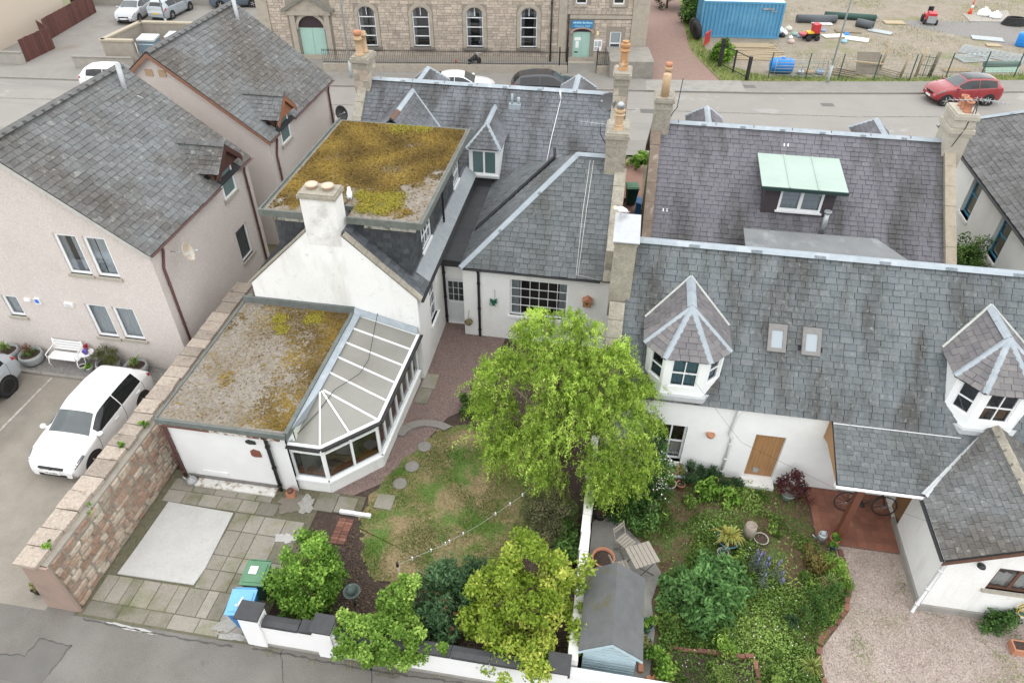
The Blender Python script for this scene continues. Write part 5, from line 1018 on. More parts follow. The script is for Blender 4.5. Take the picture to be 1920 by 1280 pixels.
for k, w in enumerate((.1, .09, .08, .1, .09, .1, .08)): MB().obox(hp(22.24+k*.1, 2.6), HU, HZ, HN, (0, w*.85), (0, .13 if k in (0, 3) else .09), (.041, .046)).build('lettering', PALEBL, sg)
text_mesh('Victoria Hall', .21, face_mat(hp(22.23, 2.43, .042), HU, HZ), PALEBL, sg)
nb = hbox(MB(), 23.12, 23.68, .8, 1.54, .0, .05).build('notice_board', UPVC); tagp(nb, 'white framed notice board on the hall wall beside the side door', 'notice board')
for (a, b, c, d, m) in ((.05, .32, .24, .64, M('green_leaflet', (.35, .5, .42))), (.28, .3, .5, .66, M('grey_leaflet', (.42, .4, .44))), (.05, .06, .22, .26, M('grey_leaflet', (.42, .4, .44)))): MB().obox(hp(23.12, .8), HU, HZ, HN, (a, c), (b, d), (.051, .055)).build('leaflet', m, nb)
window(Hh, hp(24.2, .5), HU, HN, .78, 1.57, 1, 2, .08, .04, inset=.1, curtain=[(0, 0, 1, 1)], cmat=M('blue_grey_net', (.3, .36, .38), (.45, .5, .52), 5, .9, stretch=(9, 9, .4)), sill=.1, sillmat=DRESS)
MB().obox(hp(24.3, 1.3), HU, HZ, HN, (0, .58), (0, .7), (-.16, -.14)).build('blind', UPVC, Hh)
for u in (21.7, 24.22): window(Hh, hp(u, 3.82), HU, HN, .76, 1.55, 1, 2, .08, .03, inset=.12, sill=.14, sillmat=DRESS)
for u in (20.1, 21.28): pipe(Hh, [hp(u, 4.6 if u < 21 else 3.2, .1), hp(u, 0, .1)], BLACK, .06)
for u in (23.25,): hbox(MB(), u, u+.14, 1.85, 2.1, 0, .12).build('wall_light', M('cream_light', (.75, .65, .4)), Hh)
hbox(MB(), 0, 26.7, 8.9, 9.2, -.4, .3).build('cornice', DRESS, Hh)
MB().prism([hp(26.72, 0, 0), hp(26.72, 9, 0), hp(26.72, 9, -9), hp(26.72, 0, -9)], HU*.01).build('side_wall', ASHLAR, Hh)
MB().prism([hp(-.2, 9.2, .3), hp(26.9, 9.2, .3), hp(26.9, 12, -5), hp(-.2, 12, -5)], HZ*.1).build('roof', SL_K, Hh)
# ================================================================== GARDEN WALLS
GW = thing('rubble_wall', 'tall rubble stone garden wall with flat sandstone copings between car park and patio', 'wall', (-12.8, 13, 0))
RUB = M('rubble_stone', (.46, .27, .18), (.38, .28, .21), 4, .95, .6, 30, rnd=.28, hue=(.42, .37, .30), c3=(.47, .41, .33), s3=1.6, t3=(.5, .62), c4=(.24, .21, .18), s4=4, t4=(.6, .74), grain=(14, .22))
RMORT = M('rubble_mortar', (.36, .325, .275), (.27, .245, .205), 4, .95, .5, 20)
core = MB().prism([(-12.42, 7.66, 0), (-12.5, 7.66, 1.9), (-13.12, 7.66, 1.9), (-13.2, 7.66, 0)], (0, 11.3, 0)).build('wall_core', RMORT, GW)
stonework(GW, core, (-12.42, 7.72, .02), (0, 1, 0), Vector((-.08, 0, 1.9)), 11.2, 1.85, [], RUB, (.13, .27), (.2, .62), .05, kind='rubble', joint=.035)
stonework(GW, core, (-13.2, 18.9, .02), (0, -1, 0), Vector((.08, 0, 1.9)), 11.2, 1.85, [], RUB, (.12, .24), (.2, .5), .03, kind='rubble', joint=.03)
MB().prism([(-12.36, 7.6, 0), (-12.46, 7.6, 1.9), (-13.16, 7.6, 1.9), (-13.26, 7.6, 0)], (0, .08, 0)).build('rendered_end', M('pink_cement_end', (.46, .33, .27), (.40, .29, .24), 3, .95, .3, 30, c3=(.3, .24, .2), s3=1.4, t3=(.55, .8)), GW)
MB().bx(-13.22, 7.66, 1.9, -12.76, 18.9, 1.975).build('joint_moss', M('dark_joint_moss', (.10, .06, .045), (.07, .06, .03), 9, .95), GW)
COPE = M('coping_sandstone', (.47, .40, .335), (.40, .335, .275), 7, .95, .6, 40, grain=(16, .2), c3=(.56, .50, .43), s3=9, t3=(.6, .75), rnd=.2, c4=(.20, .16, .12), s4=3, t4=(.56, .74))
y = 7.56
while y < 18.9:
    l = random.uniform(.42, .62); mb = MB(); mb.cr = random.random(); j = lambda: random.uniform(-.035, .035)
    x0, x1, z0 = -13.3+j(), -12.68+j(), 1.9
    if y < 7.7: l = .55
    mb.prism([(x0, y+.013, z0), (x1, y+.013+j()*.5, z0), (x1, y+l-.013+j()*.5, z0), (x0, y+l-.013, z0)], (0, 0, .11+random.uniform(-.006, .006))); mb.build('coping_stone', COPE, GW); y += l
FW = thing('front_garden_wall', 'low white wall with black coping slabs along the lane', 'wall', (-3, 7.7, 0))
WPAINT = M('white_wall_paint', (.80, .80, .79), (.76, .76, .75), 3, .85, .15, 20)
BCOPE = M('black_coping', (.035, .035, .038), (.05, .05, .053), 6, .6, .1, 30)
MB().bx(-7.3, 7.58, -.02, 6.4, 7.8, .98).build('wall_body', WPAINT, FW)
MB().bx(-7.75, 7.55, -.02, 6.4, 7.579, .09).build('wall_footing', CONC, FW)
for (px_, l, hh) in ((-7.75, .5, 1.28), (-5.9, .42, 1.22), (-.32, .42, 1.2)):
    p = MB().bx(px_, 7.52, -.02, px_+l, 7.9, hh).build('pier', WPAINT, FW)
    MB().prism([(px_-.05, 7.47, hh), (px_+l+.05, 7.47, hh), (px_+l+.05, 7.95, hh), (px_-.05, 7.95, hh)], (0, 0, .05)).build('pier_cap', BCOPE, p)
MB().bx(-6.27, 7.53, .98, -5.96, 7.85, 1.07).build('coping_slab', BCOPE, FW)
x = -7.2
while x < -.4:
    l = .92
    if not (-6.0 < x+.46 < -5.45): MB().prism([(x, 7.52, .98), (x, 7.86, .98), (x, 7.80, 1.06), (x, 7.66, 1.09), (x, 7.54, 1.05)], (l-.012, 0, 0)).build('coping_slab', BCOPE, FW)
    x += l
DW = thing('dividing_wall', 'narrow white wall dividing the two gardens beside the shed', 'wall', (.15, 11, 0))
mb = MB()
for i in range(12):
    y0 = 7.85+i*.58; zt = 1.18+random.uniform(-.03, .03); MB().prism([(.06+random.uniform(-.02, .02), y0, 0), (.3+random.uniform(-.02, .02), y0, 0), (.28+random.uniform(-.02, .02), y0+.575, 0), (.07+random.uniform(-.02, .02), y0+.575, 0)], (0, 0, zt)).build('wall_section', WHITED, DW)
# low wall and iron railings in front of the hall
HW = thing('railing_wall', 'stone dwarf wall with black iron railings in front of the hall', 'railings', (-12, 47.8, 0))
def rl(u, d, z): return HO+HU*u+HN*d+HZ*z
hw = MB().obox(HO, HU, HZ, HN, (4.6, 21.2), (0, .55), (2.2, 2.5)).obox(HO, HU, HZ, HN, (23.2, 24.0), (0, .55), (2.2, 2.5)).build('dwarf_wall', DRESS, HW)
MB().obox(HO, HU, HZ, HN, (24.0, 26.9), (0, 1.15), (0.2, 3.3)).build('corner_wall', M('grey_stone_wall', (.30, .28, .25), (.22, .205, .18), 3, .95, .4, 20), HW)
for s0, s1 in ((4.6, 20.6), (20.7, 21.2), (23.2, 24.0)):
    MB().obox(HO, HU, HZ, HN, (s0, s1), (1.38, 1.42), (2.33, 2.37)).obox(HO, HU, HZ, HN, (s0, s1), (.62, .65), (2.33, 2.37)).build('rail', BLACK, HW)
    u = s0
    while u < s1:
        MB().obox(rl(u, 2.35, .55), HU, HZ, HN, (-.009, .009), (0, .97), (-.009, .009)).build('railing_bar', BLACK, HW); u += .125 if True else 0
for u in (20.65, 21.2, 23.2): MB().obox(rl(u, 2.35, 0), HU, HZ, HN, (-.04, .04), (0, 1.75), (-.04, .04)).build('gate_post', BLACK, HW)
# ================================================================== VEHICLES
CARS = {
 'hatch': dict(L=4.26, W=1.8, r=.32, wb=2.63, T=[(-2.13, .62, .55, .60, .70, .34), (-2.08, .93, .62, .88, .80, .26), (-1.95, 1.07, .62, .98, .86, .2), (-1.62, 1.39, .55, 1.0, .885, .18), (-.9, 1.47, .58, .98, .895, .18), (0, 1.47, .585, .96, .90, .18), (.38, 1.41, .56, .95, .90, .18), (1.08, .99, .70, .93, .89, .18), (1.6, .90, .70, .85, .88, .2), (1.98, .76, .62, .72, .82, .24), (2.13, .56, .5, .53, .66, .3)], ws=(.40, 1.05), rw=(-1.97, -1.66), sg=(-1.45, .82)),
 'sedan': dict(L=4.67, W=1.79, r=.32, wb=2.7, T=[(-2.33, .66, .55, .64, .70, .34), (-2.28, .92, .62, .88, .80, .26), (-1.75, 1.0, .68, .95, .87, .2), (-1.15, 1.30, .56, .97, .885, .18), (-.5, 1.42, .58, .95, .895, .18), (0, 1.42, .58, .94, .895, .18), (.35, 1.37, .56, .93, .895, .18), (1.1, .97, .70, .91, .885, .18), (1.75, .88, .70, .82, .87, .2), (2.15, .72, .62, .68, .80, .24), (2.33, .52, .5, .5, .62, .3)], ws=(.38, 1.06), rw=(-1.72, -1.05), sg=(-1.1, .82)),
 'estate': dict(L=4.7, W=1.85, r=.33, wb=2.75, T=[(-2.35, .66, .55, .64, .74, .34), (-2.3, .95, .62, .9, .83, .28), (-2.15, 1.08, .64, 1.0, .89, .22), (-1.75, 1.42, .58, 1.02, .91, .2), (-.8, 1.53, .61, 1.0, .92, .2), (0, 1.53, .61, .98, .925, .2), (.3, 1.46, .58, .97, .92, .2), (1.05, 1.05, .72, .97, .91, .2), (1.75, .96, .72, .9, .89, .22), (2.2, .78, .64, .74, .83, .26), (2.35, .56, .5, .53, .66, .32)], ws=(.33, 1.0), rw=(-2.17, -1.8), sg=(-1.75, .8)),
 'suv': dict(L=4.3, W=1.81, r=.345, wb=2.67, T=[(-2.15, .72, .55, .7, .74, .42), (-2.1, 1.05, .62, 1.0, .83, .34), (-1.95, 1.2, .64, 1.1, .87, .3), (-1.62, 1.53, .57, 1.12, .89, .28), (-.8, 1.62, .6, 1.08, .9, .28), (.05, 1.61, .6, 1.05, .9, .28), (.35, 1.54, .57, 1.04, .9, .28), (1.08, 1.14, .7, 1.04, .89, .28), (1.65, 1.04, .7, .97, .88, .3), (2.0, .88, .64, .82, .83, .34), (2.15, .6, .52, .57, .68, .4)], ws=(.38, 1.04), rw=(-1.97, -1.67), sg=(-1.55, .8))}
CGLASS = M('car_glass', (.012, .014, .015), rough=.08, spec=.5); CSCR = M('car_windscreen', (.07, .085, .088), (.05, .06, .062), 2, .06, spec=.6, coat=.2)
REDL = M('tail_light_red', (.35, .02, .02), rough=.15); LAMP = M('headlight_glass', (.05, .053, .056), (.2, .21, .22), 7, .1, spec=.6); BLACKP = M('black_trim', (.015, .015, .016), rough=.4); PLATE = M('plate_white', (.75, .75, .73), rough=.5); PLATEY = M('plate_yellow', (.70, .52, .06), rough=.5)
def smooth(a, k=2):
    b = np.array(a)
    for _ in range(k): b[1:-1] = .25*b[:-2]+.5*b[1:-1]+.25*b[2:]
    return b
def car(kind, paint, loc, rz, label, tint=CGLASS, screen=CSCR, plate=None, rim=CHROME, detail=True, roof=None, yellow=False, name='parked_car', group=None):
    c = CARS[kind]; th = thing(name, label, 'car', loc, rz, group); T = np.array(c['T'])
    xs = np.linspace(T[0, 0], T[-1, 0], 61); A_ = [smooth(np.interp(xs, T[:, 0], T[:, i])) for i in range(1, 6)]
    def ring(x):
        zt, wt, zb, wb_, zl = (np.interp(x, xs, a) for a in A_); m = (zt+zb)/2
        return [(0, zt+.012), (wt*.55, zt+.006), (wt*.9, zt-.012), (wt+.012, zt-.05), (wt*.42+wb_*.58*.985, zt*.42+zb*.58), (wb_*.972, zb), (wb_*.995, zb-.06), (wb_, zb*.6+zl*.4), (wb_*.985, zl+.12), (wb_*.93, zl), (0, zl)]
    NR = 11
    def S(x, s):
        r = ring(x); i = min(int(s), NR-2); t = s-i; return (r[i][0]*(1-t)+r[i+1][0]*t, r[i][1]*(1-t)+r[i+1][1]*t)
    body = MB(); st = [ring(x) for x in xs]; n = len(xs)
    for sg_ in (1, -1):
        b = len(body.v)
        for i, x in enumerate(xs):
            for (y, z) in st[i]: body.v.append((x, sg_*y, z))
        for i in range(n-1):
            for k in range(NR-1):
                f = (b+i*NR+k, b+(i+1)*NR+k, b+(i+1)*NR+k+1, b+i*NR+k+1); body.f.append(f if sg_ < 0 else f[::-1]); body.r.append(.5); body.mi.append(0); body.sm.append(True)
        for e in (0, n-1):
            f = tuple(b+e*NR+k for k in range(NR)); body.f.append(f if (e == 0) == (sg_ > 0) else f[::-1]); body.r.append(.5); body.mi.append(0); body.sm.append(False)
    body.build('body', paint, th, world=False)
    def patch(x0, x1, s0, s1, mat, nm, sides=(1, -1), off=.006, nx=8, ns=5, both=False, par=None, k0=0, k1=0):
        for sd in ([0] if both else sides):
            mb = MB(); mb.csm = True; rows = []
            ss = [-s1+2*s1*j/(2*ns) for j in range(2*ns+1)] if both else [s0+(s1-s0)*j/ns for j in range(ns+1)]
            for i in range(nx+1):
                row_ = []
                for j, s in enumerate(ss):
                    tt = (j/ns) if not both else 0; x = x0+(x1-x0)*i/nx+(k0*(1-i/nx)+k1*i/nx)*tt
                    y, z = S(x, abs(s)); yy = y*(sd if sd else (1 if s > 0 else -1))
                    dz = .008 if both else .0; row_.append((x+(off if both and x > 0 else (-off if both else 0)), yy*(1 if both else 1)+(0 if both else sd*off), z+dz))
                rows.append(row_)
            b = [p for r_ in rows for p in r_]; m = len(ss)
            mb.add(b, [((i*m+j), (i+1)*m+j, (i+1)*m+j+1, i*m+j+1) if (sd <= 0) else (i*m+j, i*m+j+1, (i+1)*m+j+1, (i+1)*m+j) for i in range(nx) for j in range(m-1)])
            mb.build(nm, mat, par or th, world=False)
    patch(c['ws'][0]+.03, c['ws'][1]-.02, 0, 2.75, screen, 'windscreen', both=True); patch(c['rw'][0]+.04, c['rw'][1]-.03, 0, 2.6, tint, 'rear_window', both=True)
    a, b = c['sg']; m_ = (a+b)/2-.05
    patch(m_+.018, b, 3.2, 4.95, tint, 'side_window'); patch(a, m_-.018, 3.2, 4.95, tint, 'side_window')
    if roof: patch(c['sg'][0]+.2, c['ws'][0]-.05, 0, 2.3, roof, 'glass_roof', both=True)
    xf = c['T'][-1][0]; xr = c['T'][0][0]
    for s in (1, -1):
        sm_ = MB()
        for xx in (b+.12, m_, a-.02): sm_.tube([(xx+(.05 if q > 7 else 0), s*(S(xx, q)[0]+.001), S(xx, q)[1]) for q in (5, 6, 7, 8)], .006, 4, False)
        sm_.tube([(xx, s*(S(xx, 8.2)[0]+.001), S(xx, 8.2)[1]) for xx in np.linspace(a, b+.12, 6)], .007, 4, False); sm_.build('door_seam', BLACKP, th, world=False)
    patch(xf-.5, xf-.1, 3.6, 5.6, LAMP, 'headlight', nx=5, ns=4, off=.01); patch(xr+.03, xr+.3, 4.7, 6.2, REDL, 'tail_light', nx=4, ns=3, off=.008)
    zf = S(xf-.06, 0)[1]
    MB().box((xf-.03, 0, zf-.02), (.06, .8, .05)).box((xf-.02, 0, .36), (.05, .9, .1)).build('grille', BLACKP, th, world=False)
    if detail: MB().lathe((0, 0, 0), [(.055, 0), (.06, .012), (.04, .02)], 12, M4=Matrix.Translation((xf-.0, 0, zf-.01)) @ Matrix.Rotation(pi/2, 4, 'Y')).build('badge', BLACKP, th, world=False)
    pl = MB().box((xf+.006, 0, .46), (.02, .52, .115)).build('number_plate', PLATE, th, world=False); MB().box((xr-.006, 0, .6), (.02, .52, .115)).build('number_plate', PLATEY, th, world=False)
    if plate:
        o = text_mesh(plate, .1, Matrix(((0, 0, 1, xf+.018), (1, 0, 0, 0), (0, 1, 0, .46), (0, 0, 0, 1))), BLACKP, th); o.matrix_parent_inverse = Matrix.Identity(4)
    xm = c['ws'][1]-.12; zm = S(xm, 5)[1]
    for s in (1, -1):
        w_ = c['W']/2
        MB().lathe((xm-.05, s*(w_+.06), zm+.06), [(.03, -.06), (.08, -.045), (.095, 0), (.08, .05), (.03, .07)], 10).box((xm-.04, s*(w_-.03), zm+.04), (.07, .14, .04)).build('wing_mirror', paint, th, world=False)
        for hx in ((a+m_)/2-.25, (m_+b)/2-.2): MB().box((hx, s*(w_+.004), zm-.13), (.2, .03, .035)).build('door_handle', paint, th, world=False)
        for x in (c['wb']/2+.08, -c['wb']/2+.08):
            Rm = Matrix.Translation((x, s*(w_-.1), c['r'])) @ Matrix.Rotation(-s*pi/2, 4, 'X')
            MB().lathe((0, 0, 0), [(c['r']+.06, -.06), (c['r']+.06, .098)], 22, M4=Rm).build('wheel_arch', BLACKP, th, world=False)
            W_ = MB().lathe((0, 0, 0), [(c['r']-.03, -.1), (c['r'], -.07), (c['r'], .075), (c['r']-.03, .108), (c['r']*.7, .11), (c['r']*.68, .08)], 22, M4=Rm).build('wheel', RUBBER, th, world=False)
            rm = MB().lathe((0, 0, 0), [(c['r']*.69, .07), (c['r']*.69, .105), (c['r']*.6, .105), (c['r']*.6, .085), (.02, .085)], 20, M4=Rm)
            rm.build('rim', BLACKP, W_, world=False); sp = MB()
            for k in range(5):
                aa = 2*pi*k/5; sp.box((cos(aa)*c['r']*.34, sin(aa)*c['r']*.34, .098), (c['r']*.6, .05, .02), aa, M4=None)
            me = sp; me.v = [tuple(Rm @ Vector(v)) for v in me.v]; me.build('spokes', rim, W_, world=False)
    return th
def paintm(n, col, c2=None): return M(n, col, c2, 3, .3, spec=.5, coat=.7)
car('hatch', paintm('white_car_paint', (.80, .80, .80)), (-15.62, 13.42, 0), radians(-90), 'white hatchback parked beside the rubble stone wall', plate='FT14 BXL', name='hatchback')
car('suv', paintm('pale_grey_car_paint', (.42, .45, .47)), (-20.5, 13.25, 0), radians(-90), 'pale grey car cut off by the left edge beside the planters', rim=BLACKP, name='parked_car')
car('sedan', paintm('silver_paint', (.40, .41, .43)), (-40.3, 56.0, 0), radians(-82), 'silver saloon facing the street in the far car park', name='saloon_car')
car('hatch', paintm('silver_blue_paint', (.34, .37, .40)), (-37.9, 57.2, 0), radians(88), 'silver hatchback with yellow rear plate in the far car park', name='hatchback')
car('hatch', paintm('dark_blue_paint', (.10, .13, .17)), (-33.8, 60.6, 0), radians(20), 'dark blue car at the top edge of the far car park', name='parked_car')
car('hatch', paintm('white_car_paint', (.80, .80, .80)), (-32.6, 41.3, 0), radians(6), 'white car on the street half hidden by the pink house ridge', name='parked_car')
car('sedan', paintm('white_car_paint', (.80, .80, .80)), (-10.6, 43.95, 0), radians(8.5), 'white saloon on the street in front of the hall railings', name='saloon_car')
car('estate', paintm('black_car_paint', (.02, .022, .028)), (-5.0, 44.75, 0), radians(8.5), 'black estate car on the street below the hall side door', name='estate_car')
car('suv', paintm('red_car_paint', (.28, .02, .026)), (20.85, 48.45, 0), radians(192), 'red compact SUV driving on the street by the works yard', roof=CGLASS, name='suv')
# ================================================================== VEGETATION
RNG = np.random.default_rng(11)
def leafmat(n, c, hue, c2=None, rnd=.4, trans=.35, rough=.6): return M(n, c, c2, 2.5, rough, rnd=rnd, hue=hue, trans=trans, spec=.25)
def leaf_mesh(name, P, l, w, mat, parent=None, up=.55, down=0.0, rv=None, seed=None, **k):
    """one quad per leaf at points P; up biases the face to the sky, down makes the leaf hang"""
    g = RNG; n = len(P); nrm = g.normal(size=(n, 3)); nrm /= np.linalg.norm(nrm, axis=1, keepdims=True); nrm[:, 2] = np.abs(nrm[:, 2])+up; nrm /= np.linalg.norm(nrm, axis=1, keepdims=True)
    d = g.normal(size=(n, 3)); d[:, 2] -= down*1.6; d -= nrm*np.sum(d*nrm, axis=1, keepdims=True)*(0.8); d /= np.linalg.norm(d, axis=1, keepdims=True)+1e-9
    s = np.cross(nrm, d); s /= np.linalg.norm(s, axis=1, keepdims=True)+1e-9
    ll = (l*g.uniform(.6, 1.3, n))[:, None]; ww = (w*g.uniform(.7, 1.25, n))[:, None]
    V = np.empty((n, 4, 3)); V[:, 0] = P-d*ll*.5; V[:, 1] = P+s*ww*.5+nrm*ww*.12; V[:, 2] = P+d*ll*.5-nrm*ll*.08; V[:, 3] = P-s*ww*.5+nrm*ww*.12
    me = bpy.data.meshes.new(name); me.vertices.add(n*4); me.vertices.foreach_set('co', V.reshape(-1)); me.loops.add(n*4); me.loops.foreach_set('vertex_index', np.arange(n*4, dtype=np.int32))
    me.polygons.add(n); me.polygons.foreach_set('loop_start', np.arange(0, n*4, 4, dtype=np.int32)); me.polygons.foreach_set('loop_total', np.full(n, 4, dtype=np.int32))
    me.materials.append(mat); a = me.attributes.new('rnd', 'FLOAT', 'FACE'); a.data.foreach_set('value', (rv if rv is not None else g.random(n)).astype(np.float32)); me.update(calc_edges=True)
    o = bpy.data.objects.new(name, me); COL.objects.link(o)
    if parent: setpar(o, parent, True)
    return tagp(o, **k)
def clump_points(lobes, n, sub=.32, subn=60, squash=(1, 1, 1), shell=.35):
    """lobes (x,y,z,r): leaf points gathered in many small clumps through the lobes; returns points and clump tone"""
    g = RNG; vol = np.array([r**2.2 for *_, r in lobes]); vol /= vol.sum(); C_ = []; R_ = []
    for (x, y, z, r), v in zip(lobes, vol):
        m = max(3, int(subn*v)); u = g.normal(size=(m, 3)); u /= np.linalg.norm(u, axis=1, keepdims=True); rr = r*g.random(m)**shell
        C_.append(np.array([x, y, z])+u*rr[:, None]*np.array(squash)); R_.append(np.full(m, min(sub, r*.7)))
    C_ = np.concatenate(C_); R_ = np.concatenate(R_)*g.uniform(.6, 1.3, len(C_)); tone = g.uniform(.1, .9, len(C_))
    i = g.choice(len(C_), n, p=(R_**2)/(R_**2).sum()); u = g.normal(size=(n, 3)); u /= np.linalg.norm(u, axis=1, keepdims=True)
    P = C_[i]+u*(R_[i]*g.random(n)**.45)[:, None]; rv = np.clip(tone[i]*.75+g.uniform(-.2, .35, n), 0, 1)
    ok = P[:, 2] > .03; return P[ok], rv[ok], C_
BARK = M('bark', (.16, .12, .085), (.10, .075, .055), 8, .95, .5, 20)
def limbs(parent, base, top, targets, r0, mat=BARK, name='branch'):
    base, top = Vector(base), Vector(top); m = (base+top)/2+Vector((random.uniform(-.08, .08), random.uniform(-.08, .08), 0))
    MB().tube([base, m, top], [r0, r0*.8, r0*.6], 9).build('trunk', mat, parent)
    for t in targets:
        t = Vector(t); a = base+(top-base)*random.uniform(.55, 1.0); k = (a+t)/2+Vector((random.uniform(-.15, .15), random.uniform(-.15, .15), random.uniform(0, .25)))
        MB().tube([a, k, t], [r0*.5, r0*.3, r0*.08], 6).build(name, mat, parent)
        for _ in range(2):
            q = k+(t-k)*random.uniform(.1, .6); e = q+Vector((random.uniform(-.5, .5), random.uniform(-.5, .5), random.uniform(-.1, .5))); MB().tube([q, (q+e)/2+Vector((0, 0, .05)), e], [r0*.2, r0*.12, r0*.04], 5).build('twig', mat, parent)
def tree(name, label, cat, lobes, n, l, w, mat, base, top, r0=.08, sub=.32, subn=60, up=.5, down=0, squash=(1, 1, 1), group=None, crown='crown', nl=8, shell=.35):
    th = thing(name, label, cat, (base[0], base[1], 0), 0, group); P, rv, C_ = clump_points(lobes, n, sub, subn, squash, shell)
    leaf_mesh(crown, P, l, w, mat, th, up=up, down=down, rv=rv)
    sel = [C_[i] for i in RNG.choice(len(C_), min(nl, len(C_)), replace=False)]; limbs(th, base, top, sel, r0); return th
WIL = leafmat('willow_leaf', (.28, .44, .055), (.46, .60, .12), rnd=.42, trans=.4); LIME = leafmat('lime_leaf', (.27, .40, .04), (.48, .49, .11), rnd=.4, trans=.4); FRESH = leafmat('fresh_leaf', (.12, .25, .03), (.27, .43, .075), rnd=.45)
IVY = leafmat('ivy_leaf', (.18, .33, .045), (.32, .45, .10), rnd=.45); BLUEG = leafmat('blue_green_leaf', (.07, .15, .06), (.13, .22, .10), rnd=.45); DARKG = leafmat('dark_leaf', (.045, .075, .025), (.09, .12, .05), rnd=.5, trans=.2); MIDG = leafmat('mid_leaf', (.07, .15, .03), (.14, .24, .06), rnd=.45); GRASSM = leafmat('grass_blade', (.15, .25, .045), (.27, .31, .10), rnd=.4); DRYG = leafmat('dry_grass', (.26, .27, .10), (.36, .33, .16), rnd=.35); MAROON = leafmat('maroon_leaf', (.10, .03, .035), (.16, .06, .05), rnd=.4); YELG = leafmat('variegated_blade', (.50, .44, .12), (.25, .32, .08), rnd=.3)
wl = [(-1.6, 14.7, 5.45, .4), (-.75, 14.9, 5.3, .35), (-1.55, 14.6, 4.95, .6), (-.5, 14.8, 4.85, .6), (-2.4, 14.3, 3.75, .75), (-1.1, 14.1, 4.3, .9), (.35, 14.4, 4.2, .8), (-2.6, 13.7, 2.7, .75), (-.8, 13.5, 3.1, 1.0), (.75, 13.7, 3.0, .9), (1.25, 13.3, 2.2, .65), (.25, 12.8, 2.2, .7), (-2.2, 13.2, 2.1, .7), (1.05, 14.2, 3.6, .7), (.55, 12.6, 1.7, .5), (-1.4, 12.9, 2.4, .8), (-.3, 13.9, 3.7, .9), (-3.1, 14.0, 3.2, .4), (1.55, 13.8, 2.9, .35), (-2.9, 13.9, 4.1, .35), (-2.0, 14.6, 5.0, .35), (.6, 14.6, 4.9, .3), (-2.3, 13.0, 1.75, .5), (-1.0, 12.6, 1.7, .5), (.35, 12.45, 1.45, .45), (1.2, 12.9, 1.6, .5)]
def willow():
    th = thing('willow_tree', 'large yellow-green willow with fine drooping leaves in the middle of the gardens', 'tree', (-.75, 13.0, 0)); g = RNG; vol = np.array([r**2 for *_, r in wl]); vol /= vol.sum(); PP = []; RV = []; st = MB(); tips = []
    for k in range(2500):
        x, y, z, r = wl[g.choice(len(wl), p=vol)]; u = g.normal(size=3); u /= np.linalg.norm(u); u[2] = abs(u[2])*.9-.15; c = np.array([x, y, z])+u*r*g.random()**.35
        out = np.array([c[0]+.6, c[1]-13.4, .25]); out = out/(np.linalg.norm(out)+1e-6)*.5+g.normal(size=3)*.45; L_ = g.uniform(.28, .8); m = int(38*L_/.6); t = np.linspace(0, 1, m)[:, None]
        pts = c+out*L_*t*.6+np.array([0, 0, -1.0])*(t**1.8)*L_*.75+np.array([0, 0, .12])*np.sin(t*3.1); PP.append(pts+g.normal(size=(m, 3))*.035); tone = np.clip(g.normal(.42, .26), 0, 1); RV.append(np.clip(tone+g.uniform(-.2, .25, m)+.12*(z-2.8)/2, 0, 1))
        if k % 3 == 0: st.tube([tuple(p) for p in pts[::max(1, m//4)]], [.009]+[.005]*(len(pts[::max(1, m//4)])-1), 4, False)
        if k % 40 == 0: tips.append(c)
    P = np.concatenate(PP); leaf_mesh('crown', P, .105, .024, WIL, th, up=.3, down=.9, rv=np.concatenate(RV)); st.build('twigs', M('willow_twig', (.26, .2, .07), (.18, .13, .06), 9, .9), th, kind='stuff'); limbs(th, (-.75, 13.0, 0), (-.6, 13.5, 2.3), tips[:34], .13)
willow()
ft = [(-1.45, 9.4, 2.2, .55), (-.45, 9.3, 2.1, .55), (-2.05, 9.0, 1.45, .5), (-1.15, 9.0, 1.6, .8), (-.15, 9.1, 1.5, .6), (-1.6, 8.4, .95, .55), (-.8, 8.2, .95, .6), (.05, 9.5, 2.0, .4), (-1.05, 9.7, 2.5, .4), (-2.05, 8.4, .9, .45), (.2, 8.6, 1.1, .4), (-.55, 7.75, .9, .5), (-1.3, 7.7, .85, .5)]
tree('golden_tree', 'golden-green leafy tree overhanging the white front wall by the shed', 'tree', ft, 21000, .10, .055, LIME, (-.95, 8.7, 0), (-.9, 8.9, 1.3), .09, sub=.27, subn=140, nl=18)
tree('round_shrub', 'rounded bright green shrub beside the two wheelie bins', 'shrub', [(-6.75, 9.15, 1.0, .85), (-6.7, 9.25, 1.55, .55), (-7.1, 9.0, .7, .65), (-6.4, 9.0, .75, .65), (-6.7, 8.75, .55, .6)], 12500, .095, .055, FRESH, (-6.75, 9.1, 0), (-6.75, 9.1, .8), .06, sub=.24, subn=130, nl=10, shell=.2)
iv = thing('wall_ivy', 'ivy mound spilling over the black coping of the front wall', 'ivy', (-4.3, 7.8, 0))
P, rv, _ = clump_points([(-5.2, 7.85, 1.05, .32), (-4.9, 7.7, .95, .42), (-4.4, 7.68, .95, .45), (-3.9, 7.68, .98, .42), (-3.4, 7.72, 1.05, .28), (-3.0, 7.75, 1.08, .22), (-2.75, 7.7, 1.05, .16), (-4.6, 7.5, .75, .3), (-4.1, 7.52, .72, .28), (-4.2, 8.4, .9, .4), (-4.25, 8.75, 1.15, .42), (-4.1, 9.0, 1.3, .28), (-4.0, 8.1, .8, .4), (-5.1, 7.55, .8, .3), (-3.6, 7.55, .8, .25), (-4.5, 8.0, 1.0, .4)], 19000, .2, 150); leaf_mesh('leaves', P, .075, .06, IVY, iv, rv=rv)
MB().tube([(-4.25, 8.8, 0), (-4.25, 8.8, 1.2)], .03, 6).build('stem', BARK, iv)
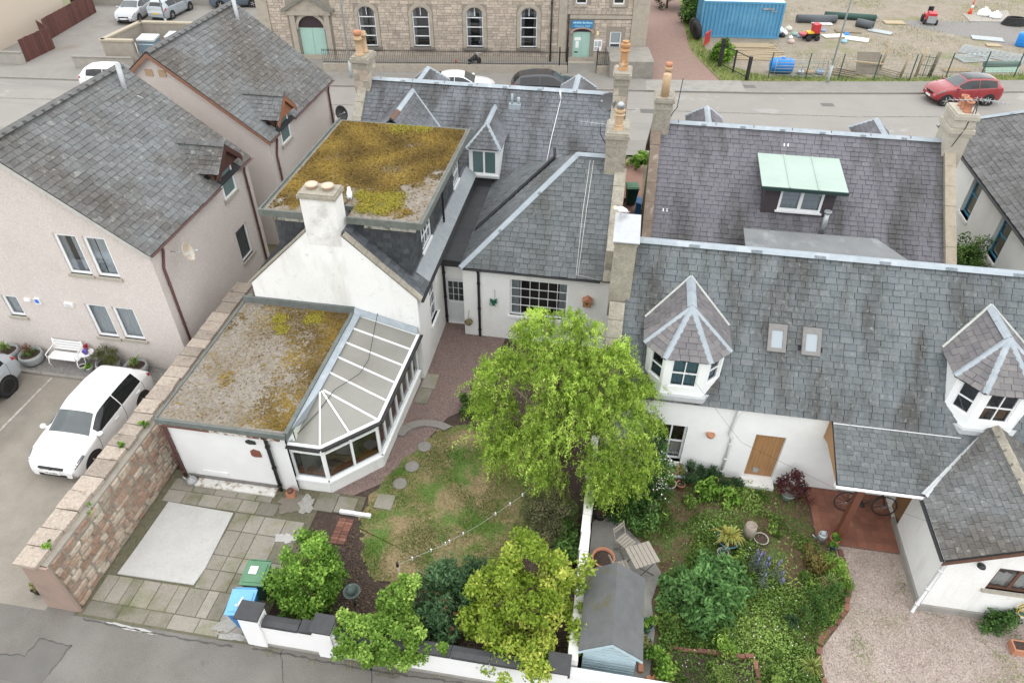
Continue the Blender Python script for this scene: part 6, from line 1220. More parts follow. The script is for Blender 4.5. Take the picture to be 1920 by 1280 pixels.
tree('red_tipped_shrub', 'dark blue-green leafy shrub with reddish tips between ivy and lawn', 'shrub', [(-3.4, 9.5, .75, .5), (-3.0, 9.8, .75, .5), (-3.5, 9.0, .6, .5), (-3.1, 8.7, .5, .5), (-2.7, 9.2, .7, .45), (-3.0, 8.3, .45, .4), (-2.6, 9.95, .8, .35)], 6500, .15, .05, BLUEG, (-3.2, 9.2, 0), (-3.2, 9.2, .5), .04, sub=.25, subn=80, nl=10)
for i in range(14):
    pass
P, rv, _ = clump_points([(-3.3, 9.3, .85, .45), (-2.9, 8.8, .75, .5)], 70, .12, 20); leaf_mesh('red_leaf_tips', P, .08, .04, M('red_tip', (.15, .06, .03), rnd=.3), bpy.data.objects['red_tipped_shrub'], rv=rv)
tree('grey_shrub', 'dull olive small-leaved bush below the willow beside the white wall', 'shrub', [(-.95, 12.2, .6, .55), (-.7, 12.6, .8, .5), (-.9, 11.8, .5, .5), (-.5, 12.1, .7, .45), (-1.3, 12.5, .5, .4)], 9000, .05, .03, leafmat('olive_leaf', (.11, .115, .05), (.17, .17, .08), rnd=.5, trans=.15), (-.9, 12.2, 0), (-.9, 12.2, .5), .04, sub=.22, subn=90, nl=14)
tree('fern_clump', 'dark fern growing against the white dividing wall', 'fern', [(-.25, 11.5, .45, .35), (-.2, 11.0, .4, .35), (-.45, 11.1, .3, .3), (-.3, 12.0, .55, .3)], 1800, .16, .05, MIDG, (-.25, 11.3, 0), (-.25, 11.3, .3), .02, sub=.2, subn=30, nl=4)
tree('white_flower_shrub', 'dark glossy shrub with small white flowers right of the willow', 'shrub', [(1.75, 13.9, 1.5, .5), (1.9, 13.7, 1.0, .6), (1.6, 13.3, .7, .6), (1.9, 14.3, 1.6, .45), (1.2, 13.3, .6, .6), (1.0, 12.9, .5, .5), (1.6, 12.7, .5, .5)], 9000, .085, .055, leafmat('glossy_leaf', (.05, .12, .025), (.11, .21, .05), rnd=.5, rough=.4), (1.7, 13.6, 0), (1.7, 13.7, .9), .05, sub=.24, subn=110, nl=10)
P, rv, _ = clump_points([(1.95, 13.6, .9, .6), (2.0, 13.9, 1.4, .5)], 160, .2, 30); leaf_mesh('flowers', P, .045, .045, M('white_petal', (.72, .72, .68)), bpy.data.objects['white_flower_shrub'], rv=rv, up=1.0)
# planting in the right-hand garden
tree('broad_shrub', 'broad mid-green leafy shrub in the middle of the right garden', 'shrub', [(3.4, 10.6, .6, .75), (2.85, 10.35, .4, .55), (4.05, 10.75, .4, .5), (3.6, 11.15, .45, .5), (3.3, 9.95, .35, .5), (4.0, 10.2, .35, .4), (2.7, 10.8, .35, .35)], 6500, .17, .07, leafmat('sage_leaf', (.10, .22, .06), (.17, .32, .10), rnd=.4), (3.45, 10.6, 0), (3.45, 10.6, .5), .04, sub=.25, subn=110, nl=8, shell=.25)
def herb(name, label, cat, lobes, n, l, w, mat, group=None, up=.5, down=0, sub=.16, subn=24):
    th = thing(name, label, cat, (lobes[0][0], lobes[0][1], 0), 0, group); P, rv, _ = clump_points(lobes, n, sub, subn); leaf_mesh('foliage', P, l, w, mat, th, rv=rv, up=up, down=down); c = lobes[0]
    for k in range(4): MB().tube([(c[0], c[1], 0), (c[0]+random.uniform(-.1, .1), c[1]+random.uniform(-.1, .1), c[2]+c[3]*.3)], .008, 5).build('stem', MIDG, th)
    return th
def tuft(name, label, cat, x, y, r, h, n, mat, w=.02, z=0.0, group=None, parent=None, lean=.6):
    """arching strap leaves from one crown"""
    th = parent or thing(name, label, cat, (x, y, z), 0, group); V = []; F = []; g = random.Random(int(x*97+y*31)); mb = MB()
    for i in range(n):
        a = g.uniform(0, 2*pi); L_ = g.uniform(.6, 1.0); rr = r*L_*g.uniform(.3, 1); hh = h*g.uniform(.6, 1.05); c_, s_ = cos(a), sin(a); mb.cr = g.random()
        pts = [(x, y, z), (x+c_*rr*.35, y+s_*rr*.35, z+hh*.75), (x+c_*rr*.75, y+s_*rr*.75, z+hh*(1.0-lean*.1)), (x+c_*rr*1.1, y+s_*rr*1.1, z+hh*(1-lean*.6))]
        ws = [w*.7, w, w*.8, .002]; vs = []
        for p, q in zip(pts, ws): vs += [(p[0]-s_*q, p[1]+c_*q, p[2]), (p[0]+s_*q, p[1]-c_*q, p[2])]
        mb.add(vs, [(0, 1, 3, 2), (2, 3, 5, 4), (4, 5, 7, 6)])
    o = mb.build('foliage' if parent is None else 'plant', mat, th); return th
tuft('variegated_yucca', 'yellow striped spiky yucca in the right garden', 'yucca', 4.1, 12.4, .55, .55, 90, YELG, .028, .1)
herb('fennel_clump', 'feathery green clump right of the broad shrub under the drive edge', 'plant', [(6.3, 10.9, .3, .45), (6.6, 11.2, .35, .4), (6.2, 10.5, .25, .4)], 2600, .12, .02, MIDG)
herb('bronze_shrub', 'bronze-tinted low shrub near the porch tiles', 'shrub', [(6.3, 12.1, .35, .4), (6.6, 11.9, .3, .3)], 1500, .06, .035, leafmat('bronze_leaf', (.17, .12, .04), (.22, .19, .06), rnd=.4))
herb('lime_shrub', 'lime green shrub beside the bronze one by the porch tiles', 'shrub', [(6.8, 12.0, .35, .35), (6.9, 11.6, .3, .3)], 1500, .09, .03, IVY)
tuft('pale_grass', 'pale arching grass clump at the drive edge of the right garden', 'grass', 6.65, 11.45, .4, .5, 110, DRYG, .009)
tuft('green_grass_clump', 'arching grass clump near the bottom edge beside the brick border', 'grass', 5.85, 9.1, .4, .45, 110, leafmat('yellow_green_blade', (.24, .30, .07), (.32, .36, .12)), .01)
tuft('dark_rush', 'dense dark green tufted plant below the fennel', 'plant', 5.55, 10.25, .3, .35, 140, leafmat('deep_green_blade', (.035, .08, .03), (.06, .12, .045)), .012)
lv = thing('lavender_bush', 'grey-green lavender with blue-purple spikes in the right garden', 'lavender', (5.1, 11.55, 0)); P, rv, _ = clump_points([(5.1, 11.5, .25, .4), (4.9, 11.8, .25, .3)], 1500, .15, 20); leaf_mesh('foliage', P, .1, .018, leafmat('lavender_leaf', (.14, .18, .13), (.2, .24, .18)), lv, rv=rv, down=-.8)
for i in range(16):
    x, y = 5.05+random.uniform(-.35, .4), 11.6+random.uniform(-.4, .45); h = random.uniform(.45, .7); MB().tube([(x, y, .2), (x+.03, y, h-.15)], .006, 4).tube([(x+.03, y, h-.15), (x+.035, y, h-.05), (x+.04, y, h+.06)], [.016, .022, .006], 6).build('flower_spike', M('lavender_purple', (.17, .16, .38), (.24, .22, .45), 9, .8), lv)
herb('rosemary', 'tall dark green plant against the cottage wall between window and door', 'plant', [(3.3, 14.5, .35, .4), (3.8, 14.55, .35, .35), (4.3, 14.4, .3, .3)], 3200, .12, .022, leafmat('rosemary_leaf', (.05, .11, .045), (.09, .16, .06)), down=-.6)
herb('leafy_perennial', 'broad leaved light green perennial in front of the dark plant by the wall', 'plant', [(3.6, 14.0, .25, .35), (4.3, 13.9, .2, .25)], 700, .16, .06, FRESH)
mp = thing('maple_pot', 'maroon leaved shrub in a grey-green pot beside the porch', 'potted plant', (5.95, 14.3, 0)); MB().lathe((5.95, 14.3, 0), [(.13, 0), (.2, .28), (.22, .32), (.19, .32), (.18, .26)], 16).build('pot', M('grey_green_glaze', (.24, .29, .26), (.2, .25, .22), 4, .4), mp)
P, rv, _ = clump_points([(5.9, 14.35, .65, .35), (6.15, 14.35, .6, .3), (6.3, 14.15, .5, .25)], 1300, .16, 24); leaf_mesh('foliage', P, .07, .05, MAROON, mp, rv=rv)
herb('hose_shrub', 'dark green shrub against the wing wall under the hose reel', 'shrub', [(10.5, 11.0, .3, .28), (10.75, 11.05, .35, .25), (11.0, 11.1, .4, .2)], 1500, .08, .05, leafmat('glossy_leaf', (.05, .12, .025), None))
tree('conifer_bush', 'tall green bush between the purple slate cottage and the blue window house', 'bush', [(14.0, 26.0, 1.2, .8), (13.6, 25.4, 1.0, .8), (14.1, 26.4, 2.2, .5), (13.7, 25.8, 1.9, .65)], 9000, .12, .05, leafmat('conifer_leaf', (.06, .13, .025), (.12, .2, .045), rnd=.5), (13.8, 25.9, 0), (13.8, 25.9, 1), .06, sub=.28, subn=100, nl=8)
herb('alley_hedge', 'small green bush at the street end of the alley between cottages', 'bush', [(.95, 35.2, .6, .5), (1.2, 35.0, .8, .4), (.6, 35.6, .5, .4)], 2200, .1, .07, FRESH)
herb('path_plants', 'low dark bed plants beside the gravel path left of the willow', 'plant', [(-4.2, 16.6, .3, .4), (-3.8, 16.2, .35, .45), (-4.3, 16.1, .2, .3), (-3.4, 16.6, .3, .4)], 2600, .09, .06, leafmat('bed_leaf', (.06, .12, .03), (.12, .19, .05)))
for i, (x, y, s, lab) in enumerate(((-12.78, 8.15, .12, 'yellow-green tuft on the end coping of the rubble wall'), (-12.55, 9.4, .2, 'green weed hanging from the rubble wall face near its end'), (-12.75, 12.3, .1, 'small weed on the coping beside the white hatchback'), (-12.9, 11.4, .08, 'tiny weed on the coping opposite the hatchback bonnet'))):
    herb('wall_weed', lab, 'weed', [(x, y, 2.05 if i != 1 else 1.9, s), (x+.05, y, 2.02 if i != 1 else 1.7, s*.8)], 160, .07, .04, FRESH, 'weeds on the rubble wall', sub=.06, subn=8)
# uncounted greenery
def inpoly(P, poly):
    x, y = P[:, 0], P[:, 1]; ins = np.zeros(len(P), bool); n = len(poly)
    for i in range(n):
        x0, y0 = poly[i]; x1, y1 = poly[(i+1) % n]; c = ((y0 > y) != (y1 > y)) & (x < (x1-x0)*(y-y0)/(y1-y0+1e-12)+x0); ins ^= c
    return ins
def fnoise(P, s, ph=0): return np.sin(P[:, 0]*s*1.3+ph+np.sin(P[:, 1]*s*.9+ph))*np.cos(P[:, 1]*s*1.1-ph+np.sin(P[:, 0]*s*.7))*.5+.5
def blades(name, label, poly, n, h, w, mat, z=.01, dens=None, cat='grass', lean=.5):
    g = RNG; a = np.array(poly); lo, hi = a.min(0), a.max(0); P = lo+(hi-lo)*g.random((int(n*2.2), 2)); ok = inpoly(P, poly)
    if dens is not None: ok &= g.random(len(P)) < dens(P)
    P = P[ok][:n]; m = len(P); an = g.uniform(0, 2*pi, m); hh = h*g.uniform(.4, 1.2, m); t = g.uniform(0, lean, m); d = np.stack([np.cos(an), np.sin(an)], 1)
    V = np.zeros((m, 3, 3)); sd_ = np.stack([-d[:, 1], d[:, 0]], 1)*w/2
    V[:, 0, :2] = P-sd_; V[:, 1, :2] = P+sd_; V[:, 0, 2] = V[:, 1, 2] = z; V[:, 2, :2] = P+d*(hh*t)[:, None]; V[:, 2, 2] = z+hh*np.sqrt(np.maximum(.1, 1-t*t))
    me = bpy.data.meshes.new(name); me.vertices.add(m*3); me.vertices.foreach_set('co', V.reshape(-1)); me.loops.add(m*3); me.loops.foreach_set('vertex_index', np.arange(m*3, dtype=np.int32)); me.polygons.add(m); me.polygons.foreach_set('loop_start', np.arange(0, m*3, 3, dtype=np.int32)); me.polygons.foreach_set('loop_total', np.full(m, 3, dtype=np.int32))
    me.materials.append(mat); at = me.attributes.new('rnd', 'FLOAT', 'FACE'); at.data.foreach_set('value', np.clip(.65*fnoise(P, 1.6, 1.2)+.35*g.random(m), 0, 1).astype(np.float32)); me.update(calc_edges=True)
    o = bpy.data.objects.new(name, me); COL.objects.link(o); return tagp(o, label, cat, kind='stuff')
LG = leafmat('lawn_blade', (.13, .25, .035), (.2, .31, .06), rnd=.35)
blades('lawn_grass', 'patchy green and straw grass of the lawn', _lawn, 34000, .06, .02, LG, .012, lambda P: np.clip(fnoise(P, 2.1, .6)*1.5-.35+.3*fnoise(P, 6, 2), .03, 1))
blades('straw_grass', 'dry straw coloured grass in the bare lawn patches', _lawn, 12000, .04, .015, M('straw_blade', (.34, .26, .13), (.28, .21, .1), 3, .9, rnd=.3), .012)
_gp = [(.6, 13.3), (1.4, 12.5), (2.1, 11.9), (2.4, 11.2), (2.2, 10.2), (2.25, 9.3), (2.1, 8.0), (6.0, 8.0), (6.1, 9.6), (6.95, 10.9), (7.0, 12.8), (6.5, 13.6), (6.4, 14.7), (2.0, 14.7)]
def gd_(P): return np.clip(1.3-(P[:, 1]-8)/4.4+1.5*(fnoise(P, 1.5, 1.0)-.55)+.5*(fnoise(P, 4.1, .3)-.5)+.2, .07, 1)
blades('garden_grass', 'weedy grass through the right garden', _gp, 42000, .16, .016, GRASSM, 0, gd_, lean=.8)
g_ = RNG; Pp = np.array([.6, 8.0])+np.array([6.5, 6.7])*g_.random((62000, 2)); Pp = Pp[inpoly(Pp, _gp)]; Pp = Pp[g_.random(len(Pp)) < gd_(Pp)*.85]; P3 = np.column_stack([Pp, g_.random(len(Pp))**1.5*.22+.02])
leaf_mesh('ground_cover', P3, .08, .04, leafmat('cover_leaf', (.12, .22, .04), (.25, .36, .09), rnd=.5), None, rv=np.clip(.7*fnoise(P3, 1.3, .4)+.3*g_.random(len(P3)), 0, 1), kind='stuff', label='low leafy weeds and ground cover filling the right garden', cat='ground cover')
Pf = P3[g_.choice(len(P3), 320)]+np.array([0, 0, .05]); leaf_mesh('daisies', Pf, .03, .03, M('white_petal', (.72, .72, .68)), None, up=2, kind='stuff', label='tiny white flowers scattered in the right garden', cat='flowers')
blades('drive_weeds', 'thin green weeds growing through the pink gravel drive', [(6.4, 8.0), (12, 8.0), (12, 11), (8.8, 11.2), (8.6, 12.8), (7.2, 12.8), (7.2, 10.8)], 9000, .06, .016, GRASSM, .01, lambda P: np.clip((fnoise(P, 2.6, .3)*fnoise(P, 1.3, 2))*2.4-.75, 0.0, 1), lean=.9)
blades('verge_grass', 'rough grass verge along the yard fence and track', [(6.2, 49.2), (9.3, 49.9), (16, 50.9), (26, 52.9), (40, 56), (40, 57.5), (26, 54.1), (18.7, 52.2), (9.3, 50.9), (7.2, 52), (5.4, 56), (4.9, 64), (3.9, 64), (4.2, 56)], 15000, .3, .05, GRASSM, .01, lean=.7)
blades('wall_foot_weeds', 'moss and weeds along the foot of the white front wall', [(-7.3, 7.3), (1, 7.3), (1, 7.56), (-7.3, 7.56)], 1500, .05, .02, DRYG, .0, lambda P: np.clip(fnoise(P, 3, 1)*1.5-.6, 0, 1), lean=.9)
blades('patio_weeds', 'small green weeds in the patio joints', [(-12.2, 7.45), (-8, 7.45), (-8, 11.9), (-12.2, 11.9)], 2600, .04, .018, FRESH, .02, lambda P: np.clip(fnoise(P, 3.1, .4)*fnoise(P, 1.7, 1.2)*2.6-1.05, 0, 1), lean=.9)
blades('yard_weeds', 'patches of rough grass in the works yard', [(9, 52), (26, 55), (45, 62), (45, 76), (12, 74)], 15000, .14, .045, DRYG, .01, lambda P: np.clip(fnoise(P, .45, .5)*1.8-.8, .0, 1), lean=.8)
wc = []
for k in range(80):
    q = np.array([[random.uniform(.8, 6.8), random.uniform(8.1, 14.3)]])
    if inpoly(q, _gp)[0] and random.random() < gd_(q)[0]+.15: r_ = random.uniform(.1, .24); wc.append((q[0, 0], q[0, 1], r_*.9, r_))
P, rv, _ = clump_points(wc, 14000, .12, 240); leaf_mesh('tall_weeds', P, .12, .04, leafmat('weed_leaf', (.11, .2, .035), (.26, .36, .08), rnd=.45), None, rv=rv, down=-.4, kind='stuff', label='loose taller weeds and self-seeded plants in the right garden', cat='weeds')
# loose stones in the drives
def pebbles(name, label, poly, n, s, mat, z):
    g = RNG; a = np.array(poly); lo, hi = a.min(0), a.max(0); P = lo+(hi-lo)*g.random((n*2, 2)); P = P[inpoly(P, poly)][:n]; P3_ = np.column_stack([P, np.full(len(P), z)]); leaf_mesh(name, P3_, s, s*.8, mat, None, up=1.2, kind='stuff', label=label, cat='gravel')
pebbles('loose_gravel', 'loose pink stone chippings on the gravel drive', [(6.0, 7.62), (13, 7.62), (13, 11), (8.7, 11.2), (8.6, 13.0), (7.1, 13.0), (7.1, 10.9), (6.2, 9.7)], 15000, .035, M('pink_chipping', (.46, .37, .33), (.30, .22, .19), 30, .95, rnd=.4, hue=(.47, .4, .36)), .012)
pebbles('loose_chippings', 'loose red chippings on the path to the back door', [(-6.0, 20.8), (-6.0, 14.0), (-7.4, 12.2), (-6.0, 12.9), (-4.7, 15.9), (-3.9, 16.6), (-3.5, 20.3)], 9000, .035, M('red_chipping', (.33, .22, .19), (.22, .14, .12), 30, .95, rnd=.4, hue=(.45, .38, .35)), .014)
pebbles('soil_crumbs', 'crumbs of dark soil and dead leaves on the beds', [(-6.6, 8.0), (0, 8.0), (0, 12.6), (-1.6, 10.8), (-4.3, 9.7), (-5.4, 9.6), (-6.1, 11), (-6.4, 11.4)], 9000, .05, M('soil_crumb', (.10, .07, .05), (.06, .04, .03), 9, .95, rnd=.5, hue=(.2, .15, .1)), .012)
# street-side and far trees
for i, (x, y, s, h, lab, lm) in enumerate(((2.6, 66.5, 1.7, 2.4, 'dark green tree left of the track end at the top edge', DARKG), (5.3, 66, 1.8, 2.6, 'bushy green tree behind the blue container at the track side', MIDG), (4.6, 62.3, 1.1, 1.2, 'green bush beside the tractor tyres', MIDG), (6.4, 53.6, .75, .8, 'bright bush beside the black gate post', FRESH), (-27.2, 49.6, 1.2, 1.0, 'green shrub at the left corner of the stone hall', MIDG))):
    tree('roadside_bush', lab, 'bush', [(x, y, h*.5, s*.8), (x+s*.4, y+.3, h*.8, s*.6), (x-s*.4, y-.2, h*.7, s*.6), (x, y+.2, h*1.3, s*.5)], 4200, .2, .13, lm, (x, y, 0), (x, y, h*.7), .1, sub=.4, subn=70, nl=6, group='bushes along the track and yard')
hd = []
for i in range(26): hd.append((9+i*1.0, 76+i*.12+random.uniform(-.5, .5), random.uniform(.3, 1.6), random.uniform(.7, 1.1)))
P, rv, _ = clump_points(hd, 16000, .5, 260); leaf_mesh('hedge', P, .28, .2, MIDG, None, rv=rv, kind='stuff', label='rough green hedge along the far side of the works yard', cat='hedge')
hb = thing('street_bush', 'small round bush on the street corner at the left edge below the road', 'bush', (-27.6, 28, 0)); P, rv, _ = clump_points([(-27.6, 28, .5, .6)], 900, .2, 20); leaf_mesh('foliage', P, .12, .09, DARKG, hb, rv=rv)

# moss cushions on the two flat roofs
def roof_moss(par, rects, z, kind):
    g = RNG; (x0, y0, x1, y1) = rects[0]; n = 120000 if kind == 'main' else 60000; P = np.array([x0, y0])+np.array([x1-x0, y1-y0])*g.random((n, 2)); u = (P[:, 0]-x0)/(x1-x0); v = (P[:, 1]-y0)/(y1-y0)
    f = .5*fnoise(P, 1.1, .7)+.3*fnoise(P, 2.7, 2.1)+.2*fnoise(P, 6.3, .2)
    if kind == 'main': d = np.clip((f-.42)*3.0+1.35*np.minimum(1, v*2.6-.25)-1.1*np.clip((u-.78)*4.5, 0, 1)*np.clip(1.2-v, 0, 1), .02, 1)*np.clip(1.05-np.exp(-(((u-.62)/.16)**2+((v-.47)/.09)**2))*.85, 0, 1)
    else: d = np.clip(((f-.55)*1.6+.8)*np.clip(np.clip((v-.62)*2.6, 0, 1)*np.clip(u*2.4-.35, 0, 1)+np.clip((u-.62)*2.4, 0, 1)*1.1, 0, 1)+.5*np.clip((f-.74)*4, 0, 1), .02, 1)
    ok = g.random(n) < d
    if kind == 'main': ok &= ~((P[:, 0] > -9.1) & (P[:, 0] < -8.05) & (P[:, 1] < 18.85))
    P = P[ok]; tone = np.clip(.35*g.random(len(P))+.65*fnoise(P, 1.9, 3.0), 0, 1); P3_ = np.column_stack([P, z+.012*g.random(len(P))])
    leaf_mesh('moss', P3_, .06, .05, M('rusty_moss', (.17, .105, .024), (.205, .135, .028), 1.2, .95, rnd=.45, hue=(.27, .185, .035)), par, up=1.6, rv=tone, kind='stuff')
    cs = [(-7.6, 19.3, .5), (-7.0, 19.5, .45), (-6.9, 19.0, .35), (-7.7, 18.7, .4), (-8.1, 19.5, .3), (-7.2, 18.6, .3), (-8.3, 24.8, .5), (-7.5, 24.9, .45)] if kind == 'main' else [(-10.4, 16.8, .3), (-10.1, 16.3, .25), (-9.3, 17.0, .35)]
    Q = np.concatenate([np.array([a, b])+g.normal(size=(int(2000*r), 2))*r*.42 for a, b, r in cs]); Q = Q[(Q[:, 0] < x1) & (Q[:, 1] > y0) & (Q[:, 1] < y1)]
    if kind == 'main': Q = Q[~((Q[:, 0] > -9.1) & (Q[:, 0] < -8.05) & (Q[:, 1] < 18.85))]
    leaf_mesh('bright_moss', np.column_stack([Q, z+.015+.015*g.random(len(Q))]), .055, .045, M('bright_moss', (.25, .23, .03), (.30, .24, .03), 5, .95, rnd=.35), par, up=1.6, kind='stuff')
for j_ in MOSS_JOBS: roof_moss(*j_)
# ================================================================== SMALLER THINGS
def solo(mb, name, mat, label, cat, group=None): return mb.build(name, mat, None, label=label, cat=cat, group=group)
# shed
S_ = thing('garden_shed', 'pale blue boarded garden shed with grey felt roof behind the white wall', 'shed', (1, 9, 0)); SBL = M('pale_blue_boards', (.42, .53, .57), (.37, .47, .51), 3, .8, .2, 30, rnd=.08)
for i in range(14):
    z0 = .04+i*.125; hw_ = min(.6, (1.9-(z0+.12))/.52*.72-.04)
    if hw_ < .05: continue
    for yy in (8.1, 9.92): mb = MB(); mb.cr = random.random(); mb.prism([(1-hw_, yy, z0), (1+hw_, yy, z0), (1+hw_, yy-.012, z0+.12), (1-hw_, yy-.012, z0+.12)], (0, .03, 0)).build('board', SBL, S_)
    if z0 < 1.25:
        for xx in (.4, 1.58): mb = MB(); mb.cr = random.random(); mb.bx(xx, 8.12, z0, xx+.02, 9.92, z0+.12).build('board', SBL, S_)
SFELT = M('shed_felt', (.16, .165, .165), (.12, .125, .125), 3, .9, .3, 40, c3=(.14, .12, .05), s3=1.4, t3=(.58, .72))
for a, b in ((.28, 1.0), (1.0, 1.72)):
    P_ = [(a, 7.98, 1.4 if a < .9 else 1.92), (b, 7.98, 1.92 if a < .9 else 1.4), (b, 10.05, 1.92 if a < .9 else 1.4), (a, 10.05, 1.4 if a < .9 else 1.92)]; MB().prism(P_, (0, 0, .03)).build('roof', SFELT, S_)
for sx in (-1, 1): MB().prism([(1, 7.96, 1.91), (1+sx*.72, 7.96, 1.39), (1+sx*.72, 7.96, 1.31), (1, 7.96, 1.83)], (0, .02, 0)).build('barge_board', SBL, S_)
# slatted table and two chairs
SLAT = M('weathered_slats', (.40, .36, .31), (.33, .295, .25), 6, .9, .2, 30, stretch=(4, 4, 4)); DKM = M('dark_metal', (.05, .045, .045), rough=.5)
t = thing('folding_table', 'square slatted wooden folding table on the small patio', 'table', (1.72, 11.2, .04), radians(28))
for i in range(6): MB().box((-.3+i*.12, 0, .68), (.105, .66, .02)).build('slat', SLAT, t, world=False)
for sx in (-1, 1): MB().tube([(sx*.28, -.28, 0), (-sx*.28, -.28, .66)], .011, 6).build('leg', DKM, t, world=False); MB().tube([(sx*.28, .28, 0), (-sx*.28, .28, .66)], .011, 6).build('leg', DKM, t, world=False)
MB().box((0, -.3, .662), (.66, .03, .015)).box((0, .3, .662), (.66, .03, .015)).build('apron', DKM, t, world=False)
def fchair(x, y, rz, label):
    c = thing('folding_chair', label, 'chair', (x, y, .04), rz, 'slatted patio chairs')
    for i in range(5): MB().box((-.16+i*.085, 0, .44), (.07, .38, .018)).build('seat_slat', SLAT, c, world=False)
    for i in range(2): MB().box((-.26-i*.03, 0, .72+i*.1), (.02, .38, .075)).build('back_slat', SLAT, c, world=False)
    for s in (-1, 1): MB().tube([(.2, s*.2, 0), (-.2, s*.2, .46), (-.31, s*.2, .86)], .014, 6).build('leg', SLAT, c, world=False); MB().tube([(-.22, s*.17, 0), (.18, s*.17, .45)], .014, 6).build('leg', SLAT, c, world=False)
fchair(1.28, 11.72, radians(-40), 'slatted folding chair behind the table, backrest to the hedge'); fchair(1.2, 10.88, radians(25), 'slatted folding chair by the shed end, half under the shed roof')
def potp(x, y, r, h, mat, label, plant=None, z=.0, pm=None, group=None, name='plant_pot', soil=True):
    p = thing(name, label, 'plant pot', (x, y, z), 0, group); MB().lathe((x, y, z), [(r*.72, 0), (r*.98, h*.9), (r*1.06, h*.92), (r*1.06, h), (r*.92, h), (r*.9, h*.8)], 18).build('pot', mat, p); MB().lathe((x, y, z+h*.78), [(r*.9, 0), (r*.85, .02), (.01, .03)], 14).build('soil', SOIL, p)
    if plant == 'tuft': tuft('', '', '', x, y, r*1.1, h*.9+.1, 45, pm or GRASSM, .012, z+h*.85, parent=p)
    elif plant == 'leaf': P, rv, _ = clump_points([(x, y, z+h+r*.3, r*.9)], 260, r*.4, 10); leaf_mesh('plant', P, .07, .045, pm or FRESH, p, rv=rv)
    return p
GLAZE = M('teal_glaze', (.06, .16, .17), (.05, .13, .14), 4, .3); GREYP = M('grey_tub', (.36, .37, .37), (.29, .30, .30), 5, .8, .2, 20, stretch=(1, 1, 8)); WPOT = M('white_tin', (.72, .73, .72), (.62, .63, .62), 5, .6); STP = M('stone_pot', (.42, .40, .36), (.33, .31, .27), 6, .9)
potp(1.92, 9.5, .17, .3, GLAZE, 'teal pot with a leafy plant beside the shed, upper of two', 'leaf', .04); potp(1.86, 9.0, .2, .3, GLAZE, 'wide teal pot at the lower end of the shed side', 'leaf', .04, DRYG); potp(.72, 11.15, .3, .4, TERRA, 'large empty round terracotta tub between wall and chairs', None, .04)
potp(.55, 12.75, .22, .3, BLACKP, 'black tub in the shade at the head of the small patio', None, .0); potp(3.93, 11.95, .15, .28, STP, 'pale stone pot with small succulent below the yucca', 'leaf', 0, leafmat('succulent', (.16, .24, .2), (.2, .28, .22)))
potp(4.1, 12.4, .3, .3, GLAZE, 'blue-green bowl holding the yellow yucca', None, 0); potp(5.05, 12.7, .2, .12, STP, 'shallow pale bowl right of the tree stump'); potp(2.5, 14.1, .2, .3, STP, 'grey stone pot below the cottage window', 'leaf'); potp(2.85, 14.2, .13, .22, TERRA, 'small terracotta pot beside the grey one under the window'); potp(7.05, 12.95, .13, .2, TERRA, 'red pot at the foot of the porch post', 'leaf', .05); potp(6.98, 12.75, .1, .2, M('blue_glaze', (.03, .07, .2), rough=.3), 'small blue pot beside the watering can', 'leaf', 0)
st = solo(MB().lathe((4.72, 12.8, 0), [(.2, 0), (.17, .3), (.16, .5), (.13, .52), (.12, .44), (.02, .44)], 11), 'tree_stump', M('weathered_wood', (.36, .31, .26), (.25, .21, .17), 5, .9, .4, 20, stretch=(6, 6, 1)), 'hollow weathered tree stump beside the yucca', 'stump')
cn = thing('watering_can', 'galvanised watering can at the corner of the porch tiles', 'watering can', (6.72, 13.0, 0)); MB().lathe((6.72, 13.0, 0), [(.13, 0), (.13, .26), (.11, .3), (.1, .3), (.1, .05)], 16).build('can', GALV, cn); MB().tube([(6.6, 12.97, .06), (6.42, 12.9, .32)], [.03, .018], 8).build('spout', GALV, cn); MB().tube([(6.8, 13.0, .28), (6.78, 13.02, .4), (6.66, 13.0, .42), (6.62, 12.98, .3)], .012, 6).build('handle', GALV, cn)
cb = thing('planter_crate', 'blue framed wooden crate with plants under the cottage window', 'crate', (2.75, 14.55, 0)); MB().bx(2.5, 14.4, .02, 3.0, 14.75, .3).build('box', M('crate_wood', (.3, .22, .15), (.22, .16, .1), 6, .9), cb); MB().bx(2.47, 14.36, .26, 3.03, 14.4, .33).bx(2.47, 14.75, .26, 3.03, 14.79, .33).bx(2.47, 14.4, .26, 2.5, 14.75, .33).bx(3.0, 14.4, .26, 3.03, 14.75, .33).build('rim', M('pale_blue_rim', (.5, .58, .6)), cb); P, rv, _ = clump_points([(2.75, 14.57, .4, .2)], 240, .1, 10); leaf_mesh('plants', P, .08, .04, DRYG, cb, rv=rv)
# bricks edging the drive, brick-edged bed
be = thing('brick_edging', 'curving red brick edging between right garden and gravel drive', 'edging', (6.8, 10.5, 0))
_bp = [(7.2, 12.75), (7.22, 12.2), (7.2, 11.5), (6.98, 10.85), (6.65, 10.4), (6.25, 10.0), (6.1, 9.5), (6.12, 8.95), (6.2, 8.2), (6.22, 7.9)]
for (a, b) in zip(_bp[:-1], _bp[1:]):
    a, b = Vector((*a, 0)), Vector((*b, 0)); d = (b-a).normalized(); n_ = max(1, round((b-a).length/.225))
    for i in range(n_):
        p = a+(b-a)*(i/n_); s = Vector((-d.y, d.x, 0)); piece(be, be, 'brick', 'flag', BRICK, p+s*-.07, d, s, (0, 0, 1), .21, .12+random.uniform(0, .02), .07+random.uniform(0, .03))
bb = thing('brick_bed', 'raised brick-edged soil bed at the bottom edge of the right garden', 'raised bed', (3.4, 8.6, 0))
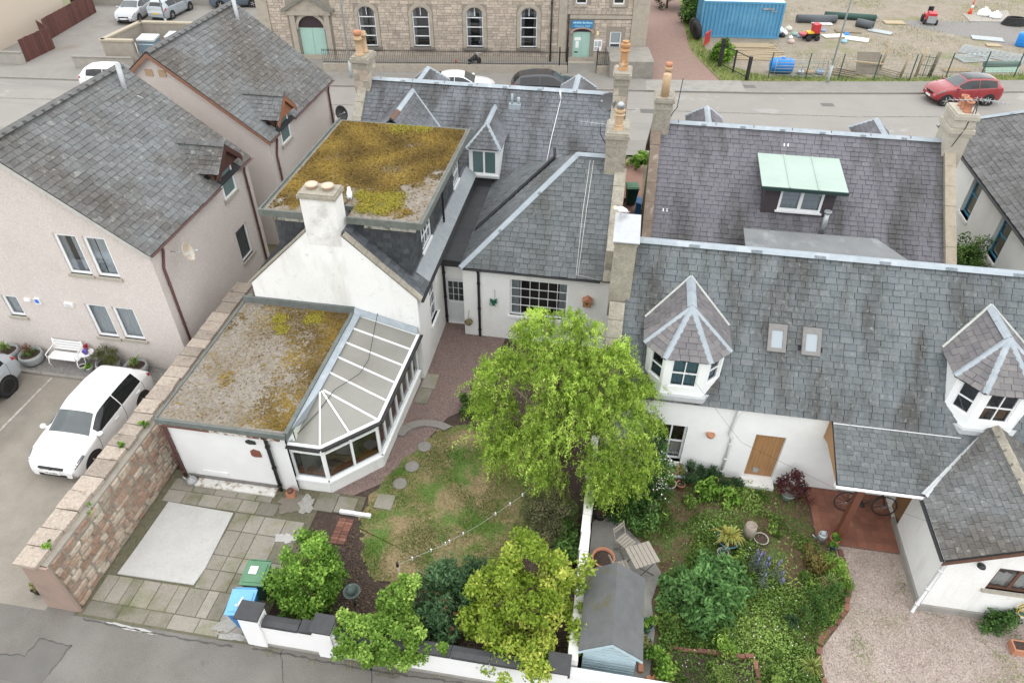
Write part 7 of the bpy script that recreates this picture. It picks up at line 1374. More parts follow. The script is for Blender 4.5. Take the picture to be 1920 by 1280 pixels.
for (a, b) in (((2.5, 9.02), (4.45, 9.1)), ((4.5, 9.08), (4.55, 7.95)), ((2.45, 9.0), (2.45, 7.95))):
    a, b = Vector((*a, 0)), Vector((*b, 0)); d = (b-a).normalized(); n_ = round((b-a).length/.225); s = Vector((-d.y, d.x, 0))
    for i in range(n_): piece(bb, bb, 'brick', 'flag', BRICK, a+d*(i*.225)+s*random.uniform(-.02, .02), d, s, (0, 0, 1), .215, .1, .22+random.uniform(-.02, .02))
MB().prism([(2.5, 7.95, .02), (4.5, 7.95, .02), (4.48, 9.05, .02), (2.5, 9.0, .02)], (0, 0, .1)).build('soil', SOIL, bb)
herb('bed_herb', 'pale green plant with cream flowers left of the brick bed', 'plant', [(2.3, 8.5, .3, .35), (2.1, 8.8, .3, .3)], 900, .09, .05, FRESH); herb('feathery_herb', 'feathery pale herb growing in the brick bed', 'plant', [(3.7, 8.4, .3, .35)], 900, .08, .02, GRASSM); herb('upright_herb', 'light green leafy plant on the brick bed edge', 'plant', [(3.75, 9.15, .3, .25)], 500, .09, .04, IVY)
for i, (x, y, z) in enumerate(((1.82, 8.5, .04), (2.05, 8.2, .04), (2.2, 8.25, .04))): solo(MB().box((x, y, z+.045), (.12, .24, .09), i*.5), 'loose_brick', TERRA, ['loose red brick standing at the shed corner', 'loose red brick left of a pair at the wall foot', 'loose red brick right of a pair at the wall foot'][i], 'brick', 'loose bricks by the shed')
# bicycle under the porch
bk = thing('bicycle', 'black bicycle leaning against the cottage wall under the porch', 'bicycle', (8.05, 14.12, .05)); BB_ = Matrix.Translation((8.05, 14.12, .05)) @ Matrix.Rotation(radians(-12), 4, 'X')
def bt(pts, r, nm, mat=BLACK, par=bk, n=6): return MB().tube([BB_ @ Vector(p) for p in pts], r, n, cap=True).build(nm, mat, par)
for x in (-.52, .52):
    w = bt([(x+.33*cos(a), 0, .34+.33*sin(a)) for a in np.linspace(0, 2*pi, 25)], .018, 'wheel', RUBBER)
    for k in range(10): a = 2*pi*k/10; bt([(x, 0, .34), (x+.32*cos(a), 0, .34+.32*sin(a))], .003, 'spoke', CHROME, w, 4)
for pts in ([(-.52, 0, .34), (-.08, 0, .3)], [(-.08, 0, .3), (-.2, 0, .8)], [(-.2, 0, .78), (.36, 0, .82)], [(-.08, 0, .3), (.38, 0, .72)], [(-.52, 0, .34), (-.2, 0, .78)], [(.52, 0, .34), (.36, 0, .82), (.34, 0, .95)]): bt(pts, .016, 'frame_tube')
bt([(.3, -.25, .98), (.34, 0, .96), (.3, .25, .98)], .013, 'handlebar'); MB().box((0, 0, 0), (.24, .13, .05)).build('t', BLACK).name = 'saddle'; _sd2 = bpy.data.objects['saddle']; _sd2.data.transform(BB_ @ Matrix.Translation((-.22, 0, .86))); setpar(_sd2, bk, True)
bt([(-.08, -.08, .3), (-.08, .08, .3)], .06, 'crank', BLACK, bk, 12)
# fittings on the right cottage
hr = thing('hose_coil', 'coiled green and yellow garden hose on the wing wall', 'hose', (11.2, 11.2, .9))
for k in range(7): r = .2+.018*(k % 4); MB().tube([(11.15+.02*sin(k)+r*cos(a), 11.22-.02*k, .78+r*.95*sin(a)) for a in np.linspace(0, 2*pi, 22)], .012, 6).build('coil', M('hose_green', (.03, .12, .11), rough=.4) if k % 3 else M('hose_yellow', (.6, .42, .06), rough=.4), hr)
wl_ = thing('wall_lamp', 'small black wall lamp on the white wing wall', 'lamp', (9.47, 11.25, 2.2)); MB().lathe((9.47, 11.16, 2.24), [(.1, 0), (.09, .04), (.03, .08)], 12).build('shade', BLACK, wl_); MB().tube([(9.47, 11.28, 2.2), (9.47, 11.16, 2.26)], .02, 6).build('arm', BLACK, wl_)
solo(MB().lathe((3.46, 14.8, 1.75), [(.02, -.05), (.11, .0), (.13, .08), (.1, .1)], 12), 'wall_pot', TERRA, 'terracotta half pot on the cottage wall beside the downpipe', 'wall pot')
tr = thing('terracotta_trough', 'terracotta trough on the gravel at the right edge', 'trough', (11.05, 10.5, 0)); MB().bx(10.8, 10.35, 0, 11.5, 10.65, .22).build('trough_body', TERRA, tr); MB().bx(10.84, 10.39, .2, 11.46, 10.61, .225).build('soil', SOIL, tr)
# fittings on the left cottage
gr_ = thing('green_wreath', 'round green ornament hanging on the hipped wing wall', 'ornament', (-3.89, 20.2, 1.7)); P, rv, _ = clump_points([(-3.89, 20.18, 1.72, .14)], 220, .08, 14); leaf_mesh('leaves', P, .06, .04, M('teal_green', (.03, .16, .1), rnd=.4), gr_, rv=rv); MB().tube([(-3.89, 20.26, 1.85), (-3.89, 20.26, 2.2)], .006, 4).build('cord', BLACK, gr_)
bh = thing('bird_house', 'orange-brown bird house on the hipped wing wall right of the window', 'bird house', (-.57, 20.2, 2.1)); MB().bx(-.72, 20.06, 1.98, -.44, 20.279, 2.25).build('box', OAK, bh); MB().prism([(-.76, 20.02, 2.24), (-.58, 20.02, 2.36), (-.4, 20.02, 2.24)], (0, .25, 0)).build('roof', TERRA, bh); MB().lathe((0, 0, 0), [(.035, 0), (.035, .01)], 10, M4=Matrix.Translation((-.58, 20.06, 2.13)) @ Matrix.Rotation(pi/2, 4, 'X')).build('hole', BLACK, bh)
hbk = thing('hanging_basket', 'dried-out hanging basket beside the white back door', 'basket', (-4.86, 20.2, .75)); MB().lathe((-4.86, 20.1, .6), [(.04, 0), (.12, .06), (.16, .15), (.1, .17)], 12).build('basket', M('coir', (.2, .15, .09), (.14, .1, .06), 9, .95), hbk); P, rv, _ = clump_points([(-4.86, 20.1, .8, .15)], 200, .08, 10); leaf_mesh('plant', P, .06, .02, M('dead_leaf', (.3, .25, .13), rnd=.4), hbk, rv=rv); MB().tube([(-4.86, 20.27, 1.15), (-4.86, 20.1, 1.12), (-4.86, 20.1, .8)], .008, 4).build('bracket', BLACK, hbk)
for (x0, z0, lab, m, nm) in ((-9.55, 1.95, 'black metal number scroll on the extension wall', BLACK, 'wall_scroll'), (-9.5, 1.42, 'rusty red wall plaque below the scroll on the extension', M('rust_plaque', (.22, .08, .05), (.16, .06, .04), 9, .8), 'wall_plaque')):
    o_ = MB().prism([(x0, 12.15, z0), (x0+.1, 12.15, z0-.05), (x0+.3, 12.15, z0-.02), (x0+.28, 12.15, z0+(.2 if 'plaque' in nm else .08)), (x0+.1, 12.15, z0+(.26 if 'plaque' in nm else .12)), (x0, 12.15, z0+(.18 if 'plaque' in nm else .07))], (0, .038, 0)); solo(o_, nm, m, lab, 'plaque')
kt = thing('garden_kettle', 'old grey enamel kettle at the left foot of the extension wall', 'kettle', (-11.7, 11.95, 0)); MB().lathe((-11.62, 11.95, .02), [(.13, 0), (.16, .1), (.12, .2), (.04, .24), (.03, .28)], 14).build('body', M('grey_enamel', (.4, .41, .4), (.3, .3, .29), 7, .5), kt); MB().tube([(-11.76, 11.95, .1), (-11.88, 11.95, .24)], [.03, .018], 7).build('spout', M('grey_enamel', (.4, .41, .4)), kt); MB().tube([(-11.74, 11.95, .2), (-11.62, 11.95, .38), (-11.5, 11.95, .2)], .012, 6).build('handle', M('grey_enamel', (.4, .41, .4)), kt)
tc = thing('terracotta_chimney_pot', 'upturned terracotta brick planter with round rusty top by the conservatory', 'planter', (-8.5, 12.0, 0)); MB().box((-8.5, 11.98, .12), (.24, .2, .22), .2).build('block', TERRA, tc); MB().lathe((-8.5, 11.98, .23), [(.1, 0), (.09, .07), (.03, .1)], 12).build('top', BROWN, tc)
wb_ = thing('white_beam', 'white painted block edging beside the slab path', 'edging block', (-6.4, 11.6, 0)); MB().bx(-6.88, 11.6, .02, -6.42, 11.7, .12).build('block', UPVC, wb_); MB().bx(-6.41, 11.59, .02, -5.95, 11.69, .12).build('block', UPVC, wb_)
ln = thing('garden_lantern', 'dark green domed metal lantern on a post in the soil bed', 'lantern', (-5.5, 8.95, 0)); VG = M('verdigris_iron', (.10, .14, .125), (.06, .08, .075), 9, .5); MB().tube([(-5.5, 8.95, 0), (-5.5, 8.95, .6)], .035, 8).build('post', VG, ln); MB().lathe((-5.5, 8.95, .58), [(.03, 0), (.19, .04), (.22, .1), (.2, .1), (.17, .06), (.02, .05)], 20).build('dish', VG, ln); MB().lathe((-5.5, 8.95, .66), [(.1, 0), (.13, .04), (.125, .13), (.08, .22), (.04, .25), (.03, .3), (.015, .3)], 16).build('dome', VG, ln)
cl = thing('washing_line', 'thin clothes line with white pegs from a post to the willow', 'clothes line', (-4.5, 9.7, 0)); MB().tube([(-4.5, 9.7, 0), (-4.5, 9.7, 1.0)], .02, 6).build('post', M('pale_pole', (.5, .47, .42)), cl); MB().tube([(-4.5, 9.7, .88), (-4.5, 9.7, 1.06)], .035, 8).build('post_cap', BLACK, cl)
lp = [Vector((-4.5, 9.7, .95)), Vector((-3.6, 10.5, .8)), Vector((-2.7, 11.3, .85)), Vector((-1.7, 12.2, 1.15)), Vector((-1.2, 12.7, 1.5))]; MB().tube(lp, .003, 5).build('line', M('line_white', (.55, .6, .58)), cl)
for k in (.35, .8, 1.15, 1.25, 1.6, 2.4, 2.75, 3.1): i = int(k); p = lp[i]+(lp[i+1]-lp[i])*(k-i); MB().box(p, (.03, .035, .1), .4).build('peg', UPVC, cl)
solo(MB().tube([(-2.6, 10.55, .05), (-2.0, 10.35, .06)], .018, 6), 'tool_handle', BLACK, 'dark tool handle lying at the edge of the lawn', 'tool')
# wheelie bins
def bin_(x, y, rz, body, lid, label, mark=None, group='wheelie bins', grey=None):
    b = thing('wheelie_bin', label, 'bin', (x, y, 0), rz, group)
    MB().add([(sx*a, sy*c+o, z) for z, a, c, o in ((.06, .19, .22, .03), (.96, .28, .31, 0)) for sx, sy in ((-1, -1), (1, -1), (1, 1), (-1, 1))], [(0, 1, 5, 4), (1, 2, 6, 5), (2, 3, 7, 6), (3, 0, 4, 7), (3, 2, 1, 0), (4, 5, 6, 7)]).build('body', body, b, world=False)
    ld = MB().prism([(-.31, -.35, .97), (.31, -.35, .97), (.31, .33, .99), (-.31, .33, .99)], (0, 0, .035)).prism([(-.25, -.27, 1.0), (.25, -.27, 1.0), (.25, .24, 1.02), (-.25, .24, 1.02)], (0, 0, .03)).build('lid', lid, b, world=False)
    MB().tube([(-.26, .38, .98), (.26, .38, .98)], .02, 8).build('handle', lid, b, world=False)
    for s in (-1, 1): MB().lathe((0, 0, 0), [(.1, -.03), (.1, .03)], 14, M4=Matrix.Translation((s*.24, .24, .1)) @ Matrix.Rotation(pi/2, 4, 'Y')).build('wheel', RUBBER, b, world=False)
    if mark == 'seven': MB().obox((0, 0, 1.052), Vector((.28, 1, 0)).normalized(), Vector((-1, .28, 0)).normalized(), (0, 0, 1), (-.13, .1), (-.02, .02), (0, .004)).box((-.05, -.12, 1.054), (.1, .04, .004)).build('number_mark', UPVC, ld, world=False)
    if mark == 'label': MB().box((-.06, .05, 1.054), (.2, .22, .004)).build('label_sticker', UPVC, ld, world=False)
BBL = M('blue_bin_body', (.03, .20, .48), (.025, .17, .42), 4, .45); BLL = M('blue_bin_lid', (.16, .40, .66), (.14, .36, .6), 4, .5); BGN = M('green_bin_body', (.015, .07, .045), (.012, .055, .035), 4, .5); BGL = M('green_bin_lid', (.10, .22, .13), (.08, .18, .1), 4, .6)
bin_(-7.95, 8.05, radians(8), BBL, BLL, 'blue wheelie bin with a white number beside the gate pier', 'seven'); bin_(-7.95, 8.85, radians(5), BGN, BGL, 'green wheelie bin behind the blue one, under the round shrub', 'label'); bin_(.75, 31.4, radians(10), BGN, BGL, 'green wheelie bin in the alley between the cottages')
solo(MB().prism([(1.0, 30.3, .0), (1.25, 30.2, 0), (1.25, 30.9, 0), (1.0, 30.9, 0)], (0, 0, .7)), 'blue_box', BBL, 'blue plastic crate standing in the alley near the bin', 'crate')
# planters, bench, table by the pink house
for i, (x, y, pl, lab) in enumerate(((-20.95, 16.12, 'tuft', 'grey half-barrel planter with green grass at the left edge'), (-19.98, 16.1, 'red', 'grey half-barrel planter with reddish spiky plant left of the bench'), (-17.02, 16.15, 'bush', 'grey half-barrel planter with a feathery bush right of the white table'), (-15.95, 16.15, 'tuft', 'grey half-barrel planter with grassy plant behind the white hatchback'))):
    p = thing('barrel_planter', lab, 'planter', (x, y, 0), 0, 'half-barrel planters'); MB().lathe((x, y, 0), [(.27, 0), (.37, .15), (.4, .32), (.38, .42), (.35, .42), (.36, .34), (.01, .34)], 20).build('tub', GREYP, p); MB().lathe((x, y, .1), [(.352, 0), (.362, .03)], 20).lathe((x, y, .3), [(.402, 0), (.404, .03)], 20).build('hoop', M('dull_hoop', (.3, .31, .32)), p); MB().lathe((x, y, .33), [(.34, 0), (.3, .02)], 16).build('soil', SOIL, p)
    if pl == 'tuft': tuft('', '', '', x, y, .35, .4, 70, GRASSM, .012, .34, parent=p)
    elif pl == 'red': tuft('', '', '', x, y, .4, .45, 40, M('red_spike', (.15, .07, .05), (.22, .1, .07), 5, .8, rnd=.3), .012, .34, parent=p, lean=.2); P, rv, _ = clump_points([(x, y, .42, .22)], 300, .1, 10); leaf_mesh('bedding', P, .06, .04, MIDG, p, rv=rv)
    else: P, rv, _ = clump_points([(x, y, .65, .32), (x-.15, y, .6, .28), (x+.2, y, .6, .28)], 1800, .16, 26); leaf_mesh('plant', P, .09, .022, leafmat('heather', (.17, .2, .06), (.22, .2, .09)), p, rv=rv, down=-.6)
bn = thing('white_bench', 'white slatted garden bench between planters below the pink house', 'bench', (-18.6, 16.18, 0)); WP = M('white_bench_paint', (.78, .78, .77), rough=.5)
for i in range(6): MB().bx(-19.2, 15.95+i*.07, .43, -18.0, 15.95+i*.07+.055, .455).build('seat_slat', WP, bn)
for i in range(4): MB().bx(-19.2, 16.4+i*.02, .52+i*.1, -18.0, 16.42+i*.02, .52+i*.1+.08).build('back_slat', WP, bn)
for x in (-19.15, -18.05): MB().tube([(x, 15.98, .43), (x, 15.92, .25), (x, 15.98, .0)], .02, 6).tube([(x, 16.38, .43), (x, 16.48, 0)], .02, 6).build('leg', WP, bn); MB().tube([(x, 15.95, .45), (x, 15.93, .62), (x, 16.1, .66), (x, 16.42, .7), (x, 16.48, .95)], .018, 6).build('arm', WP, bn)
bt_ = thing('bistro_table', 'small round white table right of the bench with flower pots on top', 'table', (-17.82, 16.3, 0)); MB().lathe((-17.82, 16.28, .6), [(.24, 0), (.25, .012), (.24, .025)], 22).build('table_top', WP, bt_)
for k in range(3): a = 2*pi*k/3+.4; MB().tube([(-17.82+.15*cos(a), 16.28+.15*sin(a), .6), (-17.82+.25*cos(a), 16.28+.22*sin(a), 0)], .012, 6).build('leg', WP, bt_)
potp(-17.88, 16.42, .08, .12, TERRA, 'small pot of red flowers on the white table', 'leaf', .625, M('red_petal', (.42, .03, .06), rnd=.3)); potp(-17.76, 16.2, .08, .1, M('purple_pot', (.2, .15, .4)), 'small purple pot with flowers on the white table', 'leaf', .625, M('violet_petal', (.22, .16, .5), rnd=.4)); potp(-17.98, 16.02, .12, .2, WPOT, 'left white tin pot under the round table', None); potp(-17.7, 15.98, .13, .22, WPOT, 'right white tin pot under the round table', 'leaf')
for (x0, z0, w, h, m, lab, nm) in ((-19.1, 2.42, .2, .22, M('alarm_blue', (.04, .16, .6)), 'blue and white alarm box on the pink gable', 'alarm_box'), (-19.5, 2.48, .22, .1, WP, 'small white vent plate left of the alarm box', 'vent_plate'), (-18.0, 2.46, .32, .14, WP, 'white nameplate with faint lettering on the pink gable', 'name_plate')):
    o_ = thing(nm, lab, 'plate', (x0, 16.55, z0)); MB().bx(x0, 16.5, z0, x0+w, 16.568, z0+h).build('plate', WP, o_)
    if nm == 'alarm_box': MB().bx(x0+.03, 16.49, z0+.05, x0+w-.03, 16.5, z0+h-.02).build('face', m, o_)
    if nm == 'name_plate':
        for k in range(2): MB().bx(x0+.04, 16.495, z0+.04+k*.05, x0+w-.05-k*.05, 16.5, z0+.055+k*.05).build('lettering', GALV, o_)
def dish(loc, rz, el, r, mat, label, arm):
    d = thing('satellite_dish', label, 'satellite dish', loc, rz, 'satellite dishes'); Rm = Matrix.Rotation(radians(90-el), 4, 'Y')
    MB().lathe((0, 0, 0), [(.01, -.0), (r*.5, .02), (r*.85, .06), (r, .1), (r*.99, .11), (r*.84, .075), (r*.5, .035), (.01, .015)], 22, M4=Rm).build('reflector', mat, d, world=False)
    MB().tube([Rm @ Vector((0, -r*.9, .08)), Rm @ Vector((0, -r*.5, .42))], .012, 6).build('feed_arm', GALV, d, world=False); MB().tube([Rm @ Vector((0, -r*.5, .4)), Rm @ Vector((0, -r*.42, .5))], .035, 8).build('receiver', GALV, d, world=False)
    MB().tube([(0, 0, 0), Matrix.Rotation(-rz, 3, 'Z') @ Vector(arm)], .018, 6).build('bracket', GALV, d, world=False)
dish((-13.5, 17.5, 4.45), radians(12), 22, .32, M('stained_dish', (.55, .53, .48), (.42, .3, .2), 3, .6, c3=(.6, .6, .58), s3=2), 'stained pale satellite dish on the side of the nearer pink house', (-.45, -.15, .1)); dish((-13.6, 31.7, 3.4), radians(-20), 25, .38, BLACK, 'black satellite dish at the far end of the second pink house', (-.32, -.1, 0)); dish((-.75, 29.3, 5.75), radians(-100), 25, .36, M('grey_mesh', (.12, .12, .125)), 'dark grey satellite dish beside the right street chimney', (.25, .0, -.1))
# aerials
def aerial(p, d, n, L_, label, mast):
    p, d = Vector(p), Vector(d).normalized(); a = thing('tv_aerial', label, 'aerial', p, 0, 'television aerials'); s = Vector((-d.y, d.x, 0)); MB().tube([p, p+d*L_], .012, 5).build('boom', GALV, a)
    for i in range(n): q = p+d*(L_*(i+.5)/n); MB().tube([q-s*(.22-.008*i), q+s*(.22-.008*i)], .006, 4).build('element', GALV, a)
    MB().tube(mast, .016, 6).build('mast', BLACK, a)
aerial((-.3, 23.5, 7.2), (-1, .05, .03), 7, 1.2, 'silver aerial pointing left from the hipped wing chimney', [(-.5, 23.4, 6.5), (-.75, 23.45, 6.9), (-.75, 23.45, 7.25)]); aerial((1.95, 27.05, 7.3), (1, .3, 0), 9, .6, 'aerial on a bent black mast by the left chimney of the purple roof', [(1.75, 27.0, 6.2), (1.8, 26.95, 6.4), (1.95, 27.05, 6.6), (2.0, 27.05, 7.7)]); aerial((11.3, 27.0, 7.55), (1, .1, 0), 10, 1.7, 'long silver aerial lying above the right chimney of the purple roof', [(11.85, 26.6, 6.0), (12.1, 26.7, 6.7), (12.25, 26.95, 7.6)]); aerial((12.2, 27.2, 7.6), (1, -.45, 0), 8, 1.1, 'second silver aerial angled right over the three red chimney pots', [(12.3, 26.75, 6.9), (12.3, 27.1, 7.65)])
# gulls
def gull(x, y, z, rz, label):
    g = thing('gull', label, 'gull', (x, y, z), rz, 'gulls on the roofs'); W = M('gull_white', (.8, .8, .79), rough=.8); b = MB(); b.lathe((0, 0, 0), [(.005, -.2), (.05, -.14), (.085, -.02), (.08, .07), (.05, .14), (.042, .17), (.055, .2), (.05, .24), (.02, .27)], 12, M4=Matrix.Translation((0, 0, .17)) @ Matrix.Rotation(radians(70), 4, 'Y')); b.build('body', W, g, world=False)
    MB().lathe((0, 0, 0), [(.018, 0), (.012, .04), (.003, .06)], 8, M4=Matrix.Translation((.25, 0, .27)) @ Matrix.Rotation(radians(100), 4, 'Y')).build('beak', M('gull_beak', (.65, .42, .05)), g, world=False)
    for s in (-1, 1): MB().prism([(-.24, s*.03, .09), (.06, s*.085, .19), (.04, s*.085, .14), (-.12, s*.07, .1)], (0, s*.012, 0)).build('wing', M('gull_grey', (.42, .44, .46)), g, world=False); MB().tube([(.02, s*.03, .1), (.02, s*.03, 0)], .006, 5).build('leg', M('gull_leg', (.55, .35, .3)), g, world=False)
gull(-8.35, 19.2, 5.99, radians(110), 'white gull standing on the mossy flat roof by the white chimney'); gull(.22, 18.0, 6.9, radians(200), 'white gull perched on the metal covered chimney stump')
nest = solo(MB().lathe((-8.55, 18.95, 5.99), [(.2, 0), (.22, .04), (.14, .05), (.1, .03)], 12), 'gull_nest', M('nest_twigs', (.14, .1, .05), (.2, .15, .06), 12, .95, .8, 30), 'ring of dark moss and twigs beside the gull', 'nest')
blk = potp(-13.78, 7.95, .14, .22, BLACKP, 'black pot of dry plants outside the end of the rubble wall', 'leaf', 0, DRYG)
# ------------------------------------------------------------------ street and yard
def lamp(x, y, label, h=7.5): 
    l_ = thing('street_lamp', label, 'street lamp', (x, y, 0), 0, 'grey street lamps'); LG_ = M('lamp_grey', (.42, .46, .46), (.36, .4, .4), 4, .5); MB().tube([(x, y, 0), (x, y, 1.2)], .09, 12).tube([(x, y, 1.2), (x, y, h), (x, y-.3, h+.25), (x, y-.9, h+.35)], [.06, .05, .04, .035], 10).build('column', LG_, l_); MB().lathe((x, y-1.15, h+.3), [(.05, 0), (.14, .03), (.12, .1), (.04, .13)], 12).build('lantern', LG_, l_)
lamp(13.1, 50.1, 'grey street lamp column by the yard fence'); lamp(-18.3, 45.4, 'grey street lamp column in front of the hall railings'); lamp(-35.2, 52.0, 'grey street lamp column beside the silver hatchback')
mbk = thing('motorbike', 'black motorbike parked behind the hall railings', 'motorbike', (-10.6, 48.75, 0), radians(75))
for x in (-.65, .65): MB().lathe((0, 0, 0), [(.2, -.05), (.3, -.06), (.3, .06), (.2, .05)], 18, M4=Matrix.Translation((x, 0, .3)) @ Matrix.Rotation(pi/2, 4, 'X')).build('wheel', RUBBER, mbk, world=False)
MB().tube([(-.65, 0, .3), (-.2, 0, .45), (.3, 0, .6), (.65, 0, .3)], .06, 8).build('frame', BLACK, mbk, world=False); MB().lathe((0, 0, 0), [(.05, -.28), (.14, -.15), (.16, .05), (.08, .25)], 10, M4=Matrix.Translation((.15, 0, .78)) @ Matrix.Rotation(pi/2, 4, 'Y')).build('tank', BLACK, mbk, world=False); MB().box((-.4, 0, .75), (.6, .26, .12)).build('seat', RUBBER, mbk, world=False); MB().tube([(.4, -.35, 1.0), (.5, 0, .95), (.4, .35, 1.0)], .02, 6).tube([(.5, 0, .95), (.68, 0, .3)], .035, 6).build('handlebar', CHROME, mbk, world=False); MB().box((-.1, 0, .4), (.4, .3, .3)).build('engine', GALV, mbk, world=False)
def cone(x, y, label, h=.75):
    c = thing('traffic_cone', label, 'traffic cone', (x, y, 0), 0, 'traffic cones'); OR = M('cone_orange', (.62, .10, .03), rough=.6); MB().box((x, y, .02), (.42, .42, .04)).build('base', OR, c); MB().lathe((x, y, .04), [(.15, 0), (.1, h*.4)], 14).lathe((x, y, .04+h*.62), [(.07, 0), (.03, h*.36), (.02, h*.37)], 14).build('cone_body', OR, c); MB().lathe((x, y, .04+h*.4), [(.1, 0), (.07, h*.22)], 14).build('reflective_sleeve', UPVC, c)
cone(-11.75, 48.2, 'red and white traffic cone behind the railings left of the motorbike'); cone(27.9, 69.3, 'tall orange traffic cone on the concrete pad in the yard', 1.1)
# container
ct = thing('shipping_container', 'blue corrugated shipping container with pale roof in the works yard', 'container', (7.9, 60.3, 0), radians(5)); CB = M('container_blue', (.10, .31, .50), (.085, .27, .44), 1.2, .5, c3=(.16, .38, .56), s3=.8, t3=(.5, .8)); CR = M('container_roof', (.50, .62, .70), (.56, .66, .72), 1.5, .6)
Lc, Wc, Hc = 6.06, 2.44, 2.6
def corr(a, b, nm):
    a, b = Vector((*a, 0)), Vector((*b, 0)); U = (b-a).normalized(); N_ = Vector((U.y, -U.x, 0)); L_ = (b-a).length; n_ = int(L_/.28); mb = MB(); pts = [(0, 0)]
    for i in range(n_): u = L_*i/n_; w = L_/n_; pts += [(u+w*.1, 0), (u+w*.25, -.07), (u+w*.6, -.07), (u+w*.75, 0)]
    pts.append((L_, 0)); vs = [a+U*u+N_*d+Vector((0, 0, z)) for z in (.16, Hc-.12) for u, d in pts]; m = len(pts); mb.add(vs, [(i, i+1, m+i+1, m+i) for i in range(m-1)]); mb.build(nm, CB, ct, world=False)
corr((-Lc/2, -Wc/2), (Lc/2, -Wc/2), 'side_panel'); corr((Lc/2, -Wc/2), (Lc/2, Wc/2), 'end_panel'); corr((Lc/2, Wc/2), (-Lc/2, Wc/2), 'side_panel'); corr((-Lc/2, Wc/2), (-Lc/2, -Wc/2), 'end_panel')
for sx in (-1, 1):
    for sy in (-1, 1): MB().box((sx*(Lc/2-.06), sy*(Wc/2-.06), Hc/2), (.15, .15, Hc)).build('corner_post', CB, ct, world=False)
for sy in (-1, 1): MB().box((0, sy*(Wc/2-.03), .1), (Lc-.12, .1, .16)).box((0, sy*(Wc/2-.03), Hc-.07), (Lc-.12, .1, .12)).build('rail', CB, ct, world=False)
MB().box((0, 0, Hc-.02), (Lc-.1, Wc-.1, .05)).build('roof', CR, ct, world=False); MB().box((Lc/2-1.2, -Wc/2-.03, Hc-.45), (.9, .05, .12)).box((Lc/2-.75, -Wc/2-.025, Hc-.62), (.5, .03, .06)).build('marking', M('faded_marking', (.35, .45, .5), (.15, .1, .09), 5, .8), ct, world=False)
for i, (x, y, rz, lab) in enumerate(((4.75, 58.3, .35, 'front large tractor tyre leaning by the container'), (4.6, 59.2, .3, 'rear large tractor tyre leaning behind the first by the container'))):
    t_ = thing('tractor_tyre', lab, 'tyre', (x, y, .62), rz, 'tractor tyres'); Rm = Matrix.Rotation(radians(80), 4, 'Y'); MB().lathe((0, 0, 0), [(.36, -.16), (.6, -.2), (.66, -.12), (.66, .12), (.6, .2), (.36, .16), (.36, -.16)], 26, M4=Rm).build('tyre', RUBBER, t_, world=False)
    lg = MB()
    for k in range(18): a = 2*pi*k/18; lg.box(Rm @ Vector((.66*cos(a), .66*sin(a), .07 if k % 2 else -.07)), (.07, .07, .07), a)
    lg.build('tread', RUBBER, t_, world=False)
rb_ = thing('plastic_barrier', 'red plastic road barrier beside the tyres', 'barrier', (5.5, 56.8, 0), radians(65)); RB = M('barrier_red', (.5, .06, .05), rough=.5)
for z in (.15, .95): MB().box((0, 0, z), (1.1, .05, .1)).build('rail', RB, rb_, world=False)
for k in range(8): MB().box((-.5+k*.14, 0, .55), (.05, .04, .75)).build('bar', RB, rb_, world=False)
TIM = M('pale_timber', (.52, .42, .28), (.44, .35, .23), 3, .9, stretch=(3, 3, 3)); OLDT = M('old_timber', (.30, .25, .18), (.22, .18, .13), 4, .9)
def stack(name, label, x, y, rz, n, L_, m, group=None, spread=.3, layers=2, cat='timber', w=.14, h=.05):
    s = thing(name, label, cat, (x, y, 0), rz, group)
    for i in range(n): k = i // max(1, n//layers); MB().box((random.uniform(-.3, .3), (i % max(1, n//layers)-n/layers/2)*(w+.02+spread*.1), h/2+k*(h+.005)+.02), (L_*random.uniform(.85, 1.05), w, h), random.uniform(-.02, .02)*3*spread).build('plank', m, s, world=False)
stack('timber_stack', 'stack of pale planks nearest the container', 8.7, 57.2, radians(8), 10, 3.6, TIM, 'plank stacks'); stack('timber_stack', 'loose spread of long pale planks in front of the stack', 8.9, 55.4, radians(6), 9, 4.2, TIM, 'plank stacks', 1.2, 1)
yg = thing('yard_gate', 'open black steel gate frame at the yard entrance', 'gate', (7.0, 51, 0)); BG_ = BLACK
A2, B2 = Vector((6.2, 52.3, 0)), Vector((7.85, 49.85, 0))
for p, h, r in ((A2, 1.9, .1), (B2, 1.55, .09), ((A2+B2)/2, 1.55, .045)): MB().box(p+Vector((0, 0, h/2)), (2*r, 2*r, h), .5).build('post', BG_, yg)
for z in (.2, 1.45): MB().tube([A2+Vector((0, 0, z)), B2+Vector((0, 0, z))], .035, 6).build('rail', BG_, yg)
FPTS = [(9.33, 50.48), (11.8, 50.8), (13.95, 51.0), (16.3, 51.3), (18.7, 51.75), (21.2, 52.5), (23.7, 53.3), (25.9, 53.6), (29, 54.6), (33, 55.6), (38, 57)]
yf = thing('wire_fence', 'green steel post and wire mesh fence along the yard', 'fence', (16, 51.3, 0)); FGN = M('fence_green', (.03, .075, .06), rough=.6); MESH = M('mesh_wire', (.2, .23, .21), rough=.5)
for x, y in FPTS: MB().box((x, y, .85), (.06, .06, 1.7)).build('post', FGN, yf)
for a, b in zip(FPTS[:-1], FPTS[1:]):
    w_ = MB(); a, b = Vector((*a, 0)), Vector((*b, 0))
    for k in range(6): w_.tube([a+Vector((0, 0, .15+k*.3)), b+Vector((0, 0, .15+k*.3))], .009, 4, False)
    n_ = int((b-a).length/.3)
    for k in range(n_): p = a+(b-a)*(k/n_); w_.tube([p+Vector((0, 0, .1)), p+Vector((0, 0, 1.68))], .005, 3, False)
    w_.build('mesh_panel', MESH, yf)
fg = thing('field_gate', 'galvanised field gate lying against the fence by the blue tank', 'gate', (11.2, 51.1, 0))
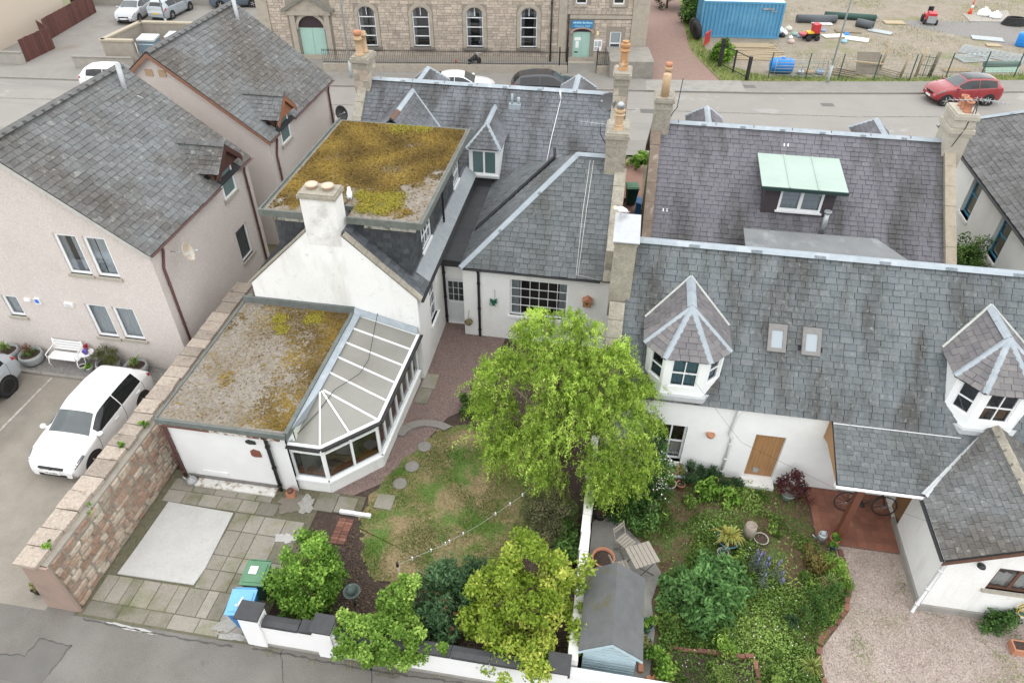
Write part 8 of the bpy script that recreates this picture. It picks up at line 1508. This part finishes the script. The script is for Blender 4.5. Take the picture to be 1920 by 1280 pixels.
for k in range(6): MB().tube([(9.75, 50.95, .1+k*.2), (13.2, 51.35, .1+k*.2)], .022, 6).build('bar', GALV, fg)
for x in (9.75, 11.5, 13.2): y = 50.95+(x-9.75)*.116; MB().tube([(x, y, .08), (x, y, 1.12)], .022, 6).build('upright', GALV, fg)
tk = thing('blue_tank', 'bright blue plastic tank behind the yard fence', 'tank', (10.2, 51.6, 0)); MB().lathe((0, 0, 0), [(.2, -.8), (.45, -.72), (.5, -.4), (.48, -.38), (.5, -.36), (.5, .4), (.48, .42), (.5, .44), (.45, .72), (.2, .8)], 20, M4=Matrix.Translation((10.25, 51.65, .52)) @ Matrix.Rotation(pi/2, 4, 'Y')).build('drum', M('tank_blue', (.02, .22, .62), rough=.4), tk); MB().lathe((10.25, 51.65, 1.0), [(.12, 0), (.12, .08), (.04, .09)], 12).build('filler_cap', M('tank_blue', (.02, .22, .62)), tk)
for i, (x, y, h, tx, lab) in enumerate(((18.3, 52.4, 1.5, .3, 'leaning timber post left of the little gate'), (17.2, 53.6, 1.9, .4, 'taller timber post farther left behind the fence'), (19.3, 52.6, 1.9, .35, 'timber post touching the little gate'), (20.3, 52.9, 1.6, .3, 'thick dark timber post right of the little gate'))):
    solo(MB().tube([(x, y, 0), (x+tx*.4, y, h)], .09 if i < 3 else .13, 8), 'timber_post', TIM if i < 3 else OLDT, lab, 'post', 'timber posts by the little gate')
lgate = thing('iron_gate', 'small dark green ornamental iron gate standing between timber posts', 'gate', (19.7, 52.5, 0), radians(-12))
for x in (-.45, 0, .45): MB().tube([(x, 0, 0), (x, 0, 1.5)], .025, 6).build('upright', FGN, lgate, world=False)
for z in (.15, .8, 1.35): MB().tube([(-.45, 0, z), (.45, 0, z)], .02, 6).build('bar', FGN, lgate, world=False)
for x in (-.3, -.15, .15, .3): MB().tube([(x, 0, .15), (x, 0, 1.35)], .01, 5).build('rod', FGN, lgate, world=False)
pn = thing('plywood_panel', 'brown board leaning over rough timbers behind the fence', 'panel', (16.0, 52.0, 0)); MB().prism([(15.3, 52.2, .1), (16.9, 52.5, .1), (16.8, 53.2, 1.25), (15.2, 52.9, 1.3)], (0, .03, .02)).build('board', M('damp_board', (.22, .19, .15), (.16, .14, .11), 3, .9), pn); MB().obox((15.0, 52.0, .9), Vector((1, .35, -.15)).normalized(), (0, 1, 0), (0, 0, 1), (0, 2.2), (0, .12), (0, .08)).build('batten', TIM, pn)
stack('rough_timbers', 'jumble of old timbers beside the leaning board', 14.8, 52.4, radians(-25), 8, 1.9, OLDT, 'plank stacks', 2.5, 2)
def panelset(name, label, x, y, rz, tilt, n, L_, W_, mat, cat, group=None):
    s = thing(name, label, cat, (x, y, .1), rz, group); Rm = Matrix.Rotation(tilt, 4, 'X')
    for i in range(n): MB().box((0, -W_/2+W_*i/(n-1), .02), (L_, W_/n*.45, .03), M4=Rm).build('slat', mat, s, world=False)
    for sx in (-1, 1): MB().box((sx*L_*.42, 0, -.01), (.06, W_, .03), M4=Rm).build('bearer', mat, s, world=False)
PALEM = M('pale_metal_slats', (.46, .50, .50), (.38, .42, .42), 3, .5)
panelset('metal_panel', 'long grey slatted metal panel lying across the yard heap', 26.0, 58.2, radians(-28), .1, 8, 4.2, 1.5, PALEM, 'panel', 'slatted panels'); panelset('metal_panel', 'shorter slatted panel under the long one', 24.3, 57.0, radians(20), .08, 7, 2.4, 1.2, PALEM, 'panel', 'slatted panels'); panelset('slatted_pallet', 'pale slatted pallet leaning behind the fence left of the posts', 17.3, 52.3, radians(-35), .5, 6, 1.6, .9, OLDT, 'pallet'); panelset('white_battens', 'white battens lying by the fence behind the red car', 22.4, 54.2, radians(10), .02, 6, 1.9, .6, TIM, 'battens')
gs = thing('green_sheeting', 'pale green sheet roll behind the fence right of the red car', 'sheeting', (25.4, 54.4, 0)); MB().tube([(24.2, 54.6, .45), (26.6, 55.1, .45)], .22, 12).build('roll', M('dark_green_roll', (.10, .15, .13), rough=.6), gs); MB().prism([(24.3, 54.2, .02), (26.6, 54.7, .02), (26.6, 54.95, .35), (24.3, 54.5, .35)], (0, .02, .02)).build('sheet', M('pale_green_sheet', (.30, .42, .34), rough=.6), gs)
def roll(x, y, rz, L_, r, m, label, nm='pipe_roll', cat='roll'): s = thing(nm, label, cat, (x, y, r), rz, 'rolls of material in the yard'); MB().tube([(-L_/2, 0, 0), (L_/2, 0, 0)], r, 14).build('roll', m, s, world=False); MB().tube([(-L_/2-.01, 0, 0), (L_/2+.01, 0, 0)], r*.4, 10).build('core', BLACKP, s, world=False)
DGR = M('dark_grey_plastic', (.09, .10, .11), rough=.6); roll(14.6, 64.4, radians(8), 3.2, .3, DGR, 'long dark grey roll near the top of the yard'); roll(18.3, 66.5, radians(6), 3.2, .12, PALEM, 'thin pale pipes bundle at the top of the yard'); roll(18.2, 63.6, radians(-35), 1.3, .3, DGR, 'short dark roll beside the grey boards'); roll(17.5, 65.8, radians(-4), 4.0, .25, FGN, 'dark green roll along the grass at the top of the yard')
for i, (x, y, w, d, rz, m, lab) in enumerate(((20.9, 65.4, 1.6, .9, .1, TIM, 'pale square board lying alone on the dirt'), (19.2, 62.6, 1.8, .8, -.5, PALEM, 'grey sheets beside the short dark roll'), (17.0, 60.3, 1.7, .9, -.3, UPVC, 'white board right of the lamp column'), (15.4, 60.8, 1.8, .8, .3, M('pale_board', (.6, .56, .48)), 'pale board left of the lamp column'), (15.0, 64.0, 1.6, .6, .1, UPVC, 'white board below the long dark roll'), (26.9, 60.6, 1.0, .6, 0, TIM, 'small plywood square near the blue drum'), (27.0, 62.2, 2.2, 1.0, -.15, GALV, 'dark metal sheet left of the blue drum'), (16.7, 62.3, 1.9, .8, 0.05, OLDT, 'brown pallet board above the lamp column'))):
    s = thing('board', lab, 'board', (x, y, 0), rz, 'boards lying in the yard'); MB().box((0, 0, .06), (w, d, .05)).build('top_sheet', m, s, world=False); MB().box((.08, -.05, .02), (w*.95, d*.9, .03)).build('under_sheet', OLDT, s, world=False)
mw_ = thing('ride_on_mower', 'small red ride-on mower on the grass in the yard', 'mower', (23.7, 65.9, 0), radians(-95)); RD = M('mower_red', (.45, .03, .04), rough=.4)
MB().prism([(-.7, -.38, .35), (.6, -.38, .35), (.6, .38, .35), (-.7, .38, .35)], (0, 0, .3)).build('body', RD, mw_, world=False); MB().prism([(.0, -.3, .65), (.65, -.3, .6), (.65, .3, .6), (.0, .3, .65)], (0, 0, .28)).build('bonnet', RD, mw_, world=False); MB().box((-.45, 0, .78), (.35, .4, .1)).box((-.62, 0, .95), (.08, .4, .35)).build('seat', BLACKP, mw_, world=False); MB().box((.72, 0, .45), (.08, .66, .5)).build('grille', GALV, mw_, world=False); MB().tube([(.05, 0, .9), (-.12, 0, 1.15)], .02, 6).build('steering_column', BLACKP, mw_, world=False)
for x, r in ((.45, .2), (-.45, .27)):
    for s in (-1, 1): MB().lathe((0, 0, 0), [(r*.5, -.08), (r, -.08), (r, .08), (r*.5, .08)], 14, M4=Matrix.Translation((x, s*.45, r)) @ Matrix.Rotation(pi/2, 4, 'X')).build('wheel', RUBBER, mw_, world=False)
dg_ = thing('dumper', 'little red and yellow dumper machine beside the rubbish heap', 'dumper', (13.45, 59.6, 0), radians(200)); MB().box((-.1, 0, .42), (.9, .5, .22)).build('chassis', BLACKP, dg_, world=False); MB().prism([(-.5, -.3, .55), (-.05, -.3, .55), (0.0, -.3, 1.15), (-.45, -.3, 1.2)], (0, .6, 0)).build('hood', RD, dg_, world=False); MB().box((0, 0, .58), (.9, .52, .1)).build('deck', M('machine_yellow', (.65, .42, .03), rough=.5), dg_, world=False); MB().lathe((.75, 0, .35), [(.2, 0), (.32, .2), (.26, .22)], 12).build('bucket', M('pink_bucket', (.5, .12, .14)), dg_, world=False)
for x in (-.35, .35):
    for s in (-1, 1): MB().lathe((0, 0, 0), [(.1, -.08), (.2, -.08), (.2, .08), (.1, .08)], 12, M4=Matrix.Translation((x, s*.32, .2)) @ Matrix.Rotation(pi/2, 4, 'X')).build('wheel', RUBBER, dg_, world=False)
def sack(x, y, s, m, label, group, nm='rubble_sack', cat='sack'):
    t_ = thing(nm, label, cat, (x, y, 0), random.uniform(0, 3), group); g = random.Random(int(x*50)); MB().lathe((0, 0, 0), [(s*.55, 0), (s*.75, s*.2), (s*.7, s*.5), (s*.4, s*.75), (s*.12, s*.8), (s*.2, s*.95)], 9).build('bag', m, t_, world=False); MB().lathe((s*.35, s*.2, 0), [(s*.3, 0), (s*.38, s*.15), (s*.2, s*.35)], 8).build('side_bulge', m, t_, world=False)
heap = [(11.3, 61.2, .5, UPVC, 'white rubbish bag touching the container end'), (11.6, 60.6, .42, UPVC, 'white bag in front of the container end'), (12.1, 61.8, .4, M('cream_bag', (.6, .58, .5)), 'cream bag behind the white ones'), (11.4, 60.0, .35, BLACKP, 'black bag low in the rubbish heap'), (12.4, 60.6, .35, M('green_bag', (.3, .45, .38)), 'pale green bag in the rubbish heap'), (12.7, 60.1, .3, M('blue_grey_bag', (.25, .33, .42)), 'blue-grey bag right of the green bag'), (13.0, 61.0, .32, M('tan_bag', (.4, .28, .17)), 'tan bag at the right of the rubbish heap'), (12.0, 59.7, .25, UPVC, 'small white bag at the near edge of the heap'), (11.9, 58.6, .35, M('dusty_pink_bag', (.5, .4, .36)), 'dusty pink bag alone in front of the heap'), (16.4, 61.2, .3, M('tank_blue', (.02, .22, .62)), 'bright blue bag on the white board'), (15.9, 59.4, .3, M('sky_blue_bag', (.3, .48, .6)), 'pale blue bag below the lamp column boards'), (14.8, 62.0, .3, M('blue_grey_bag', (.25, .33, .42)), 'grey bag left of the lamp column'), (28.9, 69.0, .7, UPVC, 'large white sack on the concrete pad'), (29.6, 68.4, .6, UPVC, 'smaller white sack on the concrete pad edge'), (11.6, 51.7, .35, GALV, 'grey bag left of the heap behind the field gate'), (12.2, 51.9, .4, M('tan_bag', (.4, .28, .17)), 'tan bag behind the field gate'), (12.9, 52.0, .4, M('blue_grey_bag', (.25, .33, .42)), 'blue-grey bag at the right of the field gate')]
for x, y, s, m, lab in heap: sack(x, y, s, m, lab, 'bags and rubbish in the yard')
dm = thing('plastic_drum', 'bright blue plastic drum at the right edge of the yard', 'drum', (28.9, 60.9, 0)); MB().lathe((28.9, 60.9, 0), [(.32, 0), (.38, .1), (.38, .85), (.33, .95), (.1, .97)], 18).build('drum', M('tank_blue', (.02, .22, .62)), dm); MB().lathe((28.9, 60.9, .3), [(.395, 0), (.395, .05)], 18).build('hoop', M('tank_blue', (.02, .22, .62)), dm)
bc = thing('cable_coil', 'black bundle of pipe coils on the gravel at the right edge', 'coil', (30.4, 66.6, 0))
for k in range(6): MB().tube([(30.4+(.9-.05*k)*cos(a), 66.6+(.55-.04*k)*sin(a), .1+.09*k) for a in np.linspace(0, 2*pi, 20)], .06, 6).build('coil', RUBBER, bc)
# far court: brown fence, bin store
bf = thing('brown_fence', 'dark brown boarded fence beside the beige house', 'fence', (-43, 48, 0)); FB = M('fence_brown', (.115, .045, .035), (.09, .035, .03), 4, .8, rnd=.2)
for a, b in (((-41.75, 44.55), (-41.75, 47.6)), ((-41.75, 47.6), (-43.7, 49.0)), ((-43.4, 49.2), (-44.4, 56.6)), ((-44.4, 56.6), (-47, 57.2))):
    a, b = Vector((*a, 0)), Vector((*b, 0)); n_ = int((b-a).length/.3); U = (b-a).normalized()
    for k in range(n_): mb = MB(); mb.cr = random.random(); mb.obox(a+(b-a)*(k/n_), U, Vector((-U.y, U.x, 0)), (0, 0, 1), (0, .285), (-.02, .02), (0, 1.5+random.uniform(-.015, .015))); mb.build('board', FB, bf)
bs_ = thing('bin_store', 'stone walled bin enclosure beside the far car park', 'enclosure', (-34, 47.5, 0)); BSM = M('enclosure_stone', (.36, .32, .27), (.29, .255, .215), 3, .95, .3, 20)
for a, b in (((-35.75, 45.15), (-33.7, 45.35)), ((-35.75, 45.15), (-35.5, 49.4)), ((-35.5, 49.4), (-30.5, 49.9))):
    a, b = Vector((*a, 0)), Vector((*b, 0)); U = (b-a).normalized(); S2 = Vector((-U.y, U.x, 0)); MB().obox(a, U, S2, (0, 0, 1), (0, (b-a).length), (-.12, .12), (0, 1.6)).build('wall', BSM, bs_); MB().obox(a, U, S2, (0, 0, 1), (-.1, (b-a).length+.1), (-.18, .18), (1.6, 1.72)).build('coping', M('enclosure_cope', (.42, .37, .28), (.35, .3, .23), 4, .9), bs_)
MB().tube([(-33.5, 45.4, 0), (-33.5, 45.4, 1.5)], .04, 6).tube([(-33.5, 45.4, 1.4), (-31.5, 45.6, 1.4)], .03, 6).build('gate_rail', GALV, bs_)
for i, (x, y) in enumerate(((-33.9, 47.5), (-32.3, 48.4))):
    d_ = thing('recycling_bin', ['large lidded recycling bin on the left of the bin store', 'large lidded recycling bin on the right of the bin store'][i], 'bin', (x, y, 0), .1, 'recycling bins'); MB().box((0, 0, .6), (1.15, .9, 1.0)).build('body', M('bin_blue_grey', (.2, .29, .35), (.16, .24, .3), 3, .5), d_, world=False); MB().prism([(-.64, -.52, 1.1), (.64, -.52, 1.1), (.64, .52, 1.2), (-.64, .52, 1.2)], (0, 0, .12)).build('lid', M('bin_lid_pale', (.55, .57, .57)), d_, world=False)
for i, (a, b, lab) in enumerate((((-41.6, 44.2), (-47, 43.8), 'low rendered wall in front of the brown fence'), ((-37.6, 44.1), (-33.5, 44.5), 'low rendered wall at the car park entrance right side'), ((-46, 58.5), (-30, 61.5), 'long rendered wall behind the silver cars'))):
    a, b = Vector((*a, 0)), Vector((*b, 0)); U = (b-a).normalized(); S2 = Vector((-U.y, U.x, 0)); w_ = thing('low_wall', lab, 'wall', a, 0, 'low walls of the far car park'); MB().obox(a, U, S2, (0, 0, 1), (0, (b-a).length), (-.1, .1), (0, .75)).build('wall_body', M('grey_render', (.36, .335, .3), (.3, .28, .25), 3, .95), w_); MB().obox(a, U, S2, (0, 0, 1), (-.02, (b-a).length+.02), (-.14, .14), (.75, .82)).build('coping', KERB, w_)
# overhead wires
for i, (pts, lab) in enumerate((([(2.3, 14.6, 4.4), (4.0, 13.6, 2.9), (6.2, 12.3, 3.0), (9.5, 10.2, 4.0)], 'thin black service wire crossing the white cottage front'), ([(6.5, 14.7, 3.2), (9.0, 13.0, 3.0), (12, 10.5, 3.4)], 'thin black wire above the porch roof'))): solo(MB().tube(pts, .0035, 5), 'service_wire', BLACK, lab, 'wire', 'service wires')
flush_pieces()
